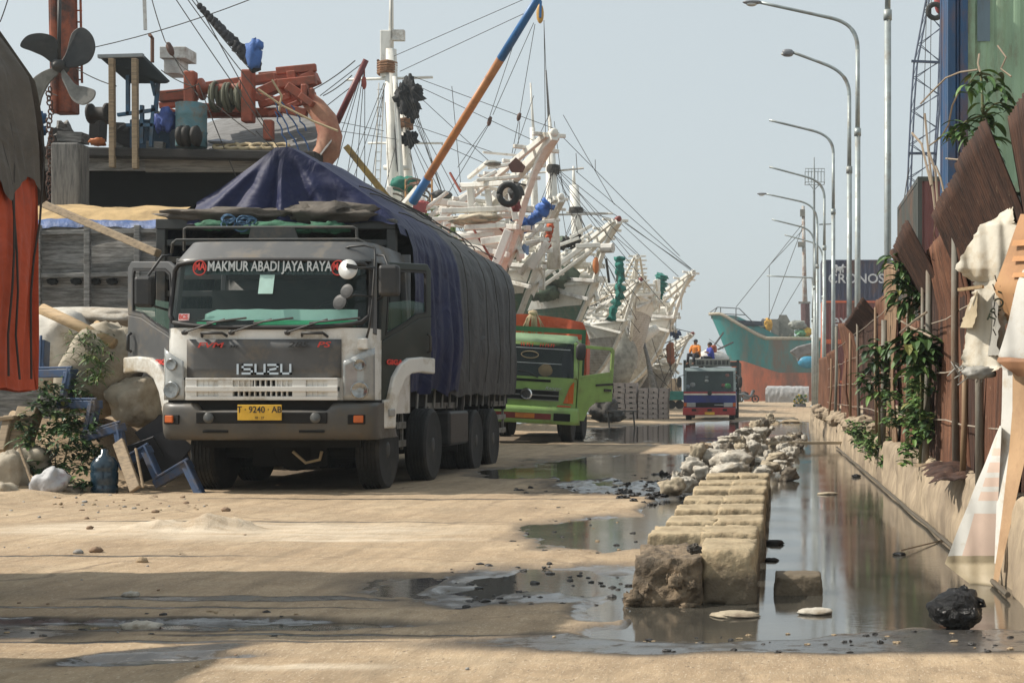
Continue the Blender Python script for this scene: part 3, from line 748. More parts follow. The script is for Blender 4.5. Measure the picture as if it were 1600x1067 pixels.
b = MB(); b.bx(XL+.05, XR-.05, dh+.1, 26, 1.02, 1.25); b.bx(XC-.45, XC+.45, d0+.6, 25.6, .62, .95)
for k in range(7): b.bx(XL+.02, XR-.02, 18.7+k*1.15, 18.8+k*1.15, .92, 1.02)
b.bx(XC-.95, XC+.95, d0+.5, d0+1.7, .55, .95); b.bx(XC-.5, XC+.42, d0+.9, 20.5, .3, .62); b.bx(XC-1.3,XC-.9,18.2,22,.25,.95); b.bx(XC-1.2,XC+.85,21.3,21.5,.3,1.0)  # low pan and boxes added to keep the underside black
b.build('chassis', DARK, TR)
# tarpaulin cover with ridge
LEN0, LEN1 = dh+.08, 26.0
def roofprof(y):
    """height of ridge at y"""
    k = (y-LEN0)/(LEN1-LEN0)
    return 4.38+.10*math.sin(k*math.pi)+.03*nz(y*1.3)-.25*max(0,(k-.93)/.07)**2
def cover(y, v, out=0., hem=1.2, rz=None):
    """v 0..1 right hem to left hem across the ridge"""
    rz = roofprof(y) if rz is None else rz
    xr = XR+.02; xl = XL-.02
    sh = 3.36
    pts = [(xr+.05, hem), (xr+.10, 1.9), (xr+.09, 2.6), (xr+.06, 3.1), (xr-.02, sh), (xr-.20, sh+.2), (BC+.75, (sh+rz)/2+.07), (BC+.05, rz), (BC-.05, rz), (BC-.75, (sh+rz)/2-.02), (xl+.15, sh+.08), (xl, 3.0), (xl-.04, 2.), (xl, hem)]
    k = v*(len(pts)-1); j = min(int(k), len(pts)-2); f = k-j
    x = pts[j][0]*(1-f)+pts[j+1][0]*f; z = pts[j][1]*(1-f)+pts[j+1][1]*f
    side = max(0., min(1., (3.5-z)/.6))
    x += (1 if x > BC else -1)*(out+side*(.07*nz(y*.55,z*.5,7)+.05*abs(nz(y*2.4,z*.8+y*.3,11))+.05*nz(y*1.6, z*.35)+.03*nz(y*4.5, z*.5, 3)+.06*math.sin((y-LEN0)/(LEN1-LEN0)*math.pi)))
    z += (1-side)*(.035*nz(y*1.7, x*1.1, 9)+.012*nz(y*5, x*.8, 4)+out)
    return V((x, y, z))
b = MB(); b.surf(lambda u, v: cover(20.2+(LEN1-20.2)*u, v, 0., 1.18+.06*nz(u*9)), 70, 90)
# rear end closes
b.surf(lambda u, v: cover(LEN1, v, 0.).lerp(V((BC, LEN1+.1, 2.4)), u), 4, 60)
gt = b.build('grey_tarp', T_GREY, TR, smooth=True)
b = MB()
def navy(u, v):
    y = LEN0+.1+(21.0-LEN0+.25*nz(v*7,2)-.1)*u
    hem = 1.22+.10*nz(y*2.1)
    k = max(0., 1-u*7)
    p = cover(y, v, .035+.01*nz(u*5,v*9), hem)
    # deep vertical folds on the hanging side
    if p.z < 3.35: p.x += (1 if p.x > BC else -1)*(.045*(nz(y*3.1,p.z*.35)+.6*abs(nz(y*6.5+.5*nz(p.z),p.z*.25)))+.02*math.sin(y*11+3*nz(y*1.1)+nz(p.z*.8))*min(1,(3.35-p.z)/.8))
    return p
b.surf(navy, 70, 100)
# pleated front gable hanging from the front edge of the roof
def gable(u, v):
    vv = .27+.46*u
    e = cover(LEN0+.1, vv, .04)
    q = V((e.x+(.04 if e.x > BC else -.04)*v, dh-.09, zt-.03-.05*abs(math.sin(u*11))))
    p = V((e.x, e.y+(q.y-e.y)*v, e.z+(min(q.z, e.z)-e.z)*v))
    ang = math.atan2(p.x-BC, 4.55-p.z); r = math.hypot(p.x-BC, 4.55-p.z)
    p.y -= min(1., v*6)*(.05*math.sin(ang*15+2.*nz(ang*3))*min(1., r)+.10*nz(ang*3.1, r*.5)*min(1, r)+.025*nz(p.x*5, p.z*5))
    return p
b.surf(gable, 90, 24)
b.build('navy_tarp', T_NAVY, TR, smooth=True)
b = MB()
for off in (.5, .62, .95):
    pts = []
    for k in range(40):
        y = 19.2+k*(25.9-19.2)/39; x = BC+.1+off
        # find roof height there
        rzz = roofprof(y); sh = 3.36; t_ = off/(XR-BC)
        vv = .54-(off/(XR-BC))*.23
        pts.append(cover(y, max(.3,vv), .055))
    b.tube(pts, .01, 5)
for k in range(4):
    y = 21.6+k*1.15+.3*nz(k*3.7); b.tube([cover(y+.07*nz(j*.35,k), .02+j*.028, .03) for j in range(13)], .008, 5)
b.build('tie_rope', ROPE, TR)
HOOK = mat('hook_steel', (.3,.29,.27), .5)
for k in range(14):
    y = 19.2+k*.48; b = MB(); b.line((XR+.02,y,1.32),(XR+.0,y+.02,1.0),.02); b.build('tie_hook', HOOK, TR)
# cloth bundles on headboard
b = MB(); b.blob((P(365,0,dh).x, dh-.02, zt+.06), (.9,.2,.09), .5, 2, 3., 40, 12); b.blob((P(520,0,dh).x, dh-.02, zt+.07), (.62,.22,.13), .5, 2.5, 13., 36, 12)
b.build('folded_cloth', T_BROWN, TR, smooth=True)
b = MB(); b.blob((P(440,0,dh).x, dh-.2, zt-.14), (.5,.12,.09), .4, 2.5, 23., 36, 12); b.blob((P(520,0,dh).x, dh-.2, zt-.13), (.3,.1,.07), .5, 3, 33., 30, 12); b.blob((P(345,0,dh).x, dh-.2, zt-.1), (.2,.08,.06), .5, 3, 36., 20, 10)
b.build('green_netting', mat('green_net', (.03,.12,.065), .8, bump=.7, var=.4, scale=9), TR, smooth=True)
b = MB(); random.seed(3)
for c0, n in ((P(372,349,dh-.28),9),):
    for k in range(n):
        q = c0+V((rnd(-.25,.25), rnd(-.06,.06), rnd(-.05,.06))); r1 = rnd(.03,.07)
        b.tube([q+V((r1*1.6*math.cos(a), .02*math.sin(3*a), r1*math.sin(a))) for a in [j*math.pi/6 for j in range(13)]], .011, 5)
b.build('blue_rope', mat('blue_rope', (.06,.13,.22), .8), TR)
# running gear
for y, xo in ((17.55,XC+1.0),(19.25,XC+1.15)):
    wheel(TR, xo, y, .5, .5, .29, 1); wheel(TR, 2*XC-xo, y, .5, .5, .29, -1)
for y in (22.4, 23.75):
    for xx, sd in ((XC+1.08,1),(XC+.76,1),(XC-1.08,-1),(XC-.76,-1)): wheel(TR, xx, y, .45, .5, .28, sd)
for y in (17.55,19.25,22.4,23.75):
    b = MB(); b.tube([(XC-1,y,.48),(XC+1,y,.48)], .08, 8); b.blob((XC,y,.48), (.3,.25,.24), .05); b.build('axle', DARK, TR, smooth=True)
b = MB()
b.tube([(XC+.1,d0+.6,.5),(XC+.25,d0+.62,.36),(XC+.42,d0+.62,.40),(XC+.45,d0+.6,.5)], .02, 6)
b.build('brake_hose', TANROPE, TR, smooth=True)
GUARD = mat('guard_rail_grey', (.24,.23,.205), .6, var=.25, dirt=(.1,.08,.06), damt=.5)
for y0, y1 in ((18.1,18.75),(19.85,21.75),(24.4,25.7)):
    b = MB()
    for z in (.5,.74,.98): b.bx(XR-.02-.03, XR-.02, y0, y1, z, z+.09)
    for y in (y0+.05, y1-.05): b.bx(XR-.09, XR-.053, y-.03, y+.03, .46, 1.1)
    b.build('side_guard', GUARD, TR, bev=.006)
b = MB(); b.tube([(XR-.12,21.9,1.2),(XR+.02,21.85,1.15),(XR-.0,21.8,.5)], .05, 8); b.build('intake_pipe', BPLAS, TR)
b = MB(); b.bx(XC+.9,XC+1.3,20.2,21.4,.45,.95); b.build('fuel_tank', BPLAS, TR, bev=.04)
for y in (18.36, 21.76):
    b = MB(); b.bx(XR-.3,XR-.02,y-.015,y+.015,.3,1.05); b.build('mud_flap', BPLAS, TR)
# ======== green truck, slightly tilted
d0 = 33.2; s = d0/F
LIME = mat('lime_green_paint', (.235,.38,.10), .45, var=.12, dirt=(.19,.21,.08), damt=.35, dscale=1.3, coat=.2)
LGRN = mat('pale_green_roof', (.24,.36,.20), .6, var=.15)
RACK = mat('dark_green_steel', (.03,.12,.05), .6)
gx = P(818,0,d0).x
RT = Matrix.Translation(V((gx,d0,0))) @ Matrix.Rotation(R(7),4,'Z') @ Matrix.Rotation(R(3.2),4,'Y') @ Matrix.Translation(V((-gx,-d0,0)))
GT = thing('cargo_truck', (gx, d0+4, 0), 'lime green cargo truck with an open door and an orange tarpaulin over its load', 'truck')
def zz(py): return P(0,py,d0).z
def mb(): return MB(RT)
hw = 1.19
def cabp(u, z, grow=0.):
    lean = max(0, z-1.62)*.2+max(0, z-2.5)*.9; nar = max(0, z-1.62)*.05+max(0, z-2.5)*.3
    w_ = hw-nar+grow; rc = .2; y0 = d0+lean-grow
    x = -1+2*u; a = abs(x)
    if a < .06*0+.8: xx = x/.8*(w_-rc); return V((gx+xx, y0-.06*(1-(xx/w_)**2), z))
    k = (a-.8)/.1
    if k < 1:
        th = k*math.pi/2; return V((gx+math.copysign(w_-rc+rc*math.sin(th), x), y0+rc-rc*math.cos(th), z))
    return V((gx+math.copysign(w_, x), y0+rc+(a-.9)/.1*1.4, z))
def gp(b, u0, u1, z0, z1, grow, nu=20, nv=4): b.surf(lambda u, v: cabp(u0+(u1-u0)*u, z0+(z1-z0)*v, grow), nu, nv, flip=True)
b = mb(); gp(b, 0, 1, .55, 1.62, 0, 60, 8); b.mi = 1; gp(b, 0, 1, 2.44, 2.64, 0, 60, 5); b.add([cabp(k/59, 2.64) for k in range(60)], [tuple(range(60))]); b.mi = 0
b.bx(gx-hw, gx+hw, d0+1.6, d0+1.65, .6, 2.6)
b.build('cab', [LIME, LGRN], GT, smooth=True)
b = mb(); gp(b, .08, .92, 1.62, 2.44, -.01); sc = b.build('windscreen', WSCR, GT, smooth=True)
b = mb(); b.bx(gx-1.05, gx+1.05, d0+1.2, d0+1.5, 1.2, 2.4); b.build('seat_bench', mat('cab_interior', (.03,.035,.033), .8), GT)
b = mb(); gp(b, .10, .90, 2.28, 2.3, .012, 20, 2); gp(b, .10, .82, 1.93, 1.945, .012, 20, 2); sl_ = b.build('screen_stripe', GREYT, sc)
b = mb(); random.seed(4); xx_ = P(806,0,d0).x
while xx_ < P(856,0,d0).x:
    if abs(xx_-P(829,0,d0).x) > .05:
        b.bar(V((xx_,d0+.055,2.33)), V((xx_+rnd(-.02,.03),d0+.065,2.41)), .022, .01)
        if rnd(0,1) < .6: b.bar(V((xx_,d0+.06,rnd(2.34,2.40))), V((xx_+.045,d0+.06,rnd(2.34,2.40))), .02, .01)
    xx_ += .062
b.build('lettering', REDT, sc)
b = mb(); b.tube([V((P(820,0,d0).x+.2*math.cos(a), d0-.01, 2.13+.08*math.sin(a))) for a in [k*math.pi/10 for k in range(21)]], .012, 5); b.build('emblem', TANROPE, sc)
b = mb(); b.blob((P(845,0,d0).x, d0+.25, 1.78), (.17,.1,.15), .1); b.build('straw_hat', mat('straw', (.42,.28,.12), .8), GT)
for sx in (-1, 1):
    b = mb(); b.bar((gx+sx*1.13,d0+.1,1.6),(gx+sx*1.09,d0+.26,2.46),.1,.16); b.build('pillar', LIME, GT, bev=.02)
b = mb(); gp(b, .2, .8, 1.08, 1.30, .02, 20, 4); g2 = b.build('grille', DARK, GT)
b = mb(); gp(b, .2, .8, 1.17, 1.2, .04, 20, 2); gp(b, .2, .8, 1.065, 1.085, .04, 20, 2); gp(b, .2,.8,1.295,1.31,.035,20,2); b.build('grille_bar', mat('grille_grey', (.18,.18,.17), .4), g2)
b = mb(); b.lathe((gx, d0-.13, 1.20), (0,-1,0), [(.14,0),(.14,.02),(.11,.022),(.105,.01),(0,.01)], 24); b.bx(gx-.11, gx+.11, d0-.152, d0-.14, 1.185, 1.215); b.build('badge', CHROME, GT)
text('Ranger', 'badge', RT@V((gx+.62, d0-.06, 1.36)), .1, GREYT, GT, (R(90),R(3.2),R(7)), .004, 1.4, shear=.3)
b = mb(); gp(b, .22, .72, 1.50, 1.56, .015, 14, 2); b.build('air_slot', DARK, GT)
for sx in (-1, 1):
    b = mb(); ua, ub = (.845,.915) if sx > 0 else (.155,.085)
    b.surf(lambda u, v: cabp(ua+(ub-ua)*u, 1.02+(.02+.5*u)*v, .02), 6, 4); b.build('turn_lamp', AMBER, GT)
b = mb()
b.surf(lambda u, v: cabp(.06+.88*u, .52+.40*v, .10-.05*v), 50, 5, flip=True)
bm_ = b.build('bumper', LIME, GT, smooth=True, solid=.02)
b = mb(); gp(b, .12,.72,.62,.76,.11,20,2); b.build('bumper_band', mat('dull_red', (.2,.03,.025), .5), bm_)
b = mb(); gp(b, .74,.88,.60,.78,.12,10,2); b.build('bumper_opening', DARK, bm_)
b = mb(); gp(b, .42,.58,.64,.75,.13,8,2); b.build('number_plate', mat('plate_orange', (.6,.2,.03), .5), bm_)
b = mb(); gp(b, .78,.9,.935,.965,.06,10,2); b.build('reflector_strip', REDT, bm_)
for k in (0,1):
    b = mb(); p0 = cabp(.25+.35*k,1.6,.03); p1 = cabp(.25+.35*k-.1,1.72,.03); b.tube([p0,p1,cabp(.25+.35*k-.18,1.74,.03)], .014, 5); b.build('wiper', BPLAS, GT)
b = mb(); b.blob((gx+1.22, d0+.05, 2.26), (.12,.08,.2), .05, sq=.6); b.tube([(gx+1.1,d0+.2,2.5),(gx+1.22,d0+.02,2.46),(gx+1.22,d0+.02,2.1)], .018, 6); b.build('side_mirror', BPLAS, GT, smooth=True)
# open door
a_ = R(48); hx_, hy_ = gx+hw, d0+.3
dv = V((math.sin(a_), math.cos(a_), 0)); nv_ = V((math.cos(a_), -math.sin(a_), 0))
def m(u, z, o=0.): return V((hx_,hy_,0))+dv*u+nv_*o+V((0,0,z))
b = mb(); b.prism([m(u,z) for u,z in ((0,.62),(.25,.62),(.4,.95),(.6,1.08),(1.12,1.12),(1.12,1.78),(0,1.62))], -nv_*.05)
b.ring([m(u,z) for u,z in ((0,1.62),(1.12,1.78),(1.12,2.36),(1.04,2.44),(.1,2.44),(0,2.36))], [m(u,z) for u,z in ((.1,1.7),(1.03,1.84),(1.03,2.3),(.98,2.36),(.16,2.36),(.1,2.3))], -nv_*.05)
gd = b.build('door', LIME, GT, bev=.01)
b = mb(); b.prism([m(u,z,.012) for u,z in ((.55,1.47),(1.1,1.52),(1.1,1.57),(.55,1.52))], nv_*.01); b.prism([m(u,z,.012) for u,z in ((.82,1.36),(1.04,1.36),(1.04,1.42),(.82,1.42))], nv_*.03); b.build('door_handle', BPLAS, gd)
b = mb(); b.bx(gx+1.19, gx+1.2, d0+.1, d0+.5, .62, 1.6); b.build('side_step', LIME, GT)
b = mb(); b.blob((gx+.95,d0+.75,1.95),(.2,.16,.5),.1); b.build('hanging_jacket', mat('dark_jacket', (.03,.03,.045), .9), GT, smooth=True)
def gwheel(x, y, z, r, w_, sd):
    p = RT @ V((x,y,0)); wheel(GT, p.x, p.y, r, r, w_, sd)
# load body
xl, xr = gx-1.28, P(921,0,d0+2).x
yb0, yb1 = d0+1.9, d0+9
b = mb(); b.bx(xl, xr, yb0, yb1, .85, 1.1); b.bx(gx-.5, gx+.5, d0+.6, yb1, .55, .85); b.build('chassis', DARK, GT)
b = mb(); zt2 = zz(509)
b.bx(xl, xr, yb0-.3, yb0-.22, zt2-.06, zt2+.06); b.bx(xr-.1, xr, yb0-.3, yb0-.22, 1.1, zt2-.06); b.bx(xl, xl+.1, yb0-.3, yb0-.22, 1.1, zt2-.06)
for k in range(6): b.bx(xl, xr, yb0-.02, yb0+.02, 1.12+k*.22, 1.28+k*.22)
b.build('headboard', RACK, GT)
b = mb()
def oc(u, v):
    y = yb0+.06+(yb1-yb0)*u; pts = [(xr+.04,1.2),(xr+.06,2.0),(xr+.04,2.75),(xr-.1,3.06),(gx+.3,3.16),(gx-.8,3.18),(xl,3.1),(xl-.05,1.2)]
    k = v*(len(pts)-1); j = min(int(k), len(pts)-2); f = k-j
    x = pts[j][0]*(1-f)+pts[j+1][0]*f; z = pts[j][1]*(1-f)+pts[j+1][1]*f
    return V((x+.03*nz(y*2,z*2), y, z+.04*nz(x*2.3,y*1.4)))
b.surf(oc, 40, 60)
b.surf(lambda u, v: (lambda e: V((e.x*(1-v)+v*(gx+(e.x-gx)*.98), yb0+.05-.05*v+.12*nz(e.x*3.3,v*3)*min(1,v*5)-.05*math.sin(e.x*9+v*2)*v, e.z+(1.3-e.z)*v)))(oc(0,.12+.76*u)), 70, 16)
b.build('orange_tarp', T_ORNG, GT, smooth=True)
b = mb(); random.seed(11)
c0 = V((P(836,0,d0+1.8).x, yb0-.02, 3.2))
for k in range(26):
    a = rnd(-.22,.22); b.tube([c0+V((a*.2,-.02,.03)), c0+V((a*.7,-.10,-.12)), c0+V((a*1.3+rnd(-.06,.06),-.12,-.5+rnd(-.05,.08)))], .014, 4)
b.blob(c0, (.12,.1,.08), .3)
b.build('rope_bundle', TANROPE, GT, smooth=True)
random.seed(12)
for sx in (-1, 1):
    gwheel(gx+sx*1.0, d0+1.2, 0, .5, .28, sx)
    for yy in (d0+5.8, d0+7.1): gwheel( gx+sx*1.12, yy, 0, .5, .28, sx); gwheel( gx+sx*.8, yy, 0, .5, .28, sx)
# the wheel group seen past the door
gwheel(xr-.05, d0+3.0, 0, .52, .3, 1)
b = mb(); b.bx(xr-.3, xr, d0+2.2, d0+2.24, .3, .9); b.build('mud_flap', BPLAS, GT)

# ======== blue truck coming down the road
d0 = 63.; s = d0/F
bx_ = P(1109,0,d0).x
BT = thing('cargo_truck', (bx_, d0+3.5, 0), 'blue truck with a red bumper and white stripe driving up the wet road', 'truck')
NB = mat('navy_blue_paint', (.015,.03,.20), .35, var=.2, dirt=(.06,.06,.09), damt=.3, coat=.3)
RB = mat('red_bumper_paint', (.38,.03,.03), .45, var=.2, dirt=(.2,.06,.05), damt=.4)
b = MB(); h_ = 1.17
b.prism([V((bx_-h_,d0+y,z)) for y,z in ((.05,.5),(0,1.25),(.0,1.3),(1.6,1.3),(1.6,.5))], V((2*h_,0,0)))
b.build('cab', NB, BT, bev=.05)
b = MB(); b.prism([V((bx_-h_+.02,d0+y,z)) for y,z in ((.22,2.2),(.4,2.36),(1.6,2.4),(1.6,2.2))], V((2*h_-.04,0,0))); b.build('cab_roof', mat('pale_blue_roof', (.17,.21,.21), .5), BT, bev=.05)
b = MB(); b.prism([V((bx_-h_+.08,d0+y,z)) for y,z in ((.02,1.3),(.24,2.2),(.3,2.2),(.08,1.3))], V((2*h_-.16,0,0))); bw = b.build('windscreen', WSCR, BT)
b = MB(); b.bx(bx_-h_+.05, bx_+h_-.05, d0+.9, d0+1.55, 1.3, 2.2); b.build('seat_bench', mat('cab_interior', (.03,.035,.033), .8), BT)
for sx in (-1,1):
    b = MB(); b.bar((bx_+sx*(h_-.05),d0+.03,1.3),(bx_+sx*(h_-.07),d0+.26,2.22),.1,.1); b.build('pillar', mat('pale_blue_roof', (.17,.21,.21), .5), BT)
for (px, py, r, c) in ((1082,601,.13,(.5,.5,.5)),(1074,604,.11,(.35,.42,.5)),(1104,589,.08,(.4,.42,.42)),(1104,595,.09,(.5,.5,.08)),(1137,603,.15,(.05,.4,.06)),(1130,602,.1,(.5,.08,.06)),(1136,586,.1,(.5,.1,.06))):
    b = MB(); q = P(px,py,d0+.0); q.y = d0+.14+(q.z-1.3)*.24; b.blob(q, (r,.05,r*.8), .1); b.build('dash_toy', mat('toy_%d'%px, c, .6), BT, smooth=True)
b = MB(); b.bx(bx_-h_+.01, bx_+h_-.01, d0-.015, d0+.02, 1.14, 1.21); b.build('white_stripe', mat('stripe_white', (.7,.68,.62), .4), BT)
b = MB(); b.bx(bx_-h_+.01, bx_+h_-.01, d0-.013, d0+.02, 1.212, 1.29); b.build('red_stripe', RB, BT)
b = MB(); b.lathe((bx_,d0-.01,1.22),(0,-1,0),[(.1,0),(.1,.03),(.06,.035),(0,.03)],16); b.build('badge', BPLAS, BT)
b = MB(); b.bx(bx_-.62, bx_+.6, d0-.01, d0+.05, .60, .80); bg_ = b.build('grille', DARK, BT)
b = MB(); b.bx(bx_+.2, bx_+.62, d0-.022, d0-.005, .68, .72); b.build('badge', GREYT, BT)
for sx in (-1,1):
    b = MB(); b.bx(bx_+sx*.83-.2, bx_+sx*.83+.2, d0-.02, d0+.04, .60, .80); b.build('headlight', LENS, BT, bev=.02)
    b = MB(); b.bx(bx_+sx*1.1-.06, bx_+sx*1.1+.06, d0-.02, d0+.04, .62, .8); b.build('turn_lamp', AMBER, BT)
    b = MB(); b.blob((bx_+sx*1.36,d0+.0,1.72),(.1,.06,.24),.05,sq=.6); b.tube([(bx_+sx*1.1,d0+.1,2.05),(bx_+sx*1.36,d0,1.98),(bx_+sx*1.36,d0,1.5)],.02,5); b.build('side_mirror', BPLAS, BT, smooth=True)
b = MB(); b.bx(bx_-1.2, bx_+1.15, d0-.12, d0+.02, .24, .58); bb_ = b.build('bumper', RB, BT, bev=.03)
for xo in (-.7,0,.68):
    b = MB(); b.bx(bx_+xo-.1, bx_+xo+.1, d0-.125, d0-.1, .42, .52); b.build('bumper_slot', DARK, bb_)
b = MB(); b.bx(bx_-.22, bx_+.22, d0-.14, d0-.11, .26, .38); b.build('number_plate', YEL, bb_)
b = MB(); xa, xb = P(1068,0,d0+1.8).x, P(1155,0,d0+1.8).x
for k in range(7): b.bx(xa, xa+.05, d0+1.8, d0+6.2, .95+k*.25, 1.17+k*.25); b.bx(xb-.05, xb, d0+1.8, d0+6.2, .95+k*.25, 1.17+k*.25)
for k in range(7): b.bx(xa+.05, xb-.05, d0+1.8, d0+1.86, .95+k*.25, 1.17+k*.25)
for x in (xa+.06, xb-.06): b.bx(x-.06, x+.06, d0+1.7, d0+1.8, .9, 2.75)
b.bx(xa, xb, d0+1.8, d0+6.2, .8, .95); b.bx(bx_-.4,bx_+.4,d0+.4,d0+6,.5,.8)
b.build('cargo_bed', mat('dark_plank_bed', (.035,.045,.045), .7, var=.3), BT)
b = MB(); b.bx(P(1077,0,d0+1.2).x, P(1141,0,d0+1.2).x, d0+1.1, d0+1.2, 2.45, 2.78); sb = b.build('sign_board', mat('sign_grey', (.20,.20,.18), .7), BT, bev=.02)
b = MB(); random.seed(8); xx_ = P(1082,0,d0).x
while xx_ < P(1138,0,d0).x:
    w_ = rnd(.07,.13)
    for k in range(random.choice((2,2,3))): b.bar(V((xx_+w_*k/2,d0+1.085,2.51)), V((xx_+w_*k/2+rnd(-.02,.02),d0+1.085,2.71)), .035, .02)
    if rnd(0,1) < .8: zz_ = random.choice((2.53,2.61,2.69)); b.bar(V((xx_,d0+1.085,zz_)), V((xx_+w_,d0+1.085,zz_)), .03, .02)
    xx_ += w_+.09
b.build('lettering', BLKT, sb)
b = MB(); b.blob((P(1110,0,d0+3).x, d0+3.3, 2.85), (.85,1.2,.4), .2, 2); b.build('sack_load', mat('white_sacks', (.6,.58,.54), .8, bump=.4), BT, smooth=True)
for sx in (-1,1):
    wheel(BT, bx_+sx*.98, d0+.7, .42, .43, .25, sx); wheel(BT, bx_+sx*1.05, d0+4.6, .42, .43, .25, sx)

# ======== people riding on the load
SKIN = mat('skin', (.24,.12,.07), .6, var=.1)
def skin_body(name, joints, edges, radii, m_, label, cat, loc, parent=None):
    me = bpy.data.meshes.new(name); me.from_pydata([tuple(V(j)) for j in joints], edges, [])
    o = bpy.data.objects.new(name, me); COL.objects.link(o); o.location = loc; WO[o.name] = V(loc)
    md = o.modifiers.new('skin', 'SKIN'); md.use_smooth_shade = True
    sv = me.skin_vertices[0].data
    for k, r in enumerate(radii): sv[k].radius = (r, r) if not isinstance(r, tuple) else r
    sv[0].use_root = True
    sb = o.modifiers.new('sub', 'SUBSURF'); sb.levels = 1; sb.render_levels = 2
    me.materials.append(m_)
    if parent: o.parent = parent; o.location = V(loc)-WO[parent.name]
    return tag(o, label, cat)
def person(loc, turn, label, shirt, trousers, hairc, reach=.0, cap=None, lean=.1):
    o = skin_body('person',
      [(0,0,.12),(0,-.02,.3),(0,-lean*.5,.48),(0,-lean,.58),(0,-lean-.01,.68),(0,-lean-.03,.78),
       (.17,-lean,.54),(.27,-lean-.05,.30),(.2,-.28-reach*.1,.22+reach*.3),(.17,-.36-reach*.1,.22+reach*.32),
       (-.17,-lean,.54),(-.27,-lean-.05,.30),(-.2,-.28,.2),(-.17,-.36,.2),
       (.1,0,.08),(.17,-.42,.12),(.17,-.46,-.28),(.17,-.58,-.30),(-.1,0,.08),(-.17,-.42,.12),(-.17,-.46,-.28),(-.17,-.58,-.30)],
      [(0,1),(1,2),(2,3),(3,4),(4,5),(2,6),(6,7),(7,8),(8,9),(2,10),(10,11),(11,12),(12,13),(0,14),(14,15),(15,16),(16,17),(0,18),(18,19),(19,20),(20,21)],
      [.14,.14,.15,.055,.09,.075,.065,.05,.038,.035,.065,.05,.038,.035,.09,.07,.05,.045,.09,.07,.05,.045], SKIN, label, 'person', loc)
    o.rotation_euler = (0,0,turn)
    WO[o.name] = V(loc)
    b = MB()
    def sh(u, v):
        th = 2*math.pi*u; z = .04+.53*v; rr = .165+.02*math.sin(v*3)+.012*nz(u*9,v*5); 
        if v > .85: rr *= 1-(v-.85)*3.6
        return V((rr*1.2*math.cos(th), rr*.85*math.sin(th)-lean*v, z))+V(loc)
    b.surf(sh, 20, 12, cu=True)
    for sx in (-1,1):
        b.tube([V(q)+V(loc) for q in ((sx*.12,-lean,.53),(sx*.2,-lean-.0,.50),(sx*.275,-lean-.05,.31),(sx*.235,-.2,.25))], [.085,.085,.068,.06], 10)
    b.build('shirt', shirt, o, smooth=True)
    b = MB()
    b.blob(V(loc)+V((0,.0,.1)), (.175,.14,.13), .05)
    for sx in (-1,1): b.tube([V(q)+V(loc) for q in ((sx*.09,0,.09),(sx*.17,-.42,.13),(sx*.17,-.47,-.2))], [.105,.085,.065], 10)
    b.build('trousers', trousers, o, smooth=True)
    b = MB(); hc = V(loc)+V((0,-lean-.0,.745)); b.blob(hc+V((0,.012,.015)), (.095,.11,.095), .03)
    if cap: b.prism([hc+V((x,y,.02)) for x,y in ((-.07,-.08),(.07,-.08),(.06,-.19),(-.06,-.19))], V((0,0,.015)))
    b.build('cap' if cap else 'hair', cap or hairc, o, smooth=True)
    b = MB()
    b.blob(hc+V((0,-.095,-.04)), (.018,.022,.024), 0)
    for sx in (-1,1): b.blob(hc+V((sx*.09,.0,-.03)), (.012,.02,.028), 0)
    b.build('face_features', SKIN, o, smooth=True)
    return o
person(P(1089,563,64.6)+V((0,0,.12)), R(-35), 'person in an orange shirt and dark cap sitting on top of the blue truck', mat('orange_shirt', (.66,.22,.03), .8), mat('dark_trousers', (.03,.03,.04), .85), BLACK, 0, mat('dark_cap', (.04,.04,.05), .8))
person(P(1112,563,65.2)+V((0,0,.0)), R(-70), 'person in a blue shirt crouching on the load of the blue truck', mat('blue_shirt', (.04,.06,.36), .8), mat('dark_trousers', (.03,.03,.04), .85), mat('black_hair', (.015,.012,.01), .6), .5)
b = MB(); c = P(1114,560,65.6); b.lathe(c, (0,0,1), [(.17,0),(.19,.1),(.18,.55),(.15,.6),(.08,.62)], 14); b.build('red_drum', mat('rust_red_drum', (.32,.07,.03), .6, var=.3), smooth=True, label='rust red drum standing on the load behind the person in blue', cat='drum')

# ======== tarpaulined truck at the left edge of the picture (mostly outside the frame)
yb, yf = 9.0, 6.55
xr = P(56,0,yb).x
LT = thing('cargo_truck', (xr-1.3, 6.5, 0), 'loaded truck at the left picture edge under a faded red and old grey tarpaulin', 'truck')
b = MB()
def lt(u, v, out=0.):
    y = yb+(yf-yb)*u
    pts = [(xr+.02,1.22),(xr+.01,1.9),(xr-.0,2.45),(xr-.03,2.75),(xr-.12,3.2),(xr-.36,3.58),(xr-1.1,4.75),(xr-2.5,3.6),(xr-2.6,1.2)]
    k = v*(len(pts)-1); j = min(int(k), len(pts)-2); f = k-j
    x = pts[j][0]*(1-f)+pts[j+1][0]*f; z = pts[j][1]*(1-f)+pts[j+1][1]*f
    return V((x+out+.05*nz(y*1.5,z*1.1)+.05*nz(y*7,z*.8)+.02*nz(y*18,z*2), y, z+out*.5+(.03*nz(y*4) if v < .03 else 0)))
def ltend(out, vmin, vmax, zlow):
    def f(u, v):
        e = lt(0, vmin+(vmax-vmin)*u, out); zl = min(e.z, zlow+.06*nz(e.x*4)+.25*math.sin((e.x-xr)*1.2)*(zlow > 1.5))
        z = e.z+(zl-e.z)*v
        fold = .03*math.sin(e.x*23+1.5*nz(z*1.2))*v+.05*nz(e.x*3,z*1.5)
        return V((e.x, e.y+out*1.5-fold*.8+.03, z))
    return f
b.surf(lambda u, v: lt(u, v), 160, 70); 
b.surf(ltend(0, 0, 1, 1.22), 60, 30)
b.build('red_tarp', T_RED, LT, smooth=True)
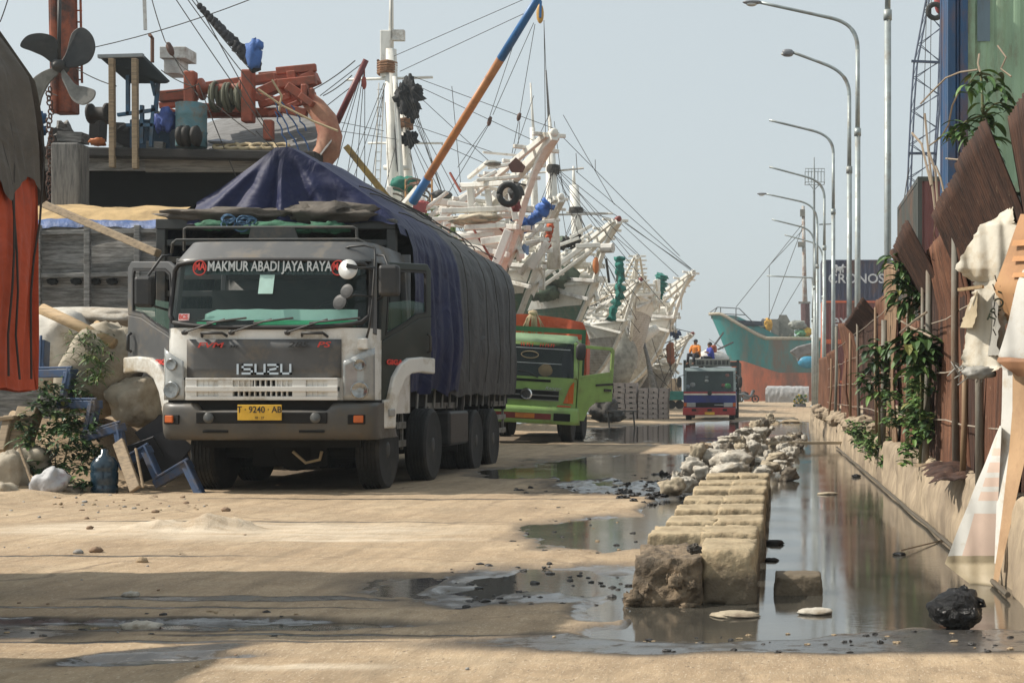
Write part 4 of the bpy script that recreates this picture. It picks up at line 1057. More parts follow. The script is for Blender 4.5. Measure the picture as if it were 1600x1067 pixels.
# camera sees the near end of the load: tail hangs at the near face too
b = MB(); b.surf(lambda u, v: lt(u, .26+.74*v+.03*math.sin(u*30)*(1-v), .035), 160, 50); b.surf(ltend(.03, .26, 1, 2.42), 60, 20)
b.build('grey_tarp', T_BROWN, LT, smooth=True)
b = MB(); b.bx(xr-2.5, xr-.55, yf, yb-.05, 1.0, 1.2); b.bx(xr-1.7, xr-.9, yf-2.2, yb-.3, .65, 1.0); b.build('chassis', DARK, LT)
for y in (8.0, 6.9):
    for x, sd in ((xr-.22,1),(xr-2.3,-1)): wheel(LT, x, y, .47, .5, .45, sd)
b = MB(); b.bx(xr-2.5, xr-.1, 4.3, 6.1, .7, 2.5); b.build('cab', LIME, LT, bev=.12)
for x, sd in ((xr-.3,1),(xr-2.3,-1)): wheel(LT, x, 5.0, .47, .5, .28, sd)
for k in range(8):
    b = MB()
    y = yb-.08-k*.16-(k > 3)*k*.12; b.tube([lt((yb-y+.02*j*(1 if k % 2 else -1))/(yb-yf), .01+.05*j, .03) for j in range(9)], .007, 5)
    b.build('tie_rope', ROPE, LT)
# ------------------------------------------------------------------ left bank: bags, planks, weeds
random.seed(21)
CANV = mat('pale_canvas_bag', (.40,.35,.27), .8, var=.22, scale=2, dirt=(.22,.17,.11), damt=.5, dscale=1.4, bump=.35, bscale=40, bdist=.01)
CANW = mat('white_canvas_bag', (.55,.52,.46), .8, var=.2, scale=2, dirt=(.30,.24,.17), damt=.45, dscale=1.6, bump=.35, bscale=40)
WOOD = woodmat('weathered_wood', (.27,.20,.125), .35)
WOODL = woodmat('tan_plank', (.40,.28,.155), .3)
GWOOD = woodmat('grey_ship_plank', (.25,.24,.225), .4, (1.5,10,14), dirt=(.09,.085,.075), damt=.55)
BLUEP = mat('faded_blue_steel', (.04,.075,.155), .5, var=.3, dirt=(.11,.085,.065), damt=.42, dscale=4)
def bagsurf(c, r, seed, sag=.15, folds=.05, rot=None, nu=36, nv=20):
    b = MB(); c = V(c)
    def f(u, v):
        th = 2*math.pi*u; ph = math.pi*(v*.998+.001)
        d = V([math.copysign(abs(q)**.75, q) for q in (math.sin(ph)*math.cos(th), math.sin(ph)*math.sin(th), math.cos(ph))])
        k = 1+sag*fbm(d.x*1.1+seed, d.y*1.1, d.z*1.1, 3)+folds*math.sin(th*9+seed+3*nz(d.z*2,seed))*math.sin(ph)**2*.6+.03*fbm(d.x*6, d.y*6, d.z*6+seed, 3)+folds*2.2*(.25-abs(nz(d.x*2.6+seed, d.y*2.6, d.z*3.4)))+folds*1.2*(.2-abs(nz(d.x*6+seed, d.y*6+3, d.z*7)))
        p = V((d.x*r[0]*k, d.y*r[1]*k, d.z*r[2]*k))
        return c+(rot @ p if rot else p)
    b.surf(f, nu, nv, cu=True, flip=True); return b
bagsurf(P(160,578,18.2), (.42,.5,.62), 3., .2, .04, Matrix.Rotation(R(24),3,'Y')).build('bulk_bag', CANV, smooth=True, label='biggest bulging beige bulk bag slumped beside the open truck door', cat='bulk bag')
bagsurf(P(92,548,18.6), (.36,.5,.5), 8., .2, .03).build('bulk_bag', CANW, smooth=True, label='pale bulk bag squeezed between the red tarpaulin and the beige bag', cat='bulk bag')
bagsurf(P(150,497,19.4), (.9,.6,.14), 13., .15, .03).build('bulk_bag', CANW, smooth=True, label='flat pale bag lying on top under the grey wooden hull', cat='bulk bag')
bagsurf(P(12,742,16.4), (.19,.2,.27), 4., .2, .06).build('sack', CANV, smooth=True, label='beige sack standing at the left picture edge under the timber', cat='sack')
bagsurf(P(5,768,16.0), (.14,.16,.1), 6., .25, .06).build('sack', CANV, smooth=True, label='small slumped beige sack in front of the standing sack', cat='sack')
bagsurf(P(76,757,16.3), (.2,.15,.15), 5., .3, .05, Matrix.Rotation(R(-30),3,'Y')).build('sack', mat('grey_white_sack', (.42,.42,.43), .6, dirt=(.2,.08,.08), damt=.3, bump=.5), smooth=True, label='small grey and white plastic sack leaning on the weeds', cat='sack')
b = MB(); b.surf(lambda u, v: G(42,775)+V((.22*u-.02, .08*v-.1*u, .16-.15*u+.05*math.sin(v*3))), 10, 6); b.build('paper_scrap', mat('paper_white', (.62,.64,.66), .7), solid=.006, label='crumpled white paper scrap near the small plastic sack', cat='paper')
b = MB(); b.tube([P(66,483,18.0), P(120,508,17.9), P(178,537,17.8)], [.075,.072,.07], 12); b.build('timber_pole', WOODL, smooth=True, label='thick round pole lying across the bulk bags', cat='pole')
b = MB(); b.tube([P(150,506,18.3), P(182,527,18.2)], [.05,.05], 10); b.build('timber_pole', WOODL, smooth=True, label='short thin pole lying above the thick round pole', cat='pole')
b = MB(); b.bar(P(52,312,18.8), P(247,396,17.9), .095, .10, up=(0,1,0)); b.build('plank', WOOD, bev=.01, label='long tan plank sloping down from the red tarpaulin to the truck', cat='plank')
zig = [(68,533),(66,584),(110,583),(101,632),(148,632),(138,683),(185,669),(195,725),(229,705),(250,753),(292,728),(314,774)]
b = MB(); n = len(zig)
for k in range(n-1):
    p0 = P(*zig[k], 17.6-.085*k); p1 = P(*zig[k+1], 17.6-.085*(k+1)); t_ = (p1-p0).normalized()
    e = t_*(.06 if k % 2 else .0)
    b.bar(p0-e, p1+e, .10, .15 if k < 6 else .10, up=(0,1,0))
    b.bar(p0-e+V((.0,-.06,.07)), p1+e+V((0,-.06,.07)), .03, .025, up=(0,1,0))
b.build('stair_stringer', BLUEP, bev=.008, label='bent zigzag blue steel stair stringer sloping down to the road', cat='stair stringer')
b = MB(); c = G(153,775)
b.lathe(c+V((0,.16,0)), (0,0,1), [(.12,0),(.15,.02),(.152,.1),(.142,.12),(.152,.15),(.152,.26),(.142,.28),(.152,.31),(.15,.37),(.11,.44),(.045,.48),(.04,.54),(0,.55)], 24)
b.build('water_jug', mat('dark_blue_jug', (.015,.04,.065), .2, var=.2, coat=.3), smooth=True, label='dark blue plastic water jug standing among the weeds', cat='water jug')
random.seed(5)
for (p0, p1, w, h, lab) in (((22,720,16.9),(48,640,17.2),.24,.2,'thick mossy post leaning under the red tarpaulin'),((-10,655,17.),(28,652,17.),.05,.2,'short grey plank end just under the red tarpaulin'),((2,705,16.8),(14,650,17.),.1,.08,'thin stake beside the mossy post'),
                     ((185,690,16.8),(212,765,16.4),.14,.05,'broken tan board leaning near the water jug'),((212,700,16.6),(224,762,16.4),.03,.03,'thin tan batten leaning beside the broken board'),((30,700,16.4),(52,760,16.2),.03,.03,'curved thin branch leaning on the beige sack')):
    b = MB(); b.bar(P(*p0), P(*p1), w, h, up=(0,1,0)); b.build('timber_piece', WOOD, bev=.012, label=lab, cat='timber')
b = MB()
for k in range(5): b.box(P(230,690,17.4)+V((rnd(-.35,.35), rnd(-.1,.3), rnd(-.3,.1))), (.4,.04,.5), Matrix.Rotation(rnd(-.8,.8),3,'Y') @ Matrix.Rotation(rnd(-.5,.5),3,'X'))
b.build('dark_sheet_heap', mat('dark_sheets', (.03,.03,.035), .8), label='heap of dark sheets under the truck front corner', cat='scrap heap')
LEAF = [mat('leaf_green', (.05,.11,.025), .55, var=.35), mat('leaf_light', (.10,.18,.04), .55, var=.3), mat('leaf_dark', (.022,.055,.016), .5, var=.3), mat('leaf_yellow', (.19,.19,.05), .6, var=.3)]
STEM = mat('green_stem', (.12,.12,.05), .8); TWIG = mat('dry_twig', (.28,.22,.16), .85)
def shrub(name, blobs, n, L, w, label, cat, stems, droop=.7, mixw=(.5,.3,.15,.05), group=None, loc=None):
    """blobs: (centre, radii) leaf clouds; stems: list of point lists"""
    loc = loc or stems[0][0]
    T = thing(name, tuple(loc), label, cat, group)
    b = MB()
    for st in stems: b.tube(st, [.014*(1-.6*k/(len(st)-1)) for k in range(len(st))], 6)
    b.build('stem', STEM, T, smooth=True)
    bl = MB(); tot = sum(r[0]*r[1]*r[2] for c, r in blobs)
    for c, r in blobs:
        c = V(c); m_ = max(4, int(n*(r[0]*r[1]*r[2])/tot)); tw = max(3, m_//9)
        nodes = [c+V((rnd(-1,1)*r[0], rnd(-1,1)*r[1], rnd(-1,1)*r[2]))*.85 for _ in range(tw)]
        for _ in range(m_):
            q = random.choice(nodes)+V((rnd(-1,1),rnd(-1,1),rnd(-1,1)))*L*.35
            a = rnd(0, 2*math.pi); dd = V((math.cos(a), math.sin(a), rnd(-.5,.6)))
            bl.mi = random.choices((0,1,2,3), mixw)[0]; bl.leaf(q, dd, L*rnd(.6,1.25), w*rnd(.7,1.2), droop*rnd(.4,1.4))
    bl.build('foliage', LEAF, T, recalc=False); return T
random.seed(31)
q0 = P(90,770,17.0)
shrub('weed_clump', [(P(85,640,17.2),(.35,.3,.3)),(P(90,700,16.9),(.45,.35,.35)),(P(60,735,16.7),(.25,.25,.2)),(P(120,745,16.6),(.22,.2,.16)),(P(125,680,17.2),(.3,.3,.4)),(P(105,620,17.4),(.35,.3,.3)),(P(60,690,17.0),(.25,.3,.25))], 1900, .12, .045, 'dense dark green weeds growing between the bags and the blue stringer', 'weeds', [[q0, P(85,700,17)], [q0, P(70,690,17)], [q0, P(110,680,17.1)]], .7, (.35,.12,.5,.03))  # darker leaf mix paints these weeds as if in shade
shrub('grass_tuft', [(P(140,540,17.7),(.25,.2,.2)),(P(150,575,17.5),(.18,.2,.2))], 420, .14, .018, 'feathery green tuft growing over the beige bulk bag', 'weeds', [[P(140,600,17.8), P(145,540,17.7)]], 1.1, (.3,.4,.1,.2))
bagsurf(P(48,718,16.8), (.2,.2,.16), 14., .3, .07).build('sack', CANV, smooth=True, label='half hidden beige sack wedged between mossy post and weeds', cat='sack')
bagsurf(P(108,768,16.5), (.14,.14,.08), 15., .3, .08).build('sack', mat('dusty_sack', (.26,.22,.17), .85, bump=.5), smooth=True, label='flat dusty sack on the ground between weeds and water jug', cat='sack')
bagsurf(P(212,628,17.9), (.28,.3,.3), 16., .3, .06).build('bulk_bag', CANV, smooth=True, label='lower beige bag between bulk bag and truck front wheel', cat='bulk bag')
# grey wooden barge hull behind the bags
random.seed(41)
d = 21.5
BG = thing('wooden_barge', tuple(P(150,480,d)), 'grey weathered wooden barge hull stacked with sand and blue sheets behind the bags', 'barge')
zt, zb = P(0,350,d).z, .3
b = MB()
def hullp(u, v):
    x = -15+u*6.9; z = zb+(zt-zb)*v
    y = d+.06*nz(x*.9,z*1.4)+.04*math.sin(x*.5)+.25*(1-v)**2+(.02 if int(v*9.99) % 2 else 0)
    return V((x, y, z+.05*nz(x*.5)*v+.03*x*0))
b.surf(hullp, 90, 41)
b.surf(lambda u, v: hullp(u,1)+V((0,v*3.5,-.02)), 40, 6)
b.surf(lambda u, v: hullp(1,v)+V((0,u*3.5,0)), 6, 12)
b.build('hull', GWOOD, BG)
for px in (137, 60, 215):
    b = MB(); b.bar(P(px,352,d-.1), P(px,480,d-.1), .09, .07, up=(0,1,0)); b.build('rib', GWOOD, BG, bev=.01)
for py in (365, 432):
    b = MB(); b.bar(P(20,py,d-.06), P(262,py-4,d-.06), .07, .10, up=(0,1,0)); b.build('rub_rail', GWOOD, BG, bev=.01)
b = MB(); b.surf(lambda u, v: P(0,0,0)*0+hullp(u,1)+V((0,.1+v*2.2,.05+.42*math.sin(min(1,v*1.6)*1.57)+.09*nz(u*9,v*3)+.04*nz(u*30,v*8))), 70, 14)
b.build('sand_load', mat('ochre_sand', (.42,.29,.14), .95, var=.3, bump=.6, bscale=14), BG, smooth=True)
b = MB(); b.surf(lambda u, v: hullp(.38+.5*u,1)+V((0,-.04+v*.35,.05+.05*v+.05*nz(u*13,v*4)-(.1+.05*nz(u*20))*(v < .1))), 60, 8)
b.build('blue_sheet', mat('blue_sheet', (.05,.10,.25), .55, var=.4, bump=.6, bscale=10, bdist=.03), BG, smooth=True)
SC = mat('dark_hole', (.012,.012,.012), .9)
for px in (83,120,150,176,210):
    b = MB(); b.blob(P(px,440,d-.02), (.09,.05,.05), .3); b.build('scupper', SC, BG)
# ------------------------------------------------------------------ orange-railed ship
random.seed(51)
d = 25.; s = d/F
ORW = mat('orange_painted_timber', (.31,.07,.033), .6, var=.3, dirt=(.16,.07,.045), damt=.42, dscale=2.5, bump=.3)
ORL = mat('sunbleached_orange_timber', (.36,.17,.10), .7, var=.25, dirt=(.30,.11,.07), damt=.5, dscale=2, bump=.3)
DKW = woodmat('dark_tarred_timber', (.022,.019,.017), .4)
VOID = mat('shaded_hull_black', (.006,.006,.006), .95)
TEAL = mat('teal_drum_paint', (.10,.22,.25), .45, var=.25, dirt=(.2,.13,.08), damt=.4, dscale=3)
SH = thing('wooden_cargo_ship', tuple(P(300,300,d+2)), 'wooden ship with orange timber rails and a rounded bow towering over the largest truck', 'ship')
def bar(px0,py0,px1,py1,w,h=None,dd=0.,dd1=None): 
    b = MB(); b.bar(P(px0,py0,d+dd), P(px1,py1,d+(dd if dd1 is None else dd1)), w, h or w, up=(0,1,0)); return b
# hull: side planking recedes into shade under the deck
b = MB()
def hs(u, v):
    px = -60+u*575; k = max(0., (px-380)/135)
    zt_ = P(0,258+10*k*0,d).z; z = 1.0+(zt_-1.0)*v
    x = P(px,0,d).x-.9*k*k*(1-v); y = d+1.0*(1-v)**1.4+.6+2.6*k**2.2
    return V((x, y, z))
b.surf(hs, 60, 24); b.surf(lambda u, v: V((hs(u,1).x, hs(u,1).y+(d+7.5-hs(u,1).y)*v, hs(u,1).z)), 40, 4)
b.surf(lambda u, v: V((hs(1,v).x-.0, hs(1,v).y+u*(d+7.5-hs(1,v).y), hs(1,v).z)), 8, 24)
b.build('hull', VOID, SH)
bar(-40,240,505,250,.16,.9,.25).build('deck_edge_beam', DKW, SH, bev=.02)
b = MB(); b.bx(P(225,0,d).x, P(470,0,d).x, d+.05, d+.15, P(0,268,d).z, P(0,244,d).z); b.build('rail_plank', woodmat('pale_rail_plank', (.21,.19,.16), .3, (1,10,14), dirt=(.07,.06,.05)), SH)
b = MB(); b.bx(P(45,0,d).x, P(225,0,d).x, d+.05, d+.12, P(0,266,d).z, P(0,246,d).z); b.build('rail_plank', GWOOD, SH)
b = MB(); b.surf(lambda u, v: P(440+78*u, 262+60*v-30*u*(1-v), d+.5+1.2*v+.6*u), 12, 8); b.build('bow_planking', GWOOD, SH, smooth=True)
# inside of the flared bow, far side
b = MB()
def inn(u, v):
    top = [(290,206),(335,188),(400,172),(450,158),(488,154),(520,186)]; bot = [(290,246),(340,250),(400,255),(450,262),(490,258),(518,222)]
    k = u*5; j = min(int(k),4); f = k-j
    a = [top[j][i]*(1-f)+top[j+1][i]*f for i in (0,1)]; c = [bot[j][i]*(1-f)+bot[j+1][i]*f for i in (0,1)]
    return P(c[0]*(1-v)+a[0]*v, c[1]*(1-v)+a[1]*v, d+.4+2.4*v-.4*u+.05*nz(u*8,v*5))
b.surf(inn, 40, 14); b.build('bow_deck', woodmat('grey_deck', (.17,.17,.17), .3, (1,12,12), dirt=(.09,.085,.08)), SH, smooth=True)
stem = [(420,272),(460,270),(496,258),(512,236),(516,212),(509,188),(494,168),(476,150)]
b = MB(); b.tube([P(x,y,d+.3+.05*k) for k,(x,y) in enumerate(stem)], [.12,.18,.21,.22,.22,.21,.18,.14], 10); b.build('bow_rail', ORL, SH, smooth=True)
for (a0,b0,a1,b1,w,h,dd) in ((250,152,308,147,.2,.16,.9),(430,122,490,108,.16,.16,1.2),(440,145,496,120,.22,.3,1.0),(445,160,492,150,.2,.26,.9),(450,135,486,160,.16,.2,.6),(405,118,478,112,.1,.1,1.3),(308,168,392,172,.15,.15,1.1),(392,150,440,160,.15,.12,1.0),(470,150,490,165,.12,.2,.4),(255,172,300,186,.14,.12,1.2),(480,105,480,135,.1,.2,1.0),(300,140,440,120,.16,.2,1.3),(312,178,440,176,.16,.16,1.2),(400,150,440,132,.2,.2,1.1),(432,112,494,106,.14,.1,.9),(436,132,494,126,.16,.16,.8),(442,170,480,178,.16,.14,.6),(405,165,455,150,.12,.1,.8),(420,180,470,160,.1,.1,.7),(456,112,462,165,.16,.16,.9),(250,166,300,160,.12,.12,1.3)):
    bar(a0,b0,a1,b1,w,h,dd).build('rail_beam', ORW, SH, bev=.015)
for (px, y0, y1, w) in ((298,112,190,.20),(388,110,192,.21),(420,188,220,.17),(487,138,165,.1),(476,132,165,.12)):
    b = MB(); b.bar(P(px,y1,d+.5), P(px,y0,d+.5), w, w, up=(0,1,0)); b.build('mooring_bitt', ORW, SH, bev=.03)
b = MB(); b.lathe(P(305,140,d+.6), (1,0,.02), [(.07,0),(.07,.1),(.2,.1),(.2,.14),(.09,.15),(.09,.85),(.2,.86),(.2,.9),(.06,.91)], 18)
dr = b.build('windlass_drum', ORW, SH, smooth=True)
b = MB()
pts = []
for k in range(180):
    a = k*.42; x = P(310,0,d).x+.62*k/180; r_ = .15+.06*math.sin(k*.09)+.03*nz(k*.2)
    pts.append(V((x, d+.6+r_*math.cos(a), P(0,141,d).z+r_*1.25*math.sin(a))))
b.tube(pts, .034, 6); b.build('mooring_rope', mat('olive_rope', (.12,.12,.085), .9, bump=.5), dr, smooth=True)
b = MB(); b.lathe(P(299,231,d+.2), (0,0,1), [(.26,0),(.27,.02),(.265,.25),(.275,.27),(.265,.29),(.265,.55),(.275,.57),(.265,.59),(.27,.78),(.25,.78),(.24,.74)], 24)
b.build('steel_drum', TEAL, SH, smooth=True)
# wheelhouse shed with tan posts
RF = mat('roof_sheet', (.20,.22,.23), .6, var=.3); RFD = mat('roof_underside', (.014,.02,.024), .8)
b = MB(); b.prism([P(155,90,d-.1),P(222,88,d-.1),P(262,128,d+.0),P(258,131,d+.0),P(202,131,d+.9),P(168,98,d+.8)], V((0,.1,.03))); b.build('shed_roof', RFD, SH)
b = MB(); b.bar(P(154,89,d-.12), P(224,87,d-.12), .06, .08, up=(0,1,0)); b.build('roof_fascia', RF, SH)
for px, y1 in ((175,262),(211,264)):
    b = MB(); b.bar(P(px,92,d-.2), P(px+1,y1,d-.2), .095, .09, up=(0,1,0)); b.build('shed_post', WOOD, SH, bev=.008)
BLUES = mat('blue_shed_paint', (.03,.10,.18), .5, var=.3, dirt=(.08,.07,.06), damt=.4)
for (x0,y0,x1,y1) in ((200,118,200,180),(232,102,243,150),(247,128,243,175),(198,196,240,196),(222,165,222,225),(240,165,236,230),(184,180,244,172)):
    bar(x0,y0,x1,y1,.06,.06,.2).build('shed_frame', BLUES, SH)
b = MB(); b.bx(P(182,0,d).x, P(246,0,d).x, d+.5, d+1.2, P(0,232,d).z, P(0,178,d).z); b.build('shed_wall', mat('dark_blue_wall', (.02,.06,.11), .6, var=.4), SH, bev=.02)
for px, ww in ((283,.16),(292,.15),(306,.16)):
    b = MB(); b.lathe(P(px-8,213,d-.1), (1,0,0), [(.02,0),(.17,.05),(.19,.12),(.12,.16),(.05,.18)], 16); b.build('winch_drum', DKW, SH, smooth=True)
b = MB(); b.lathe(P(140,178,d+.3), (1,0,0), [(.18,0),(.18,.05),(.12,.06),(.12,.3),(.19,.31),(.19,.36),(.1,.4)], 18); b.build('winch_drum', DKW, SH, smooth=True)
for k in range(16):
    b = MB(); c = P(rnd(60,285),rnd(196,236),d+rnd(.5,1.1))
    if k % 2: b.blob(c, (rnd(.12,.3),.2,rnd(.12,.28)), .5, 2, k*3.)
    else: b.box(c, (rnd(.15,.5),.3,rnd(.12,.4)), Matrix.Rotation(rnd(-.4,.4),3,'Y'))
    b.build('deck_gear', DKW if k % 3 else GWOOD, SH)
for (px,py,r,c) in ((262,188,(.16,.15,.2),(.05,.09,.30)),(57,185,(.16,.2,.14),(.04,.13,.28)),(153,222,(.14,.1,.07),(.5,.15,.04)),(55,205,(.2,.2,.14),(.02,.09,.2)),(345,222,(.24,.1,.04),(.35,.37,.42)),(250,192,(.1,.1,.16),(.04,.07,.25))):
    b = MB(); b.blob(P(px,py,d+.2), r, .45, 2.2, px*.1, 20, 12); b.build('deck_sheet', mat('deck_sheet_%d'%px, c, .6, var=.4, bump=.5), SH, smooth=True)
b = MB()
for k in range(6): 
    c = P(345+k*19,229,d+.15); b.tube([c+V((.12*math.cos(a), .08*math.sin(a), .055*math.sin(a))) for a in [j*math.pi/8 for j in range(17)]], .036, 6)
b.build('rope_coil', TANROPE, SH, smooth=True)
# funnel and mast of the ship
FW = mat('funnel_white', (.55,.55,.52), .5, dirt=(.25,.2,.16), damt=.35)
b = MB(); b.bx(P(203,0,d).x, P(246,0,d).x, d+1.2, d+1.7, P(0,66,d).z, P(0,47,d).z); b.bx(P(208,0,d).x, P(234,0,d).x, d+1.25, d+1.65, P(0,90,d).z, P(0,66,d).z)
fu = b.build('funnel', FW, SH, bev=.01)
b = MB(); b.line(P(227,47,d+1.4), P(224,-40,d+1.4), .035); b.build('aerial', FW, fu)
b = MB(); b.tube([P(238,98,d+1), P(238,60,d+1), P(234,55,d+.9)], .035, 8); b.build('exhaust_pipe', mat('rusty_pipe', (.16,.08,.05), .8), SH)
RUSTM = mat('rusty_orange_mast', (.30,.075,.03), .7, var=.4, dirt=(.055,.035,.03), damt=.55, dscale=1.6, bump=.4)
b = MB(); b.bar(P(102,178,d+.5), P(97,-60,d+.5), .38, .34, up=(0,1,0)); b.bar(P(86,178,d+.3), P(82,-60,d+.3), .10, .1, up=(0,1,0)); b.build('mast', RUSTM, SH, bev=.03)
b = MB()
for px in (121, 128): b.line(P(px,130,d+.6), P(px-3,-40,d+.6), .022)
for k in range(9): b.line(P(120,125-k*18,d+.6), P(128,125-k*18,d+.6), .015)
b.build('mast_ladder', RUSTM, SH)
b = MB(); b.bar(P(110,345,d-1.5), P(110,226,d-1.5), .46, .4, up=(0,1,0)); b.build('mast_post', woodmat('grey_post', (.15,.145,.135), .35, (12,12,1.2), dirt=(.05,.05,.05)), SH, bev=.03)
b = MB()
for k in range(30): 
    c = P(78-2*math.sin(k),140+k*7,d-.4); b.tube([c+V((.035*math.cos(a)*(1 if k % 2 else .3), .03*math.cos(a), .05*math.sin(a))) for a in [j*math.pi/4 for j in range(9)]], .014, 5)
b.build('anchor_chain', mat('rusty_chain', (.10,.05,.035), .8), SH)
b = MB()   # rigging
rig = [((236,-5),(256,60)),((256,60),(262,68)),((268,86),(296,112)),((270,86),(310,150)),((272,-5),(440,238)),((290,-5),(408,150)),((296,-5),(392,110)),((304,-5),(420,205)),((120,108),(182,135)),((0,35),(18,-20)),((40,122),(90,150)),((252,110),(300,135)),((260,145),(310,132)),((310,130),(375,290)),((322,150),(400,212)),((490,140),(555,95)),((505,150),(550,118)),((400,205),(440,240))]
for (a, c) in rig: b.line(P(*a,d+.1), P(*c,d-.2), .0095, .03)
b.line(P(145,75,d+8), P(420,-12,d+8), .012, .1); b.build('rigging', ROPE, SH)
b = MB(); b.blob(P(266,77,d), (.06,.06,.13), .1, rot=Matrix.Rotation(-.35,3,'Y')); b.build('pulley_block', mat('brown_block', (.10,.05,.035), .6), SH, smooth=True)
b = MB()
for k in range(16):
    tt = k/15; c = P(312+86*tt, 10+92*tt, d-.1); b.blob(c, (.05+.10*tt*rnd(.5,1),.05,.06+.10*tt*rnd(.3,1)), .4, 2, k*2., 10, 8)
b.build('furled_sail', mat('grey_bundle', (.045,.045,.05), .9, var=.5), SH, smooth=True)
b = MB(); b.blob(P(396,84,d-.15), (.13,.1,.26), .5, 2, 3.); b.blob(P(402,72,d-.15), (.1,.1,.1), .5, 2, 5.); b.build('blue_cloth', mat('blue_cloth', (.05,.12,.33), .8, var=.4), SH, smooth=True)
b = MB(); b.tube([P(404,140,d-.2),P(440,165,d-.2),P(490,190,d-.2),P(528,205,d-.25)], .022, 6); b.tube([P(425,125,d),P(440,150,d),P(436,175,d)], .02, 6); b.build('tan_rope', TANROPE, SH)
b = MB()
for (a0,b0,a1,b1) in ((425,152,470,240),(440,160,485,235),(455,165,480,205),(430,175,450,232)): b.tube([P(a0+(a1-a0)*k/8+2*math.sin(k*2.2), b0+(b1-b0)*k/8, d-.15) for k in range(9)], .014, 5)
b.build('blue_lashing', mat('blue_lashing', (.03,.08,.2), .7), SH)
# big bronze propeller stowed by the mast
PR = thing('propeller', tuple(P(92,102,d-1.0)), 'large four bladed ship propeller hanging in front of the rusty mast', 'propeller')
PG = mat('propeller_grey', (.028,.029,.029), .5, .2, .3, dirt=(.07,.065,.06), damt=.4); PL = mat('propeller_pale', (.17,.165,.15), .55, .1, .25, dirt=(.1,.1,.09), damt=.4)
pc = P(92,103,d-1.)
def blade(pts, m_, tw):
    b = MB(); pts3 = []
    root = V(pts[0]); n = len(pts)
    b.prism([P(x,y,d-1.+tw*(math.hypot(x-92,y-103)/60)) for x,y in pts], V((0,.035,0)))
    b.build('blade', m_, PR, bev=.01)
def sm_poly(pts, n=6):
    out = []; m_ = len(pts)
    for i in range(m_):
        p0,p1,p2,p3 = [np.array(pts[(i+k-1) % m_], float) for k in range(4)]
        for k in range(n):
            t_ = k/n; out.append(tuple(.5*((2*p1)+(-p0+p2)*t_+(2*p0-5*p1+4*p2-p3)*t_**2+(-p0+3*p1-3*p2+p3)*t_**3)))
    return out
blade(sm_poly([(90,100),(92,80),(86,60),(65,52),(42,56),(31,72),(48,80),(66,88),(80,98)]), PG, -.15)
blade(sm_poly([(94,100),(103,82),(112,52),(128,43),(143,55),(148,75),(140,95),(122,104),(104,106)]), PG, .15)
blade(sm_poly([(88,106),(70,110),(50,124),(43,145),(48,162),(60,169),(66,150),(78,128),(90,116)]), PL, .1)
blade(sm_poly([(96,106),(106,118),(118,132),(134,136),(148,142),(145,155),(130,164),(114,158),(104,140),(96,122)]), PL, -.1)
b = MB(); b.lathe(pc+V((0,.15,0)), (0,-1,0), [(.11,0),(.11,.2),(.07,.28),(0,.3)], 16); b.line(P(93,-20,d-1.02), P(92,100,d-1.05), .03, n=6); b.build('hub', PG, PR, smooth=True)
# spars seen between the ships
d = 32.
b = MB(); b.tube([P(572,94,d), P(526,192,d)], [.065,.075], 10); t_ = b.build('cargo_boom', mat('maroon_spar', (.16,.03,.03), .5, var=.3), smooth=True, label='short maroon boom rising beside the orange ship bow', cat='boom')
b = MB(); b.blob(P(569,130,d), (.06,.05,.14), .2); b.line(P(570,98,d), P(569,125,d), .01); b.build('pulley_block', mat('red_block', (.30,.06,.04), .6), t_)
b = MB(); b.line(P(565,100,d), P(500,150,d), .010); b.line(P(550,135,d), P(505,170,d), .010)
for q in ((560,290),(575,300),(590,310),(540,280),(530,275)): b.line(P(570,100,d), P(q[0]-20,q[1],d+1), .0085)
b.build('rigging', ROPE, t_)
b = MB(); b.bar(P(541,229,d+1), P(608,312,d+1), .14, .12, up=(0,1,0)); b.build('cargo_boom', mat('yellow_spar', (.34,.22,.05), .6, var=.3, dirt=(.12,.08,.04)), label='dirty yellow boom slanting down behind the navy tarpaulin', cat='boom')
# ------------------------------------------------------------------ row of white wooden ships moored along the quay
WW = mat('weathered_white_paint', (.74,.72,.66), .7, var=.1, scale=4, dirt=(.36,.30,.22), damt=.24, dscale=2.2, bump=.3, bscale=12, stretch=(1,1,.5))
WW2 = mat('grey_white_paint', (.60,.58,.54), .7, var=.18, scale=4, dirt=(.26,.22,.17), damt=.36, dscale=2.2, bump=.3, bscale=12)
GH = mat('faded_green_hull', (.09,.17,.12), .7, var=.35, dirt=(.2,.19,.15), damt=.5, dscale=1.2, stretch=(1,1,.4))
def plank(name, col, dirt, sc=2.4):
    t = NT(name); w = t.coord((1,1,1)); wv = t.n.new('ShaderNodeTexWave'); wv.bands_direction = 'Z'; wv.inputs['Scale'].default_value = sc; wv.inputs['Distortion'].default_value = 1.2; wv.inputs['Detail'].default_value = 2
    t.link(w, wv.inputs['Vector']); seam = t.ramp(wv.outputs['Fac'], [(.04, 1.), (.12, 0.)])
    f = t.noise(t.coord((1,1,.3)), 2.2, 9, .75); g = t.noise(t.coord((3,3,.25)), 1.6, 8, .75)
    c = t.ramp(f, [(.3, tuple(q*.7 for q in col)), (.5, col), (.7, tuple(min(1,q*1.15) for q in col))])
    c = t.mix(t.ramp(g, [(.46, 0.), (.66, .75)]), c, dirt); c = t.mix(t.math('MULTIPLY', seam, .3), c, tuple(q*.4 for q in dirt))
    t.set(Base_Color=c, Roughness=.75); t.bump(f, .4, .03); return t.m
GH = plank('green_hull_planks', (.10,.18,.13), (.26,.23,.17)); WHL = plank('white_hull_planks', (.66,.64,.58), (.34,.28,.2)); GHL = plank('grey_hull_planks', (.52,.50,.47), (.26,.21,.16))
CREAM = mat('cream_planks', (.50,.42,.29), .75, var=.25, dirt=(.25,.18,.11), damt=.5)
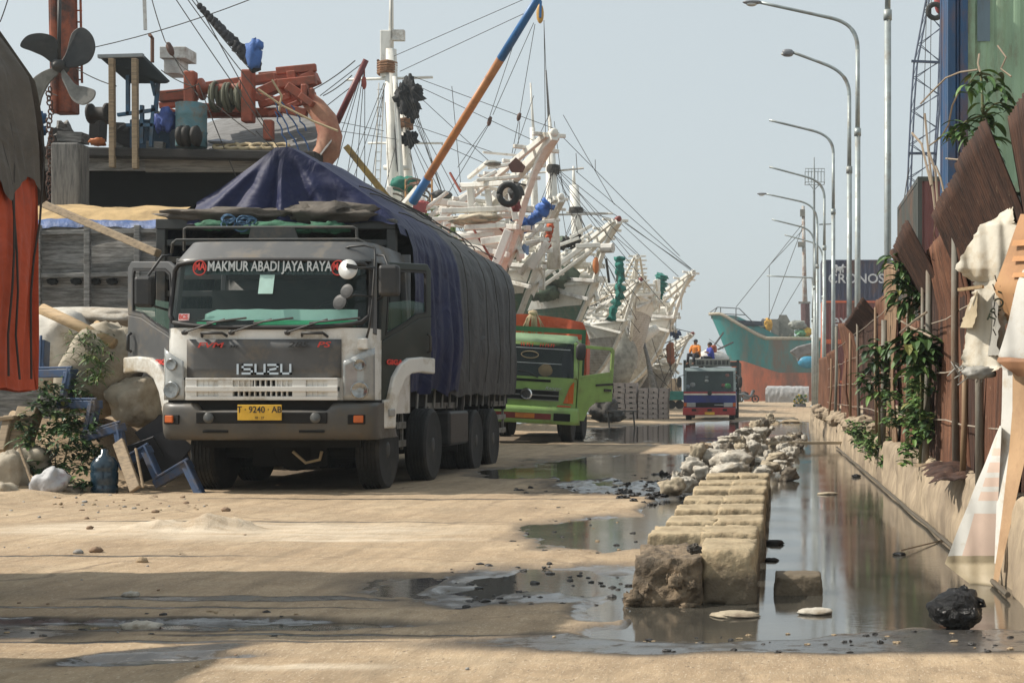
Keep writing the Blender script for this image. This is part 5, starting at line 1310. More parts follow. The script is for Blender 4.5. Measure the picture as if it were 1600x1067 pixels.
RTIP = mat('red_tip', (.22,.05,.04), .6)
TARPT = mat('teal_net_cloth', (.015,.16,.13), .8, var=.4, bump=.6)
BLT = mat('bright_blue_tarp', (.03,.13,.46), .6, var=.4, bump=.7, bscale=12, bdist=.03)
DKC = mat('dark_ship_clutter', (.05,.045,.04), .85, var=.5)
def ship(tip, d, ux, k, label, seed, hullmat=None, red=False, stemk=1.0, rungs=6):
    random.seed(seed)
    T = P(tip[0], tip[1], d)
    u = V((ux, -math.sqrt(1-ux*ux), 0)); v = V((-u.y, u.x, 0))
    def L(a, b_, z): return T-u*(a*k)+v*(b_*k)+V((0,0,z*k))
    root = thing('wooden_cargo_ship', tuple(L(6,0,-T.z/k)), label, 'ship', 'white wooden cargo ships moored in a row')
    # stem: long curved post from the tip of the bowsprit down to the keel
    st0 = [(.05,-.05),(.72,-.65),(1.35,-1.5),(1.9,-2.4),(2.6,-3.3),(3.5,-4.25),(5.0,-5.3),(7.5,-6.3)]
    st = []
    for kk in range(len(st0)-1):
        qq = [np.array(st0[max(0,min(len(st0)-1,kk+m_-1))]) for m_ in range(4)]
        for jj in range(4):
            tt = jj/4; st.append(tuple(float(x) for x in .5*(2*qq[1]+(qq[2]-qq[0])*tt+(2*qq[0]-5*qq[1]+4*qq[2]-qq[3])*tt**2+(3*qq[1]-qq[0]-3*qq[2]+qq[3])*tt**3)))
    st.append(st0[-1])
    def stem_a(z):
        for (a0,z0),(a1,z1) in zip(st, st[1:]):
            if z <= z0 and z >= z1: return a0+(a1-a0)*(z-z0)/(z1-z0)
        return st[-1][0] if z < -6 else 0
    b = MB()
    for (a0,z0),(a1,z1) in zip(st[1:], st[2:]): b.bar(L(a0,0,z0), L(a1*1.0,0,z1-.02), (.10+.012*a0)*k, (.17+.012*a0)*k, up=v, w1=(.10+.012*a1)*k, h1=(.17+.012*a1)*k)
    b.build('stem_post', WW, root, bev=.03)
    # hull sides with flare, bulwark band in white
    def side(sgn, zt_fn, zb, inner=0.):
        def f(p, q):
            a_rel = 13*p**1.6
            ztop = -2.35-.10*a_rel+.012*a_rel**2*0
            z = zb*(1-q)+ztop*q if zb < ztop else ztop
            a = stem_a(max(z,-6.6))+.05+a_rel
            fl = max(0, (z+7)/4.6)
            w_ = (1.9*(1-math.exp(-a_rel/(1.6+.6*q))))*(.55+.45*fl)+.1
            return L(a, sgn*(w_-inner), z+.03*nz(a*1.3, q*3, seed))
        return f
    b = MB(); zb = max(-6.6, -(T.z)/k+.1)
    for sg in (-1, 1): b.surf(side(sg, None, zb), 40, 16, flip=sg > 0); 
    b.mi = 1
    for sg in (-1, 1):
        f = side(sg, None, zb)
        b.surf(lambda p, q: f(p, .80+.2*q)+v*(sg*.05*k)+V((0,0,.02*k)), 40, 4)
    b.build('hull', [hullmat or WHL, WW], root)
    for sg in (-1, 1):
        b = MB(); f = side(sg, None, zb); b.tube([f(p/14,1)+V((0,0,.05*k)) for p in range(15)], .11*k, 6); b.build('cap_rail', WW, root, smooth=True)
    b = MB()
    fl, fr = side(-1,None,zb), side(1,None,zb)
    b.surf(lambda p, q: fl(.12+p*.88,.82).lerp(fr(.12+p*.88,.82), q), 20, 4); b.build('deck', CREAM, root)
    # bowsprit ladder
    A0, Z0, W0 = .1, -.08, .16; A1, Z1, W1 = 3.7, -1.75, .85
    for sg in (-1, 1):
        b = MB(); b.bar(L(A0,sg*W0,Z0), L(A1,sg*W1,Z1), .12*k, .15*k, up=(0,0,1)); b.build('bowsprit_side', WW, root, bev=.02)
    b = MB(); b.bar(L(.0,0,-.12), L(A1+.8,0,Z1-.32), .2*k, .22*k); b.build('bowsprit', WW, root, bev=.02)
    for r_ in range(rungs):
        t_ = (r_+.25)/rungs; ww = (W0+(W1-W0)*t_)+.28+.1*rnd(-1,1); a, z = A0+(A1-A0)*t_, Z0+(Z1-Z0)*t_+.1
        b = MB(); b.bar(L(a,-ww,z+rnd(-.03,.03)), L(a,ww,z+rnd(-.03,.03)), .10*k, .10*k); b.build('rung', WW, root, bev=.02)
    b = MB(); b.lathe(L(.05,0,-.02), u, [(.09*k,-.12*k),(.11*k,0),(.11*k,.08*k),(.07*k,.11*k)], 12); b.build('tip_cap', RTIP if red else WW, root, smooth=True)
    # heavy cross beams and fore frame
    for (a, z, ww, th) in ((3.5,-1.55,1.5,.18),(4.1,-2.0,1.9,.2),(5.3,-1.75,1.9,.17),(5.6,-2.45,2.2,.2),(7.4,-1.9,2.1,.16)):
        b = MB(); b.bar(L(a,-ww,z), L(a,ww,z+.05), th*k, th*k); b.build('cross_beam', WW, root, bev=.03)
    for sg in (-1, 1):
        for (a0,b0,z0,a1,b1,z1,th) in ((3.6,.9,-1.55,8.5,2.3,-1.7,.22),(3.7,1.0,-1.95,9.,2.4,-2.6,.24),(2.2,.45,-1.0,5.4,1.8,-2.4,.18),(4.2,1.6,-1.1,6.5,2.1,-2.7,.18),(1.5,.15,-2.3,4.2,1.4,-2.05,.2),(1.9,.2,-3.0,4.4,1.5,-2.35,.2)):
            th *= .72; b = MB(); b.bar(L(a0,sg*b0,z0), L(a1,sg*b1,z1), th*k, th*k); b.build('frame_beam', WW if rnd(0,1) < .7 else WW2, root, bev=.02)
        for (a, bb, z0, z1) in ((4.2,1.5,-1.2,-2.9),(5.4,1.85,-1.1,-2.9),(6.6,2.1,-.9,-2.9),(7.6,2.2,-1.3,-3)):
            b = MB(); b.bar(L(a,sg*bb,z0+rnd(-.2,.2)), L(a,sg*bb,z1), .15*k, .15*k); b.build('bulwark_post', WW, root, bev=.03)
    for q in range(40):
        a = rnd(1.8,8.5); sb_ = rnd(-1,1)*min(2.0, .3+a*.25); z_ = -.45*a*.6-rnd(.1,1.3)+.3
        ax_ = random.choice((0,0,0,1,1,2)); ln = rnd(.5,1.7); jt = lambda: rnd(-.12,.12)
        da, db_, dz = (ln*1.3, .28*sb_*ln, -.35*ln+jt()) if ax_ == 0 else ((jt(), ln*.8*(-1 if sb_ > 0 else 1), jt()) if ax_ == 1 else (jt(), jt(), -ln*.6))
        b = MB(); th = rnd(.04,.10)*k; b.bar(L(a,sb_,z_), L(a+da,sb_+db_,z_+dz), th, th); b.build('loose_timber', random.choice((WW,WW,WW,WW2,CREAM,DKC)), root, bev=.01)
    # loose gear about the foredeck
    cols = [(.50,.44,.33),(.06,.055,.05),(.30,.26,.2),(.05,.10,.07),(.45,.42,.38),(.12,.09,.07)]
    for q in range(6):
        c = L(rnd(4.5,9.5), rnd(-1.7,1.7), rnd(-2.6,-2.0)); b = MB(); b.blob(c, (rnd(.12,.3)*k, rnd(.12,.3)*k, rnd(.08,.2)*k), .4, 2, q*3.+seed, 14, 10)
        j = q % 6; b.build('deck_bundle', mat('deck_bundle_%d'%j, cols[j], .8, var=.35, bump=.5), root, smooth=True)
    b = MB()
    for q in range(5):
        c = L(rnd(3.5,7), rnd(-1.5,1.5), rnd(-1.5,-1.2))
        b.tube([c+V((.25*k*math.cos(a), .1*k*math.sin(2*a), .2*k*math.sin(a)+.03*a)) for a in [j*.5 for j in range(20)]], .03*k, 5)
    b.build('rope_hank', mat('hank_rope', (.14,.12,.09), .9), root)
    return root, L, u, v
def tyre(root, c, r, ax=(.2,-1,0)):
    b = MB(); ax = V(ax).normalized(); s1 = ax.cross(V((0,0,1))).normalized(); s2 = V((0,0,1))
    b.tube([c+s1*r*math.cos(a)+s2*r*1.15*math.sin(a) for a in [k*math.pi/10 for k in range(20)]]+[c+s1*r], r*.38, 8); b.build('tyre_fender', BLACK, root, smooth=True)
def cloth(root, pts, m_, name='hung_cloth', wd=.3):
    """gathered cloth hanging along the given world points"""
    b = MB(); P0 = [V(p) for p in pts]; n = 30; q = []
    for k in range(n):
        t_ = k/(n-1)*(len(P0)-1); j = min(int(t_), len(P0)-2); q.append(P0[j].lerp(P0[j+1], t_-j))
    b.tube(q, [wd*(.35+.5*abs(math.sin(k*.9+wd*20))+.5*abs(nz(k*.37, wd*7))) for k in range(n)], 14)
    for vi in range(len(b.v)):
        x, y, z = b.v[vi]; f_ = 1.1/wd
        b.v[vi] = (x+.75*wd*nz(x*f_,y*f_,z*f_)+.3*wd*nz(x*f_*3,z*f_*3), y+.5*wd*nz(z*f_*2,x*f_*2), z+.6*wd*nz(y*f_,z*f_,x*f_))
    b.build(name, m_, root, smooth=True)
def mast(root, px, y0, y1, d, r0, r1, m_=WW, name='mast'):
    b = MB(); b.tube([P(px[0],y1,d), P((px[0]+px[1])/2,(y0+y1)/2,d), P(px[1],y0,d)], [r0,(r0+r1)/2,r1], 12); b.build(name, m_, root, smooth=True)
def lines(root, segs, d, r=.0125, m_=None, sag=.0, dj=.6):
    random.seed(len(segs)); b = MB()
    for sgm in segs:
        a, c = sgm[0], sgm[1]; dd = sgm[2] if len(sgm) > 2 else d
        b.line(P(*a, dd), P(*c, dd+rnd(-dj,dj)), r*dd/45, sag)
    b.build('rigging', m_ or ROPE, root)
# --- first white ship with the tall mast and derrick boom
r1, L1, u1, v1 = ship((866,206), 40., .66, 1.12, 'nearest white ship, with the tall mast and the orange and blue boom', 101)
mast(r1, (622,610), 78, 470, 46., .28, .2); mast(r1, (611,612), -60, 80, 46., .09, .05)
b = MB(); b.box(P(604,85,46.), (.34,.34,1.5)); b.build('mast_collar', WW, r1, bev=.03)
b = MB(); b.box(P(623,56,46.), (.38,.2,.34)); b.build('mast_box', WW2, r1)
mast(r1, (648,628), 150, 430, 46.6, .2, .15); mast(r1, (636,617), 120, 420, 45.6, .1, .08)
for (x0,y0,x1,y1,rr) in ((542,125,676,121,.045),(575,224,692,224,.035),(600,262,640,263,.08)):
    b = MB(); b.tube([P(x0,y0,46.), P(x1,y1,46.)], rr, 8); b.build('yard', WW, r1, smooth=True)
for (x_, y, dd, rr, hh_) in ((605,107,46,.26,.22),(633,194,46.6,.2,.16)):
    b = MB(); b.tube([P(x_,y,dd)+V(((rr+.03)*math.cos(k*.7), (rr+.03)*math.sin(k*.7), -hh_+2*hh_*k/50+.03*nz(k*.5))) for k in range(51)], .05, 6); b.build('mast_lashing', mat('rusty_lashing', (.24,.12,.06), .8, var=.4), r1)
b = MB(); b.blob(P(638,152,45.5), (.36,.3,.5), .9, 2.2, 5., 36, 26); b.blob(P(643,172,45.5), (.18,.2,.3), .8, 2.5, 7., 26, 18); b.blob(P(622,215,45.8), (.1,.15,1.0), .3, 2, 9.); b.blob(P(640,218,45.8), (.25,.2,.22), .9, 2.5, 4., 26, 18)
b.build('furled_sail', mat('black_sail', (.018,.018,.02), .9, var=.4, bump=.6), r1, smooth=True)
b = MB()
for px in (586, 594): b.line(P(px+6,130,45.5), P(px-2,330,45.5), .022)
for k in range(14): b.line(P(589-k*.4,140+k*14,45.5), P(598-k*.4,140+k*14,45.5), .016)
b.build('rope_ladder', WW2, r1)
Z1 = mat('boom_orange', (.42,.16,.04), .5, var=.15, dirt=(.22,.10,.05), damt=.35); Z2 = mat('boom_blue', (.015,.12,.32), .45, var=.15)
p0, p1 = P(645,316,41.), P(848,-14,37.)
bo = MB(); bo.tube([p0.lerp(p1,.125), p0.lerp(p1,.7)], .115, 12); bo = bo.build('derrick_boom', Z1, r1, smooth=True)
b = MB(); b.tube([p0, p0.lerp(p1,.125)], [.13,.122], 12); b.build('boom_end', Z2, bo, smooth=True)
b = MB(); b.tube([p0.lerp(p1,.7), p1], [.117,.10], 12); b.build('boom_end', Z2, bo, smooth=True)
b = MB(); b.blob(P(844,22,37.), (.10,.06,.26), .05); pb = b.build('pulley_block', mat('yellow_block', (.5,.27,.05), .5), r1, smooth=True)
b = MB(); b.bar(P(845,2,36.93), P(844,28,36.93), .06, .04, up=(0,1,0)); b.build('pulley_strap', Z2, pb)
for (px,py,hh) in ((765,190,.14),(811,183,.12)):
    b = MB(); b.blob(P(px,py,39.), (.06,.05,hh), .2, rot=Matrix.Rotation(.3,3,'Y')); b.build('pulley_block', mat('brown_block', (.10,.05,.035), .6), r1, smooth=True)
lines(r1, [((616,88),(822,-2)),((625,112),(818,22)),((818,22),(764,186)),((836,38),(812,180)),((834,36),(770,180)),((850,32),(853,260)),((850,36),(862,330)),((764,192),(715,262)),((764,195),(690,320)),((810,190),(800,240)),((812,190),(810,225)),((640,118),(868,202)),((632,125),(838,222)),((632,130),(775,262)),((706,135),(720,290)),((628,190),(775,240)),((690,226),(790,270)),
  ((636,125),(700,330)),((630,150),(740,400)),((633,150),(768,405)),((640,150),(720,390)),((636,200),(745,410)),((640,215),(700,350)),((600,130),(520,330)),((603,130),(545,300)),((600,140),(575,330)),((598,150),(560,320)),((525,190),(600,205)),((530,205),(620,218)),((602,160),(610,330)),((640,160),(690,300)),((612,60),(612,-10)),((620,130),(660,330)),((868,203),(1062,400)),((618,230),(600,300)),((640,240),(670,330))], 44., .0105)
b = MB()
for (a0,b0,a1,b1) in ((735,350,768,405),(752,330,790,365),(703,270,720,300),(768,400,776,440),(742,400,752,445)):
    b.bar(P(a0,b0,39.), P(a1,b1,38.8), .05, .05)
b.build('rusty_turnbuckle', mat('red_rust_iron', (.28,.06,.035), .7), r1)
def wbar(root, a, c, d, th, m_=WW, d1=None):
    b = MB(); th *= .62; b.bar(P(*a,d), P(*c,d1 or d), th, th); b.build('frame_beam', m_, root, bev=.02)
for (a, c, dd, th, d1) in (((655,368),(742,300),40.5,.26,None),((690,330),(803,326),38.5,.24,None),((640,345),(800,337),38.8,.2,None),((735,292),(738,336),39.2,.3,None),((762,296),(766,336),38.8,.26,None),((700,318),(745,322),39.6,.22,None),((720,290),(800,286),39.,.22,38),((700,352),(690,330),39.5,.24,None),((694,372),(700,345),39.8,.3,None),((770,300),(800,330),38.2,.22,None),((798,300),(806,345),37.6,.24,None),((795,360),(772,420),37.8,.34,None),((772,420),(766,440),38.,.4,None),((726,356),(790,352),38.2,.22,None),((716,372),(772,366),38.4,.2,None),((752,378),(796,372),38.,.3,None),((700,300),(660,330),41.5,.16,None),((776,268),(720,298),39.5,.16,None),((762,262),(805,256),38.8,.16,None),((745,282),(812,276),38.4,.16,None),((742,318),(770,345),38.5,.16,None)): wbar(r1, a, c, dd, th, WW, d1)
tyre(r1, P(794,304,36.2), .22)
b = MB(); b.prism([P(794,258,36.6),P(806,246,36.6),P(819,258,36.6),P(815,268,36.6),P(798,268,36.6)], V((0,.2,0))); b.build('vent_hood', mat('rust_hood', (.12,.05,.035), .7), r1)
for (px,py,dd,rr,c) in ((748,342,38.4,(.6,.4,.14),(.46,.40,.30)),(728,346,38.6,(.4,.3,.12),(.38,.32,.24)),(690,305,43.,(.3,.3,.14),(.06,.06,.06)),(660,322,42.,(.2,.2,.16),(.30,.05,.05)),(632,288,45.,(.45,.3,.25),(.01,.14,.10)),(655,290,45.,(.35,.3,.14),(.16,.07,.04)),(806,300,37.,(.2,.2,.2),(.05,.05,.05)),(770,256,38.,(.22,.2,.08),(.3,.3,.27)),(806,322,36.5,(.12,.1,.16),(.2,.05,.05))):
    b = MB(); b.blob(P(px,py,dd), rr, .35, 2.2, px*.13, 22, 14); b.build('deck_bundle', mat('gear_%d_%d'%(px,py), c, .8, var=.35, bump=.6, bscale=14), r1, smooth=True)
LG = mat('lime_deckhouse', (.14,.28,.04), .55, var=.2, dirt=(.1,.14,.05), damt=.4)
b = MB(); b.bx(P(662,0,42.5).x, P(695,0,42.5).x, 42.5, 44, P(0,420,42.5).z, P(0,333,42.5).z); b.build('deckhouse', LG, r1, bev=.03)
b = MB(); b.bx(P(705,0,42).x, P(740,0,42).x, 42, 43, P(0,420,42).z, P(0,370,42).z); b.build('deckhouse', LG, r1, bev=.03)
b = MB(); b.box(P(657,324,41.5), (.36,.3,.26), Matrix.Rotation(.2,3,'Y')); b.build('red_crate', mat('red_crate', (.28,.06,.06), .6), r1)
for px in (675, 634): 
    b = MB(); b.line(P(px,280,43), P(px,340,43), .03); b.build('stanchion', mat('rust_orange_post', (.4,.2,.06), .7), r1)
# --- second to sixth white ships
r2, L2, u2, v2 = ship((877,306), 48., .60, 1.0, 'white ship whose ladder bowsprit is wrapped in bright blue tarpaulin', 102, GH)
cloth(r2, [P(q_[0],q_[1],44.5) for q_ in ((858,316),(846,330),(838,338),(828,345),(818,352),(808,360),(800,372),(796,388))], BLT, 'blue_tarp_wrap', .2)
cloth(r2, [P(810,348,44.3),P(805,356,44.3),P(800,366,44.3)], mat('dark_blue_tarp', (.02,.08,.2), .7), 'blue_tarp_wrap', .22)
b = MB(); b.surf(lambda u, v: P(812+14*u, 383+14*v+2*math.sin(u*9), 46+.1*math.sin(u*7)), 10, 5); b.build('hung_cloth', mat('pale_blue_cloth', (.2,.3,.5), .8), r2, solid=.02)
cloth(r2, [P(861,350,48.5),P(858,365,48.5),P(856,380,48.5),P(857,388,48.5)], mat('orange_red_cloth', (.48,.09,.03), .8), 'hung_cloth', .14)
mast(r2, (864,858), 180, 240, 52., .11, .05); mast(r2, (866,860), 238, 420, 52., .26, .18); mast(r2, (834,829), 130, 215, 54., .06, .03)
mast(r2, (838,832), 200, 400, 54., .16, .1)
mast(r2, (858,853), 110, 185, 52., .05, .03, mat('grey_pole', (.2,.2,.2), .6))
b = MB(); b.lathe(P(864,265,52.), (0,0,1), [(.24,-.16),(.26,0),(.24,.16)], 12); b.build('mast_lashing', DKC, r2)
for (x0,y0,x1,y1) in ((825,272,912,263),(850,336,950,334)):
    b = MB(); b.tube([P(x0,y0,52.), P(x1,y1,52.)], .04, 6); b.build('yard', WW2, r2)
lines(r2, [((866,262),(815,390)),((866,262),(830,380)),((862,262),(845,390)),((868,262),(885,370)),((870,262),(905,370)),((866,190),(880,300)),((868,262),(960,336)),((870,265),(1000,400)),((858,180),(800,300)),((838,220),(812,320)),((838,215),(770,330)),((864,270),(850,400)),((868,270),(935,360)),((880,180),(960,320)),((834,150),(790,280)),((900,268),(1080,420)),((864,265),(925,375)),((866,265),(1040,480))], 51., .010)
lines(r2, [((902,270),(900,240)),((930,267),(930,250))], 51., .012)
r3, L3, u3, v3 = ship((967,341), 58., .62, 1.08, 'white ship with a maroon bowsprit tip and green planked bow', 103, GH, True)
mast(r3, (906,897), 290, 420, 62., .3, .2); mast(r3, (897,896), 260, 292, 62., .08, .05)
b = MB(); b.lathe(P(900,330,62.), (0,0,1), [(.3,-.16),(.33,0),(.3,.16)], 12); b.build('mast_lashing', DKC, r3)
b = MB(); b.tube([P(885,332,62.), P(958,334,62.)], .05, 6); b.build('yard', WW2, r3)
b = MB(); b.blob(P(931,415,56.), (.13,.12,.34), .15); b.build('orange_float', mat('orange_float', (.5,.17,.05), .6), r3, smooth=True)
b = MB(); b.lathe(P(940,388,56.5), (1,-.3,0), [(.2,0),(.2,.5),(.0,.5)], 10); b.build('beam_end', WW2, r3)
cloth(r3, [P(905,372,58),P(885,380,58),P(866,392,58)], DKC, 'deck_bundle', .25)
for (px,py,rr) in ((880,378,(.5,.4,.25)),(870,430,(.9,.6,.5)),(850,455,(.7,.5,.4))):
    b = MB(); b.blob(P(px,py,60.), rr, .4, 2, px*1., 18, 12); b.build('deck_bundle', mat('grey_green_nets', (.10,.13,.09), .9, var=.5, bump=.6), r3, smooth=True)
for (a, c, dd, th) in (((848,432),(920,380),56.,.3),((850,446),(924,392),56.4,.22),((866,386),(905,372),57,.2),((915,375),(880,415),57,.24),((925,352),(890,372),57,.2),((900,385),(938,383),55.5,.3),((856,410),(872,436),57,.22),((868,404),(880,430),57,.2)): wbar(r3, a, c, dd, th)
for (a, c, dd, th) in (((805,395),(850,372),47.,.24),((820,380),(858,374),46.6,.2),((830,420),(856,378),46.2,.34),((818,350),(868,345),46.8,.2),((808,362),(862,358),46.6,.2),((840,345),(870,320),46.4,.18),((826,372),(848,352),46.3,.18),((812,428),(838,396),46.6,.3)): wbar(r2, a, c, dd, th)
lines(r3, [((902,335),(860,420)),((902,335),(880,420)),((904,335),(925,400)),((905,330),(965,344)),((903,300),(985,400)),((900,330),(870,400)),((968,343),(1085,424)),((940,392),(980,480)),((940,395),(995,500)),((905,335),(945,420)),((930,380),(1000,470)),((925,395),(960,470))], 61., .010)
r4, L4, u4, v4 = ship((1002,436), 68., .60, .85, 'small white ship with a red bowsprit tip below the teal net', 104, GHL, True, rungs=4)
cloth(r4, [P(967,402,66),P(968,420,66),P(970,440,66),P(968,460,66),P(960,478,66),P(955,500,66)], TARPT, 'teal_net', .22)
b = MB(); b.prism([P(967,400,66),P(975,420,66),P(976,438,66),P(962,438,66)], V((0,.2,0))); b.build('net_hood', mat('grey_net', (.16,.16,.14), .9), r4)
r5, L5, u5, v5 = ship((996,399), 76., .2, .9, 'white ship showing its rung ladder bowsprit nearly end on', 105, GHL, rungs=8)
lines(r5, [((997,400),(880,300)),((940,440),(1000,520)),((930,430),(985,520)),((920,440),(960,510)),((960,450),(985,530))], 74., .010)
r6, L6, u6, v6 = ship((1084,424), 90., .62, 1.25, 'farthest tall white ship with a teal cloth hanging from its bowsprit', 106, WHL)
cloth(r6, [P(1034,428,88),P(1033,440,88),P(1031,452,88),P(1027,465,88)], TARPT, 'teal_net', .35); cloth(r6, [P(1040,432,88),P(1030,445,88),P(1022,450,88)], TARPT, 'teal_net', .2)
lines(r6, [((1083,425),(960,335)),((1060,432),(960,340)),((1056,500),(1056,610)),((1047,500),(1047,600)),((1010,500),(1040,600))], 88., .010)
r7, L7, u7, v7 = ship((1083,520), 100., .70, .95, 'lowest white ship at the end of the row with dark blue cloth on its bowsprit', 107, GHL, True)
cloth(r7, [P(1050,514,98),P(1053,520,98),P(1060,527,98)], mat('navy_cloth', (.03,.06,.16), .8), 'hung_cloth', .3)
b = MB(); b.blob(P(1048,548,97), (.3,.2,.6), .3); b.blob(P(1049,562,97), (.3,.2,.3), .3); b.build('rust_anchor', mat('rust_anchor', (.28,.10,.05), .8), r7, smooth=True)
lines(r7, [((1050,512),(1082,520)),((1060,548),(1030,610)),((1040,555),(1065,620)),((1000,560),(1055,615)),((1048,570),(1050,620)),((1005,530),(1030,615))], 97., .012)
b = MB(); b.tube([P(1003,525,84), P(1012,560,83), P(1022,612,82)], [.10,.12,.25], 8); b.build('mooring_spar', GWOOD, r7, smooth=True)
b = MB(); b.blob(P(967,560,80), (1.0,.8,1.6), .2, 1.5, 3., 20, 14); b.build('net_heap', mat('pale_net', (.30,.29,.25), .9, var=.3, bump=.5), r7, smooth=True)
r8, L8, u8, v8 = ship((1048,497), 96., .62, 1.0, 'low white ship tucked under the bow of the farthest tall white ship', 108, GHL)
b = MB(); b.tube([P(975,545,86),P(1000,530,86),P(1028,512,86)], [.35,.42,.25], 10); b.build('rolled_awning', WW, r8, smooth=True)
# ------------------------------------------------------------------ teal and orange steel ship beyond the road end
d = 132.; s = d/F
TL = mat('teal_hull_paint', (.03,.22,.21), .6, var=.25, scale=.35, dirt=(.17,.13,.10), damt=.5, dscale=.5, stretch=(1,1,.35))
OR = mat('antifouling_orange', (.62,.17,.08), .7, var=.18, scale=.4, dirt=(.25,.12,.08), damt=.5, dscale=.5, stretch=(1,1,.35))
HS = thing('steel_cargo_ship', tuple(P(1200,612,d+6)), 'rust streaked teal and orange steel ship closing the end of the road', 'ship')
def teal(sgn):
    def f(p, q):
        a = 30*p**1.5
        zt_ = P(0,490,d).z-max(0,min(1,(a-2)/4))*2.3+.0; z = .2+(zt_-.2)*q
        zf = (z-.2)/(P(0,490,d).z-.2)
        ax = -2.6*(1-zf)**.9*1.3
        w_ = 5.2*(1-math.exp(-a/(4.5+4*(1-zf))))
        x0 = P(1108,0,d).x
        return V((x0-ax*1.0+a*.88-sgn*w_*-.35, d+a*.42+sgn*w_*.9-(-ax)*.1+1, z))
    return f
b = MB(); fa, fb = teal(-1), teal(1)
zsplit = (P(0,574,d).z-.2)/(P(0,490,d).z-.2)
def part(f, q0, q1, mi): 
    b.mi = mi; b.surf(lambda p, q: f(p, q0+(q1-q0)*q), 50, 10)
part(fa, zsplit*1.18, 1, 0); part(fa, 0, zsplit*1.18, 1); part(fb, 0.4, 1, 0); part(fb, 0, .4, 1)
b.build('hull', [TL, OR], HS, smooth=False)
b = MB(); b.surf(lambda p, q: fa(p,.9).lerp(fb(p,.9), q), 30, 3); b.build('deck', mat('rusty_deck', (.2,.15,.11), .8), HS)
b = MB(); b.tube([fa(p/40,1) for p in range(41)], .16, 6); b.build('cap_rail', mat('tan_cap_rail', (.38,.33,.25), .8), HS)
DN = mat('dark_navy_bulwark', (.025,.03,.05), .7)
b = MB(); b.prism([P(1112,489,d+1.5),P(1122,497,d+1.5),P(1150,510,d+3),P(1192,509,d+5),P(1190,502,d+5),P(1150,500,d+3)], V((0,.3,0))); b.build('bulwark', DN, HS)
b = MB()
for (a, c) in (((1107,490),(1121,480)),((1121,480),(1155,482)),((1155,482),(1178,505)),((1111,498),(1121,480)),((1126,480),(1126,500)),((1150,482),(1150,504)),((1113,490),(1165,492))): b.line(P(*a,d+1.6), P(*c,d+1.6), .045)
b.build('bow_railing', mat('dark_rail', (.08,.085,.09), .6), HS)
GB = mat('grey_deckhouse', (.24,.23,.20), .7, var=.2)
b = MB(); b.prism([P(1216,528,d+8),P(1217,492,d+8),P(1229,492,d+8),P(1241,514,d+8),P(1241,528,d+8)], V((0,3,0))); b.bx(P(1204,0,d).x,P(1217,0,d).x,d+7.5,d+9,P(0,530,d).z,P(0,492,d).z); b.build('deckhouse', GB, HS)
for (px,py,rr,c) in ((1199,508,(.5,.4,.7),(.6,.32,.03)),(1190,515,(.6,.5,.5),(.06,.07,.05)),(1195,504,(.4,.3,.4),(.05,.06,.07)),(1180,518,(1.,.5,.5),(.03,.16,.10)),(1262,518,(.5,.4,.4),(.6,.38,.04)),(1252,520,(.6,.5,.35),(.1,.28,.14)),(1247,508,(.9,.5,.5),(.22,.23,.2)),(1165,520,(.8,.5,.4),(.2,.16,.12))):
    b = MB(); b.blob(P(px,py,d+6), rr, .3, 1.5, px*.1, 14, 10); b.build('deck_machinery', mat('machine_%d'%px, c, .6, var=.3), HS)
for k in range(8):
    b = MB(); x0 = 1168+k*12; b.bar(P(x0,533,d+4+k*.8), P(x0+7,522,d+4+k*.8), .14, .14); b.build('bulwark_stay', mat('tan_cap_rail', (.38,.33,.25), .8), HS)
b = MB(); b.bx(P(1240,0,d).x,P(1267,0,d).x,d+6,d+7,P(0,525,d).z,P(0,521,d).z); b.build('hatch_cover', mat('bright_green', (.08,.33,.10), .6), HS)
b = MB(); b.tube([P(1259,530,d+9),P(1257,440,d+9),P(1255,322,d+9)], [.34,.22,.16], 8); b.build('mast', mat('pale_mast', (.42,.42,.40), .6, var=.2, dirt=(.22,.12,.08), damt=.5), HS, smooth=True)
b = MB(); b.tube([P(1259,528,d+8.7),P(1258,475,d+8.7)], .45, 8); b.build('mast_foot', mat('maroon_mast_foot', (.10,.045,.045), .7), HS)
for (px,py,w_,h_) in ((1254,333,.5,.7),(1252,382,.7,.5),(1257,473,1.2,.2)):
    b = MB(); b.box(P(px,py,d+8.8), (w_,.4,h_)); b.build('mast_fitting', GB, HS)
b = MB()
for (a, c) in (((1254,350),(1150,480)),((1254,355),(1200,500)),((1254,360),(1202,415)),((1202,415),(1202,500)),((1257,430),(1215,500)),((1108,530),(1130,545))): b.line(P(*a,d+8), P(*c,d+4), .032)
b.line(P(1130,520,d-1), P(1112,545,d-8), .09); b.line(P(1145,535,d-1), P(1118,548,d-8), .09)
b.build('rigging', ROPE, HS)
b = MB(); b.blob(P(1262,566,d-3), (.9,.4,.55), .1); b.build('blue_buoy', mat('blue_buoy', (.03,.22,.36), .5), HS, smooth=True)
b = MB(); b.prism([P(1233,549,96),P(1246,541,96),P(1276,533,96),P(1276,553,96),P(1254,556,96),P(1247,565,96),P(1243,556,96)], V((0,1.5,0))); b.build('grey_tarp_bundle', mat('grey_tarp_sheet', (.20,.20,.20), .7, var=.3, bump=.6), bev=.1, label='ragged grey tarpaulin bundle jutting out in front of the teal ship', cat='tarpaulin')
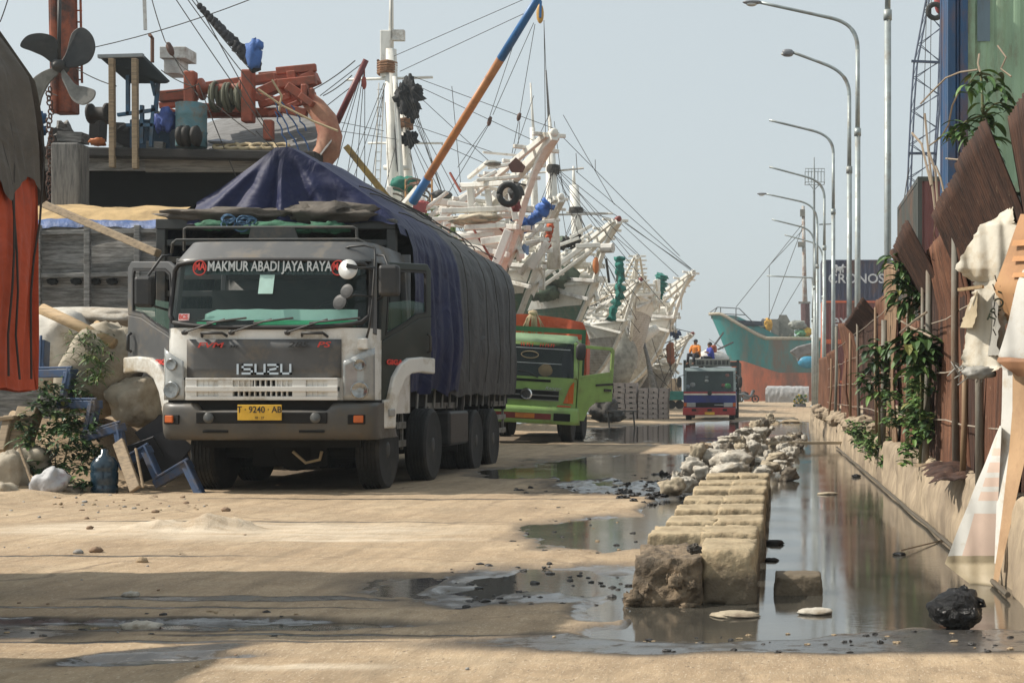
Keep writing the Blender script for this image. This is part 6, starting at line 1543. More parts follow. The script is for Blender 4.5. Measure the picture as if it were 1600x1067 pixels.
# ------------------------------------------------------------------ things along the road
random.seed(61)
BRK2 = mat('pinkish_block', (.52,.45,.42), .9, var=.25, scale=6, bump=.4); SLOT = mat('slot_shadow_paint', (.05,.045,.045), .9)
lay = ['bottom','second lowest','third lowest','middle','third highest','second highest','top']
dB = 66.
def bundle(xc, z, w, h, lab):
    T = thing('block_bundle', (xc, dB, z), lab, 'block bundle', 'strapped bundles of blocks stacked by the quay')
    b = MB(); n = 3
    for k in range(n):
        x0 = xc-w/2+w*k/n; b.bx(x0+.02, x0+w/n-.02, dB-.5, dB+.5, z+.07, z+h-.012)
        for j in (0, 1): b.bx(x0+.02+j*(w/n-.22), x0+.2+j*(w/n-.22), dB-.5, dB+.5, z, z+.07)
    b.build('blocks', BRK2, T, bev=.012)
    b = MB(); b.bx(xc-w/2+.04, xc+w/2-.04, dB-.42, dB+.42, z+.005, z+h-.03); b.build('core', SLOT, T)
hh = .245
for k in range(7): bundle(P(969,0,dB).x+rnd(-.03,.03), .0+k*hh, 1.66, hh, '%s bundle of the taller block stack beside the green truck door'%lay[k])
for k in range(6): bundle(P(1022,0,dB).x+rnd(-.03,.03), .0+k*hh, 1.42, hh, '%s bundle of the lower block stack beside the blue truck'%lay[k if k < 3 else k+1])
b = MB(); b.blob(P(945,640,58), (.5,.6,.55), .5, 2., 2., 24, 16); b.blob(P(960,650,56), (.4,.5,.25), .5, 2., 6., 20, 12); b.build('net_pile', mat('dark_net', (.07,.065,.06), .9, var=.5, bump=.8), smooth=True, label='dark tangled net pile behind the lime green truck', cat='net pile')
b = MB()
q = P(952,660,50); 
for x in (0, .9): b.line(V((q.x+x,q.y,0)), V((q.x+x-.05,q.y,.55)), .03)
b.bx(q.x-.1,q.x+1.0,q.y-.2,q.y+.2,.55,.6); b.build('low_bench', DGREY, label='low dark steel trestle at the puddle edge beside the green truck', cat='trestle')
tb = thing('handcart', tuple(P(1056,640,85)), 'teal box handcart standing behind the block stack', 'handcart')
b = MB(); b.bx(P(1044,0,85).x,P(1068,0,85).x,84.6,85.8,P(0,625,85).z,P(0,611,85).z); b.build('box', mat('teal_cart', (.03,.20,.17), .6), tb, bev=.04)
for sx in (1049,1062):
    b = MB(); b.lathe(P(sx,632,84.9), (0,-1,0), [(.2,-.1),(.27,-.1),(.27,.1),(.2,.1)], 14); b.build('wheel', BLACK, tb)
b = MB(); b.bx(P(1027,0,112).x, P(1064,0,112).x, 112, 113, .3, P(0,591,112).z); b.build('low_wall', CONC, bev=.05, label='low grey concrete wall left of the blue truck', cat='wall')
# parked motorbike
dm = 112.; z0 = .5
MT = thing('motorbike', tuple(P(1168,0,dm).xy)+(z0,), 'parked dark motorbike beyond the blue truck', 'motorbike')
mx0 = P(1168,0,dm).x
for xo in (-.62,.62):
    b = MB(); c = V((mx0+xo,dm,z0+.28)); b.tube([c+V((.26*math.cos(a),0,.26*math.sin(a))) for a in [k*math.pi/10 for k in range(21)]], .055, 8); b.tube([c+V((0,-.06,0)),c+V((0,.06,0))],.09,8); b.build('wheel', BLACK, MT, smooth=True)
b = MB(); b.tube([V((mx0-.75,dm,z0+.62)),V((mx0-.3,dm,z0+.68)),V((mx0,dm,z0+.5)),V((mx0+.3,dm,z0+.5)),V((mx0+.42,dm,z0+.95))], [.1,.17,.14,.13,.1], 10); b.blob((mx0-.1,dm,z0+.36),(.3,.14,.17),.1); b.build('body', mat('grey_bike_paint', (.12,.13,.14), .4), MT, smooth=True)
b = MB(); b.line(V((mx0+.62,dm,z0+.28)), V((mx0+.42,dm,z0+1.0)), .04); b.line(V((mx0+.42,dm-.32,z0+1.02)), V((mx0+.42,dm+.32,z0+1.02)), .025); b.blob((mx0+.5,dm,z0+.9),(.1,.12,.12),.05); b.build('handlebar', DGREY, MT, smooth=True)
b = MB(); b.tube([V((mx0-.7,dm,z0+.74)),V((mx0-.2,dm,z0+.76)),V((mx0+.08,dm,z0+.66))], [.09,.12,.08], 8); b.build('saddle', BLACK, MT, smooth=True)
# grey sheeted stack
b = MB()
def gs(u, v):
    x = P(1196+68*u,0,110).x; pr = [(0,0.0),(.0,.75),(.1,1.2),(.5,1.3),(1.,1.25),(1.1,0)]
    k = v*5; j = min(int(k),4); f = k-j; yy = pr[j][0]*(1-f)+pr[j+1][0]*f; z = pr[j][1]*(1-f)+pr[j+1][1]*f
    lean = .35*(1-u*8) if u < .12 else 0
    return V((x+lean*z*-.0+.05*nz(u*12,v*5), 110+yy*1.8+.06*nz(u*14,z*3), .5+z*(1-.12*(u < .03))+.05*nz(u*9,v*4)))
b.surf(gs, 60, 24); b.surf(lambda u, v: gs(0, .5*v).lerp(gs(0,1-.5*v), u), 8, 8); b.build('sheeted_stack', mat('grey_sheeting', (.33,.33,.33), .7, var=.25, scale=6, bump=.5, stretch=(1,1,3)), smooth=True, label='low goods stack covered in grey sheeting in front of the orange hull', cat='covered stack')
random.seed(71)
YT = thing('flower_bundle', tuple(G(1250,640,.2)), 'wire bundle of yellow flowers and leaves at the foot of the lamp posts', 'flower bundle')
b = MB()
for k in range(90):
    b.mi = random.choice((0,1,1)); c = P(1250,626,92)+V((rnd(-.42,.42), rnd(-.3,.3), rnd(-.4,.4))); b.blob(c, (.06,.06,.05), .2, 2, k, 6, 5)
b.build('flowers', [mat('yellow_petal', (.55,.38,.03), .7), LEAF[0]], YT)
b = MB(); b.lathe(P(1250,640,92), (0,0,1), [(.38,0),(.42,.2),(.40,.4)], 14); b.build('basket', mat('grey_basket', (.2,.2,.2), .8), YT)
# sandbags piled past the end of the kerb blocks
SBM = [mat('sandbag_white', (.52,.48,.41), .85, var=.25, scale=6, dirt=(.2,.16,.11), damt=.5, dscale=4, bump=.5, bscale=30), mat('sandbag_tan', (.46,.39,.28), .85, var=.25, scale=6, dirt=(.17,.13,.09), damt=.55, dscale=4, bump=.5, bscale=30), mat('sandbag_dark', (.16,.13,.095), .8, var=.3, dirt=(.05,.045,.04), damt=.5)]
bags = [(1138,733,.27,.11,17.2,0,'smooth round white sandbag on the farthest kerb blocks'),(1090,704,.13,.15,19.5,1,'tan sandbag on end with a tied neck at the left of the pile'),(1083,724,.15,.12,18.6,0,'pale ribbed sandbag below the tied one'),(1068,754,.15,.11,16.9,0,'pale sandbag slumped into the black mud'),(1050,758,.16,.12,16.4,1,'small grey tan sandbag at the left edge of the pile'),(1168,716,.1,.12,19,2,'black shiny sandbag on the ditch side of the pile'),(1150,716,.22,.13,18.6,0,'white sandbag above the smooth round one'),(1120,712,.22,.13,19.6,0,'white sandbag left of the top of the pile'),(1098,735,.15,.1,18.2,0,'thin white sandbag wedged between block and pile'),(1190,735,.16,.1,18.5,0,'pale sandbag at the water on the ditch side'),(1203,727,.16,.09,19.5,1,'tan sandbag in the ditch water'),(1213,712,.2,.08,22,1,'flat tan sandbag on the ditch mud'),(1220,722,.15,.06,20.5,0,'flat white sandbag in the ditch')]
for (px, py, rx, rz, dd, mi, lab) in bags:
    c = P(px, py, dd); bagsurf((c.x, c.y, max(c.z-.02, rz*.6)), (rx*.85, rx*.75, rz*.8), px*.37, .4, .13, Matrix.Rotation(rnd(-.2,.2),3,'Y'), 28, 16).build('sandbag', SBM[mi], smooth=True, label=lab, cat='sandbag', group='sandbags piled along the ditch')
for k in range(130):
    yy = 18.6+20*(k/130)**1.15; xx = -.95+.75*(yy-20)/17+rnd(-.45,.45)*(1.1-.4*k/130); 
    hgt = max(.06, .58-abs(xx-(-.75+.6*(yy-20)/17))*1.0)*rnd(.4,1.)
    if k % 4 == 0: xx += .7; hgt = .08
    mi = random.choice((0,0,0,0,1,1,2)); rx = rnd(.06,.16)
    bagsurf((xx, yy, hgt), (rx, rx*.8, rnd(.05,.12)), k*2.3, .5, .16, Matrix.Rotation(rnd(-.4,.4),3,'Y') @ Matrix.Rotation(rnd(0,3),3,'Z'), 30, 18).build('sandbag', SBM[mi], smooth=True, label='torn sandbag heaped in the long pile between road and ditch', cat='sandbag', group='sandbags piled along the ditch')
b = MB(); b.bar(P(1094,712,19.6), P(1098,690,19.6), .06, .05); b.bar(P(1102,712,19.6), P(1104,694,19.6), .05, .04); b.build('wood_stub', WOOD, label='two pronged wooden stub standing in the tied sandbag', cat='stub')
b = MB(); b.bar(V((-.15,30.2,.14)), V((1.5,30.4,.14)), .22, .06); b.build('plank_bridge', woodmat('pale_plank', (.38,.31,.21), .25), label='plank laid across the ditch from the sandbags to the wall', cat='plank')
# black bin bag
random.seed(81)
BB = thing('rubbish_bag', tuple(G(1503,988)), 'shiny black plastic rubbish bag at the near end of the ditch', 'rubbish bag')
BPL = mat('black_plastic_film', (.008,.008,.009), .2, var=.3, bump=1., bscale=13, bdist=.08)
c = G(1500,986)+V((0,.1,.085))
b = MB()
def bb(u, v):
    th = 2*math.pi*u; ph = math.pi*(v*.998+.001); dd = V((math.sin(ph)*math.cos(th), math.sin(ph)*math.sin(th), math.cos(ph)))
    k = 1+.22*fbm(dd.x*1.6,dd.y*1.6,dd.z*1.6,3)+.09*abs(nz(th*2.3+dd.z*2,dd.z*3,2))-.06*abs(nz(dd.x*6,dd.y*6,dd.z*6))
    return c+V((dd.x*.135*k, dd.y*.12*k, dd.z*.10*k*(1.15 if dd.z > 0 else .85)))
b.surf(bb, 60, 34, cu=True, flip=True); b.blob(c+V((.03,0,.10)), (.03,.03,.035), .5, 2, 3.); b.build('bag', BPL, BB, smooth=True)
b = MB(); b.tube([c+V(q) for q in ((.03,0,.10),(.08,-.02,.075),(.125,-.03,.055),(.135,-.03,.035),(.11,-.02,.03),(.09,-.03,.05))], [.008,.012,.014,.012,.01,.008], 6); b.build('handle', BPL, BB, smooth=True)
# floating rubbish, clods, stones
for (px,py,r,zs,lab,m_) in ((1338,745,.07,.4,'dark bottle bobbing by the canal wall',BPL),(1405,867,.05,.3,'dark float at the end of the thin stick',BPL),(1275,958,.10,.2,'pale flat scrap floating in front of the block fragment',SBM[0]),(1150,962,.13,.12,'pale scum patch in front of the broken kerb block',SBM[1]),(1210,850,.08,.3,'dark clump floating right of the kerb blocks',DKW),(1205,876,.05,.3,'small dark clump beside the kerb blocks',DKW),(1293,772,.12,.15,'pale scrap floating in the middle of the ditch',SBM[1]),(220,982,.11,.22,'white slipper shaped scrap lying in the muddy rut',SBM[0]),(205,938,.05,.4,'small white scrap lying in the shadowed road',SBM[0])):
    b = MB(); c = G(px,py); c.z = max(0, soil_z(c.x,c.y))+r*zs*.5; b.blob(c, (r,r*.8,r*zs), .3, 2, px*.3, 16, 10); b.build('flotsam', m_, smooth=True, label=lab, cat='scrap')
b = MB(); b.line(G(1407,866)+V((0,0,.03)), P(1480,842,11.6), .006); b.build('stick', TWIG, label='thin stick slanting from the dark float to the canal wall', cat='stick')
random.seed(91)
STN = [mat('tan_stone', (.36,.27,.17), .9, var=.3, bump=.6), mat('grey_stone', (.30,.29,.27), .9, var=.3, bump=.6), mat('rust_stone', (.25,.17,.11), .9, var=.3, bump=.6), mat('mud_clod', (.035,.032,.03), .45, var=.4, bump=.8)]
spots = [(353,803,.045,2),(243,805,.035,2),(140,832,.03,2),(150,868,.045,2),(122,871,.035,1),(222,884,.04,0),(132,790,.03,1),(306,650,0,0)]
for (px,py,r,mi) in spots:
    if not r: continue
    c = G(px,py); b = MB(); b.blob((c.x,c.y,soil_z(c.x,c.y)+r*.3), (r,r*.8,r*.6), .35, 2, px*.7, 14, 10); b.build('stone', STN[mi], smooth=True, label='loose stone lying on the sandy road in front of the largest truck', cat='stone', group='loose stones on the road')
for k in range(90):
    if k < 65: px, py = rnd(-40,330), rnd(774,800)+abs(rnd(-1,1)*rnd(0,1))*25
    else: px, py = rnd(0,900), rnd(800,1060)
    c = G(px,py); r = rnd(.004,.011) if k >= 65 else rnd(.006,.022)
    b = MB(); b.blob((c.x,c.y,soil_z(c.x,c.y)+r*.3), (r*rnd(.8,1.6),r,r*rnd(.4,.8)), .4, 2, k*1.3, 9, 6); b.build('stone', random.choice(STN[:3]), smooth=True, label='pebble sized rubble strewn over the left side of the road', cat='stone', group='rubble strewn on the road')
for k in range(90):
    px, py = (rnd(960,1085), rnd(738,790)) if k < 55 else (rnd(800,1060), rnd(742,775))
    c = G(px,py); r = rnd(.015,.06) if k < 55 else rnd(.01,.03)
    b = MB(); b.blob((c.x,c.y,soil_z(c.x,c.y)+r*.2), (r*rnd(.8,1.9),r,r*rnd(.4,.8)), .9, 3, k*1.7, 14, 10); b.build('mud_clod', STN[3], label='wet black mud clod heaped beside the sandbags', cat='mud clod', group='black mud clods')
for k in range(60):
    px, py = rnd(700,1010), rnd(885,950)
    c = G(px,py); r = rnd(.006,.02)
    b = MB(); b.blob((c.x,c.y,max(0,soil_z(c.x,c.y))+r*.2), (r*1.6,r,r*.6), .5, 2, k*1.7, 8, 6); b.build('mud_clod', STN[3], label='tiny dark clod sticking out of the nearest puddle', cat='mud clod', group='clods in the nearest puddle')

for k in range(110):
    if k < 40: px, py = rnd(800,1010), rnd(796,872)
    elif k < 90: px, py = rnd(980,1600), rnd(990,1030)
    else: px, py = rnd(0,480), rnd(962,1008)
    c = G(px,py); r = rnd(.004,.014)
    b = MB(); b.blob((c.x,c.y,max(0,soil_z(c.x,c.y))+r*.2), (r*rnd(1,2.2),r,r*.6), .7, 2.5, k*2.9, 9, 7); b.build('mud_clod', STN[3] if k % 3 else STN[0], label='small crumb of mud on the damp ground around the puddle edges', cat='mud clod', group='mud crumbs along the wet edges')
# ------------------------------------------------------------------ street lamps
random.seed(111)
GALV = mat('galvanised_steel', (.33,.37,.37), .45, .35, .18, scale=3, dirt=(.24,.22,.19), damt=.35)
LHD = mat('lamp_head_grey', (.20,.21,.23), .45, var=.2); LGL = mat('lamp_glass', (.5,.5,.48), .2)
def bez(p, n=24):
    out = []
    for k in range(n+1):
        t_ = k/n; q = [V(x) for x in p]
        while len(q) > 1: q = [a.lerp(b_, t_) for a, b_ in zip(q, q[1:])]
        out.append(q[0])
    return out
lamps = [(1387,25.,-150,(1290,-235),(1170,-260),'long','thickest lamp pole, its top cut off by the upper picture edge',None),
 (1340,33.8,78,(1296,28),(1186,4),'flat','lamp post whose flat white head touches the upper picture edge','flat'),
 (1327,37.6,150,(1287,100),(1238,82),'bulb','lamp post with a rounded grey lamp head on a short arm','bulb'),
 (1302,47.8,240,(1268,204),(1202,188),'bare','lamp post with a bare headless arm just below the rounded lamp head',None),
 (1288,56.4,310,(1258,276),(1202,261),'bare','lamp post with a bare arm passing behind the small mast basket',None),
 (1277,65.7,350,(1247,314),(1196,303),'flat2','lamp post with a small flat dark head below the mast basket','flat'),
 (1273,70.5,388,(1250,354),(1206,343),'bare','lamp post with a bare arm between the flat dark head and the lowest arms',None),
 (1286,80.,410,(1266,378),(1226,367),'bare','lamp post with the short bare arm third from the bottom of the row',None),
 (1270,76.,445,(1268,434),(1198,431),'bare','lamp post with the lowest and nearly level bare arm',None)]
for (px, d, yb, c, e, k_, lab, head) in lamps:
    T = thing('street_lamp', (P(px,0,d).x, d, .5), lab, 'street lamp', 'street lamps along the fence')
    b = MB(); zb = P(0,yb,d).z; x = P(px,0,d).x; r = .062 if d > 26 else .056
    y1 = min(yb+110*33/d*1.2, 500)
    zm = P(0,y1,d).z
    b.tube([V((x,d,.5)),V((x,d,zm))], [r*1.15,r*1.1], 12); b.tube([V((x,d,zm)),V((x,d,zb))], [r*.92,r*.85], 12)
    b.tube([V((x,d,zm-.09)),V((x,d,zm+.09))], r*1.35, 12); b.tube([V((x,d,.5)),V((x,d,.56))], r*2.6, 12)
    b.build('pole', GALV, T, smooth=True)
    b = MB(); p0 = V((x,d,zb)); p3 = P(*e, d); pc = P(*c, d)
    corner = pc+(pc-p3)*((x-pc.x)/max(.05,pc.x-p3.x)); corner.z = max(min(corner.z, pc.z+.9), zb)
    b.tube([p0+(p0-corner)*.02]+bez([p0, p0.lerp(corner,.7), corner.lerp(pc,.3), pc], 18)+[pc.lerp(p3,k/4) for k in range(1,5)], [r*.85]*10+[r*.7]*10+[r*.62]*4, 10)
    b.build('arm', GALV, T, smooth=True)
    if head:
        b = MB(); s_ = d/F
        if head == 'flat': b.blob(p3+V((-.16,0,-.0)), (.24,.1,.055), .03)
        else: b.blob(p3+V((-.12,0,-.02)), (.16,.11,.10), .05, sq=.8)
        h = b.build('lamp_head', LHD, T, smooth=True)
        b = MB(); b.blob(p3+V((-.18,0,-.05)), (.13,.085,.05), .0); b.build('lamp_glass', LGL, h, smooth=True)
# slim mast with a basket
d = 74.
MT2 = thing('signal_mast', (P(1272,0,d).x, d, .5), 'slim mast carrying a small railed basket among the lamp arms', 'mast')
b = MB(); b.tube([V((P(1272,0,d).x,d,.5)), P(1272,300,d), P(1272,246,d)], [.09,.06,.03], 8); b.build('pole', mat('dull_mast_grey', (.22,.25,.26), .6), MT2, smooth=True)
b = MB(); xl, xr = P(1258,0,d).x, P(1288,0,d).x
for y in (d-.5, d+.5):
    for zpx in (266,287): b.line(V((xl,y,P(0,zpx,d).z)), V((xr,y,P(0,zpx,d).z)), .02)
    for k in range(7): x = xl+(xr-xl)*k/6; b.line(V((x,y,P(0,266,d).z)), V((x,y,P(0,287,d).z)), .012)
b.line(V((xl+.2,d,P(0,287,d).z)), V((P(1272,0,d).x,d,P(0,297,d).z)), .02); b.line(V((xr-.2,d,P(0,287,d).z)), V((P(1272,0,d).x,d,P(0,297,d).z)), .02)
for x in (xl,xr): b.line(V((x,d-.5,P(0,287,d).z)), V((x,d+.5,P(0,287,d).z)), .02)
b.build('basket', mat('dull_mast_grey', (.22,.25,.26), .6), MT2)
b = MB(); b.line(P(1280,351,d), P(1300,350,d), .04); b.build('cross_arm', mat('dull_mast_grey', (.22,.25,.26), .6), MT2)
# ------------------------------------------------------------------ lattice crane boom
d = 60.
CB = mat('crane_blue_grey', (.05,.07,.12), .6, var=.3)
CR = thing('crane_boom', (P(1440,0,d).x, d, .5), 'dark blue lattice crane boom rising behind the stacked containers', 'crane')
L_ = [(1408,470),(1414,400),(1420,239),(1424,157),(1428,101),(1448,-6)]
Rr = [(1452,470),(1456,400),(1462,253),(1468,169),(1470,110),(1474,-6)]
def interp(Lp, y):
    for (x0,y0),(x1,y1) in zip(Lp, Lp[1:]):
        if y <= y0 and y >= y1: return x0+(x1-x0)*(y-y0)/(y1-y0)
    return Lp[-1][0]
b = MB()
for dy, ox in ((0,0),(1.1,5)):
    for Lp in (L_, Rr): b.tube([P(x+(ox if Lp is L_ else -ox*.6),y,d+dy) for x,y in Lp], .042, 6)
b.bar(P(1424,96,d-.02), P(1470,98,d-.02), .09, .1); b.bar(P(1421,240,d-.02), P(1463,240,d-.02), .09, .1)
b.line(P(1408,480,d), V((P(1408,0,d).x,d,.5)), .1); b.line(P(1453,480,d), V((P(1453,0,d).x,d,.5)), .1)
b.build('chord', CB, CR)
b = MB(); y = 460; k = 0
while y > -6:
    y2 = y-26
    for dy, ox in ((0,0),(1.1,5)):
        a = (interp(L_,y)+ox, y); c = (interp(Rr,y2)-ox*.6, y2); a2 = (interp(L_,y2)+ox,y2); c2 = (interp(Rr,y)-ox*.6,y)
        if k % 2: b.line(P(*a,d+dy), P(*c,d+dy), .018)
        else: b.line(P(*c2,d+dy), P(*a2,d+dy), .018)
    b.line(P(interp(L_,y),y,d), P(interp(L_,y2)+5,y2,d+1.1), .016); b.line(P(interp(Rr,y),y,d), P(interp(Rr,y2)-3,y2,d+1.1), .016)
    y = y2; k += 1
b.build('lacing', CB, CR)
b = MB(); b.line(P(1420,262,d-.3), P(1404,372,d-.3), .022); b.line(P(1404,372,d-.3), P(1403,400,d-.3), .05); b.line(P(1448,0,d+.4), P(1440,300,d+.4), .016); b.line(P(1455,0,d+.4), P(1452,300,d+.4), .016); b.build('hoist_cable', ROPE, CR)
hkb = MB(); hkb.blob(P(1468,4,d-1), (.22,.14,.5), .1); hk = hkb.build('hook_block', mat('crane_red', (.32,.05,.05), .5), CR, smooth=True)
b = MB(); c = P(1461,18,d-1.2); b.tube([c+V((.29*math.cos(a),0,.29*math.sin(a))) for a in [k*math.pi/12 for k in range(25)]], .11, 8); b.build('tyre', BLACK, hk, smooth=True)
# ------------------------------------------------------------------ shipping containers
def contmat(name, col, dirt=(.13,.065,.04), damt=.4):
    return mat(name, col, .55, var=.2, scale=2, dirt=dirt, damt=damt, dscale=1.3, stretch=(1,1,.3))
def container(x0, x1, y0, y1, z0, z1, m_, mside, label, rust=True):
    T = thing('shipping_container', ((x0+x1)/2,(y0+y1)/2,z0), label, 'shipping container', 'stacked shipping containers')
    b = MB(); n = int((x1-x0)/.045)
    def cor(q): ph = (q/.278) % 1; return .036*max(0, min(1, min(ph, 1-ph)*5-.75))
    b.surf(lambda u, v: V((x0+.1+(x1-x0-.2)*u, y0+.045-cor((x1-x0)*u), z0+.14+(z1-z0-.26)*v)), n, 2)
    b.build('front_wall', m_, T)
    b = MB(); n2 = int((y1-y0)/.05)
    b.surf(lambda u, v: V((x0+.045-cor((y1-y0)*u), y0+.1+(y1-y0-.2)*u, z0+.14+(z1-z0-.26)*v)), n2, 2)
    b.surf(lambda u, v: V((x1-.045, y0+.1+(y1-y0-.2)*u, z0+.14+(z1-z0-.26)*v)), 2, 2)
    b.surf(lambda u, v: V((x0+.1+(x1-x0-.2)*u, y1-.045, z0+.14+(z1-z0-.26)*v)), 2, 2)
    b.surf(lambda u, v: V((x0+.06+(x1-x0-.12)*u, y0+.06+(y1-y0-.12)*v, z1-.03)), 2, 2)
    b.build('side_wall', mside, T)
    b = MB()
    for x in (x0,x1-.11):
        for y in (y0,y1-.11): b.bx(x, x+.11, y, y+.11, z0, z1)
    for z, h in ((z0,.14),(z1-.12,.12)):
        b.bx(x0+.11,x1-.11,y0+.003,y0+.1,z,z+h); b.bx(x0+.11,x1-.11,y1-.1,y1-.003,z,z+h); b.bx(x0+.003,x0+.1,y0+.11,y1-.11,z,z+h); b.bx(x1-.1,x1-.003,y0+.11,y1-.11,z,z+h)
    b.build('corner_frame', mside, T)
    return T
NAVY = contmat('container_navy', (.035,.042,.085)); CRED = contmat('container_maroon', (.14,.032,.03)); CORG = contmat('container_orange', (.55,.12,.045)); CBLU = contmat('container_blue', (.014,.062,.15)); CGRN = contmat('container_pale_green', (.28,.42,.28), (.16,.11,.07), .45)
d = 85.; x0 = P(1284,0,d).x; zt = P(0,406,d).z; hC = P(0,406,d).z-P(0,470,d).z
c1 = container(x0, x0+6.06, d, d+2.44, zt-hC, zt, NAVY, NAVY, 'dark blue container with pale lettering on top of the far stack')
CT = mat('container_lettering', (.50,.52,.55), .6)
text('CRONOS', 'lettering', V((P(1338,0,d).x, d-.005, P(0,436,d).z)), .80, CT, c1, ext=.01, sx=1.02, bold=.012)
b = MB(); lc = P(1312,420,d)   # lion like emblem kept as a plain pale animal mark
for (dx,dz,rx,rz) in ((0,0,.22,.13),(-.22,.12,.13,.12),(.2,.16,.07,.12),(-.2,-.15,.05,.12),(.05,-.17,.05,.12),(.2,-.14,.05,.12),(.3,.1,.1,.04),(-.36,.02,.08,.04)): b.blob(lc+V((dx,-.01,dz)), (rx,.02,rz), .25, 2, dx*9, 12, 8)
b.build('emblem', CT, c1)
c2 = container(x0+.02, x0+6.08, d-.05, d+2.39, zt-2*hC, zt-hC, CRED, CORG, 'maroon container with orange end right under the dark blue one')
text('ex', 'lettering', V((P(1312,0,d).x, d-.055, P(0,501,d).z)), 1.0, CT, c2, ext=.01, sx=1.0, bold=.01)
c3 = container(x0, x0+6.06, d, d+2.44, zt-3*hC, zt-2*hC, CRED, CORG, 'maroon container second from the ground in the far stack')
c4 = container(x0+.02, x0+6.08, d, d+2.44, .5, zt-3*hC, CRED, CRED, 'lowest maroon container of the far stack behind the fence')
d = 36.; xr0, xr1 = P(1434,0,d).x, P(1500,0,d).x+1.5
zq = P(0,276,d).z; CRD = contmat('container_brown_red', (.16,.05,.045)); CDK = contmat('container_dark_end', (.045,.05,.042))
container(xr0, xr1, d, d+6, zq-2.4, zq, CRD, CDK, 'brown red container with a dark end beside the crane boom')
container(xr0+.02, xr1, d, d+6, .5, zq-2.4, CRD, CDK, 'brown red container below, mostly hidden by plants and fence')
d = 20.8; xa = P(1480,0,d).x; zq = P(0,300,d).z
G1 = container(P(1512,0,d).x, P(1512,0,d).x+2.44, d, d+.9, zq, zq+3.2, CGRN, CGRN, 'pale green corrugated container at the upper right picture corner')
b = MB(); b.surf(lambda u, v: P(1527+20*u, 65-65*v, d-.006), 2, 2); b.build('patch', contmat('patch_blue_grey', (.13,.19,.23)), G1)
B1 = container(xa, P(1511,0,d).x, d-.1, d+.9, zq, zq+3.2, CBLU, CBLU, 'narrow blue container edge left of the pale green container')
container(xa-.02, P(1512,0,d).x+2.44, d, d+.9, .5, zq-.06, CDK, CDK, 'dark container carrying the blue and pale green ones behind the fence')
# ------------------------------------------------------------------ rusty corrugated fence
def rustmat(name, a, b_, c_, sc=1.):
    t = NT(name); w = t.coord((1,1,.35)); f = t.noise(w, 3*sc, 9, .72); g = t.noise(t.coord((6,6,.4)), 2., 8, .75); h = t.noise(w, 22, 6, .7)
    c = t.ramp(f, [(.3, a), (.5, b_), (.68, c_)])
    c = t.mix(t.ramp(g, [(.45, 0.), (.62, .8)]), c, tuple(q*.5 for q in a)); c = t.mix(t.ramp(h, [(.62, 0.), (.75, .55)]), c, (.34,.24,.16))
    t.set(Base_Color=c, Roughness=.85); t.bump(h, .5, .01); return t.m
RU1 = rustmat('rusty_sheet', (.085,.036,.02), (.15,.062,.032), (.23,.11,.058)); RU2 = rustmat('dark_rusty_sheet', (.03,.015,.011), (.06,.027,.017), (.10,.045,.025)); RU3 = rustmat('tan_rusty_sheet', (.19,.11,.062), (.27,.175,.105), (.34,.24,.155))
FPOST = mat('grey_fence_post', (.19,.18,.15), .75, var=.3, scale=4, dirt=(.14,.09,.055), damt=.5, dscale=3, stretch=(1,1,.3), bump=.3)
BAMB = mat('bamboo_post', (.22,.145,.08), .65, var=.25, dirt=(.2,.12,.07), damt=.4, stretch=(1,1,.4))
FN = thing('corrugated_fence', (1.65, 20, .56), 'tall ragged fence of rusty corrugated sheets and poles along the ditch wall', 'fence')
FX = 1.62
def dof(px): return FX*F/(px-VX)
def sheet(pa, pb, ta, tb, m_, bend=0., bot=.5, off=0., pitch=.075, amp=.016, off2=None):
    """one corrugated sheet between picture columns pa > pb on the fence line"""
    da, db = dof(pa), dof(pb); za, zb2 = P(0,ta,da).z, P(0,tb,db).z; W = db-da; n = max(10, int(W/pitch*7)); off2 = off if off2 is None else off2
    b = MB(); sd = pa*.37
    def f(u, v):
        y = da+W*u; zt_ = za+(zb2-za)*u+.02*nz(y*9, sd); z = bot+(zt_-bot)*v
        x = FX+off+(off2-off)*u+amp*math.sin(y/pitch*2*math.pi)+(.05*nz(y*.8, z*.8, sd)+.03*nz(y*2.5,z*1.4,sd))*(1 if v < .72 else .4)
        if bend and v > .72: k = (v-.72)/.28; x -= bend*1.25*k; z -= abs(bend)*.15*k
        return V((x, y, z))
    b.surf(f, n, 22); return b.build('corrugated_sheet', m_, FN, smooth=True, solid=.003, recalc=False)
sheet(1650,1604,120,182,RU2,.08); sheet(1606,1548,178,252,RU2,.22); sheet(1552,1500,252,330,RU2,.22,.5,.03)
sheet(1600,1546,470,480,RU1,0,.5,-.03); sheet(1556,1508,430,440,RU2,0,.48,.06); sheet(1512,1468,345,392,RU1,.1,.48,.0); sheet(1474,1440,338,390,RU2,.26,.5,-.02)
sheet(1444,1414,500,505,RU1,0,.5,.03); sheet(1418,1400,470,470,RU1,0,.55,.05); sheet(1404,1384,415,412,RU3,0,.5,-.02); sheet(1388,1366,455,470,RU1,.0,.5,.04); sheet(1370,1338,462,505,RU2,.2,1.6,.02); sheet(1368,1344,490,510,RU2,0,.5,.06)
sheet(1338,1318,502,505,RU1,.1,.5,.0); sheet(1311,1297,545,553,RU1,.1,.5,.02); sheet(1297,1280,556,560,RU1,0,.5,.0); sheet(1326,1310,600,600,RU2,0,.5,.1)
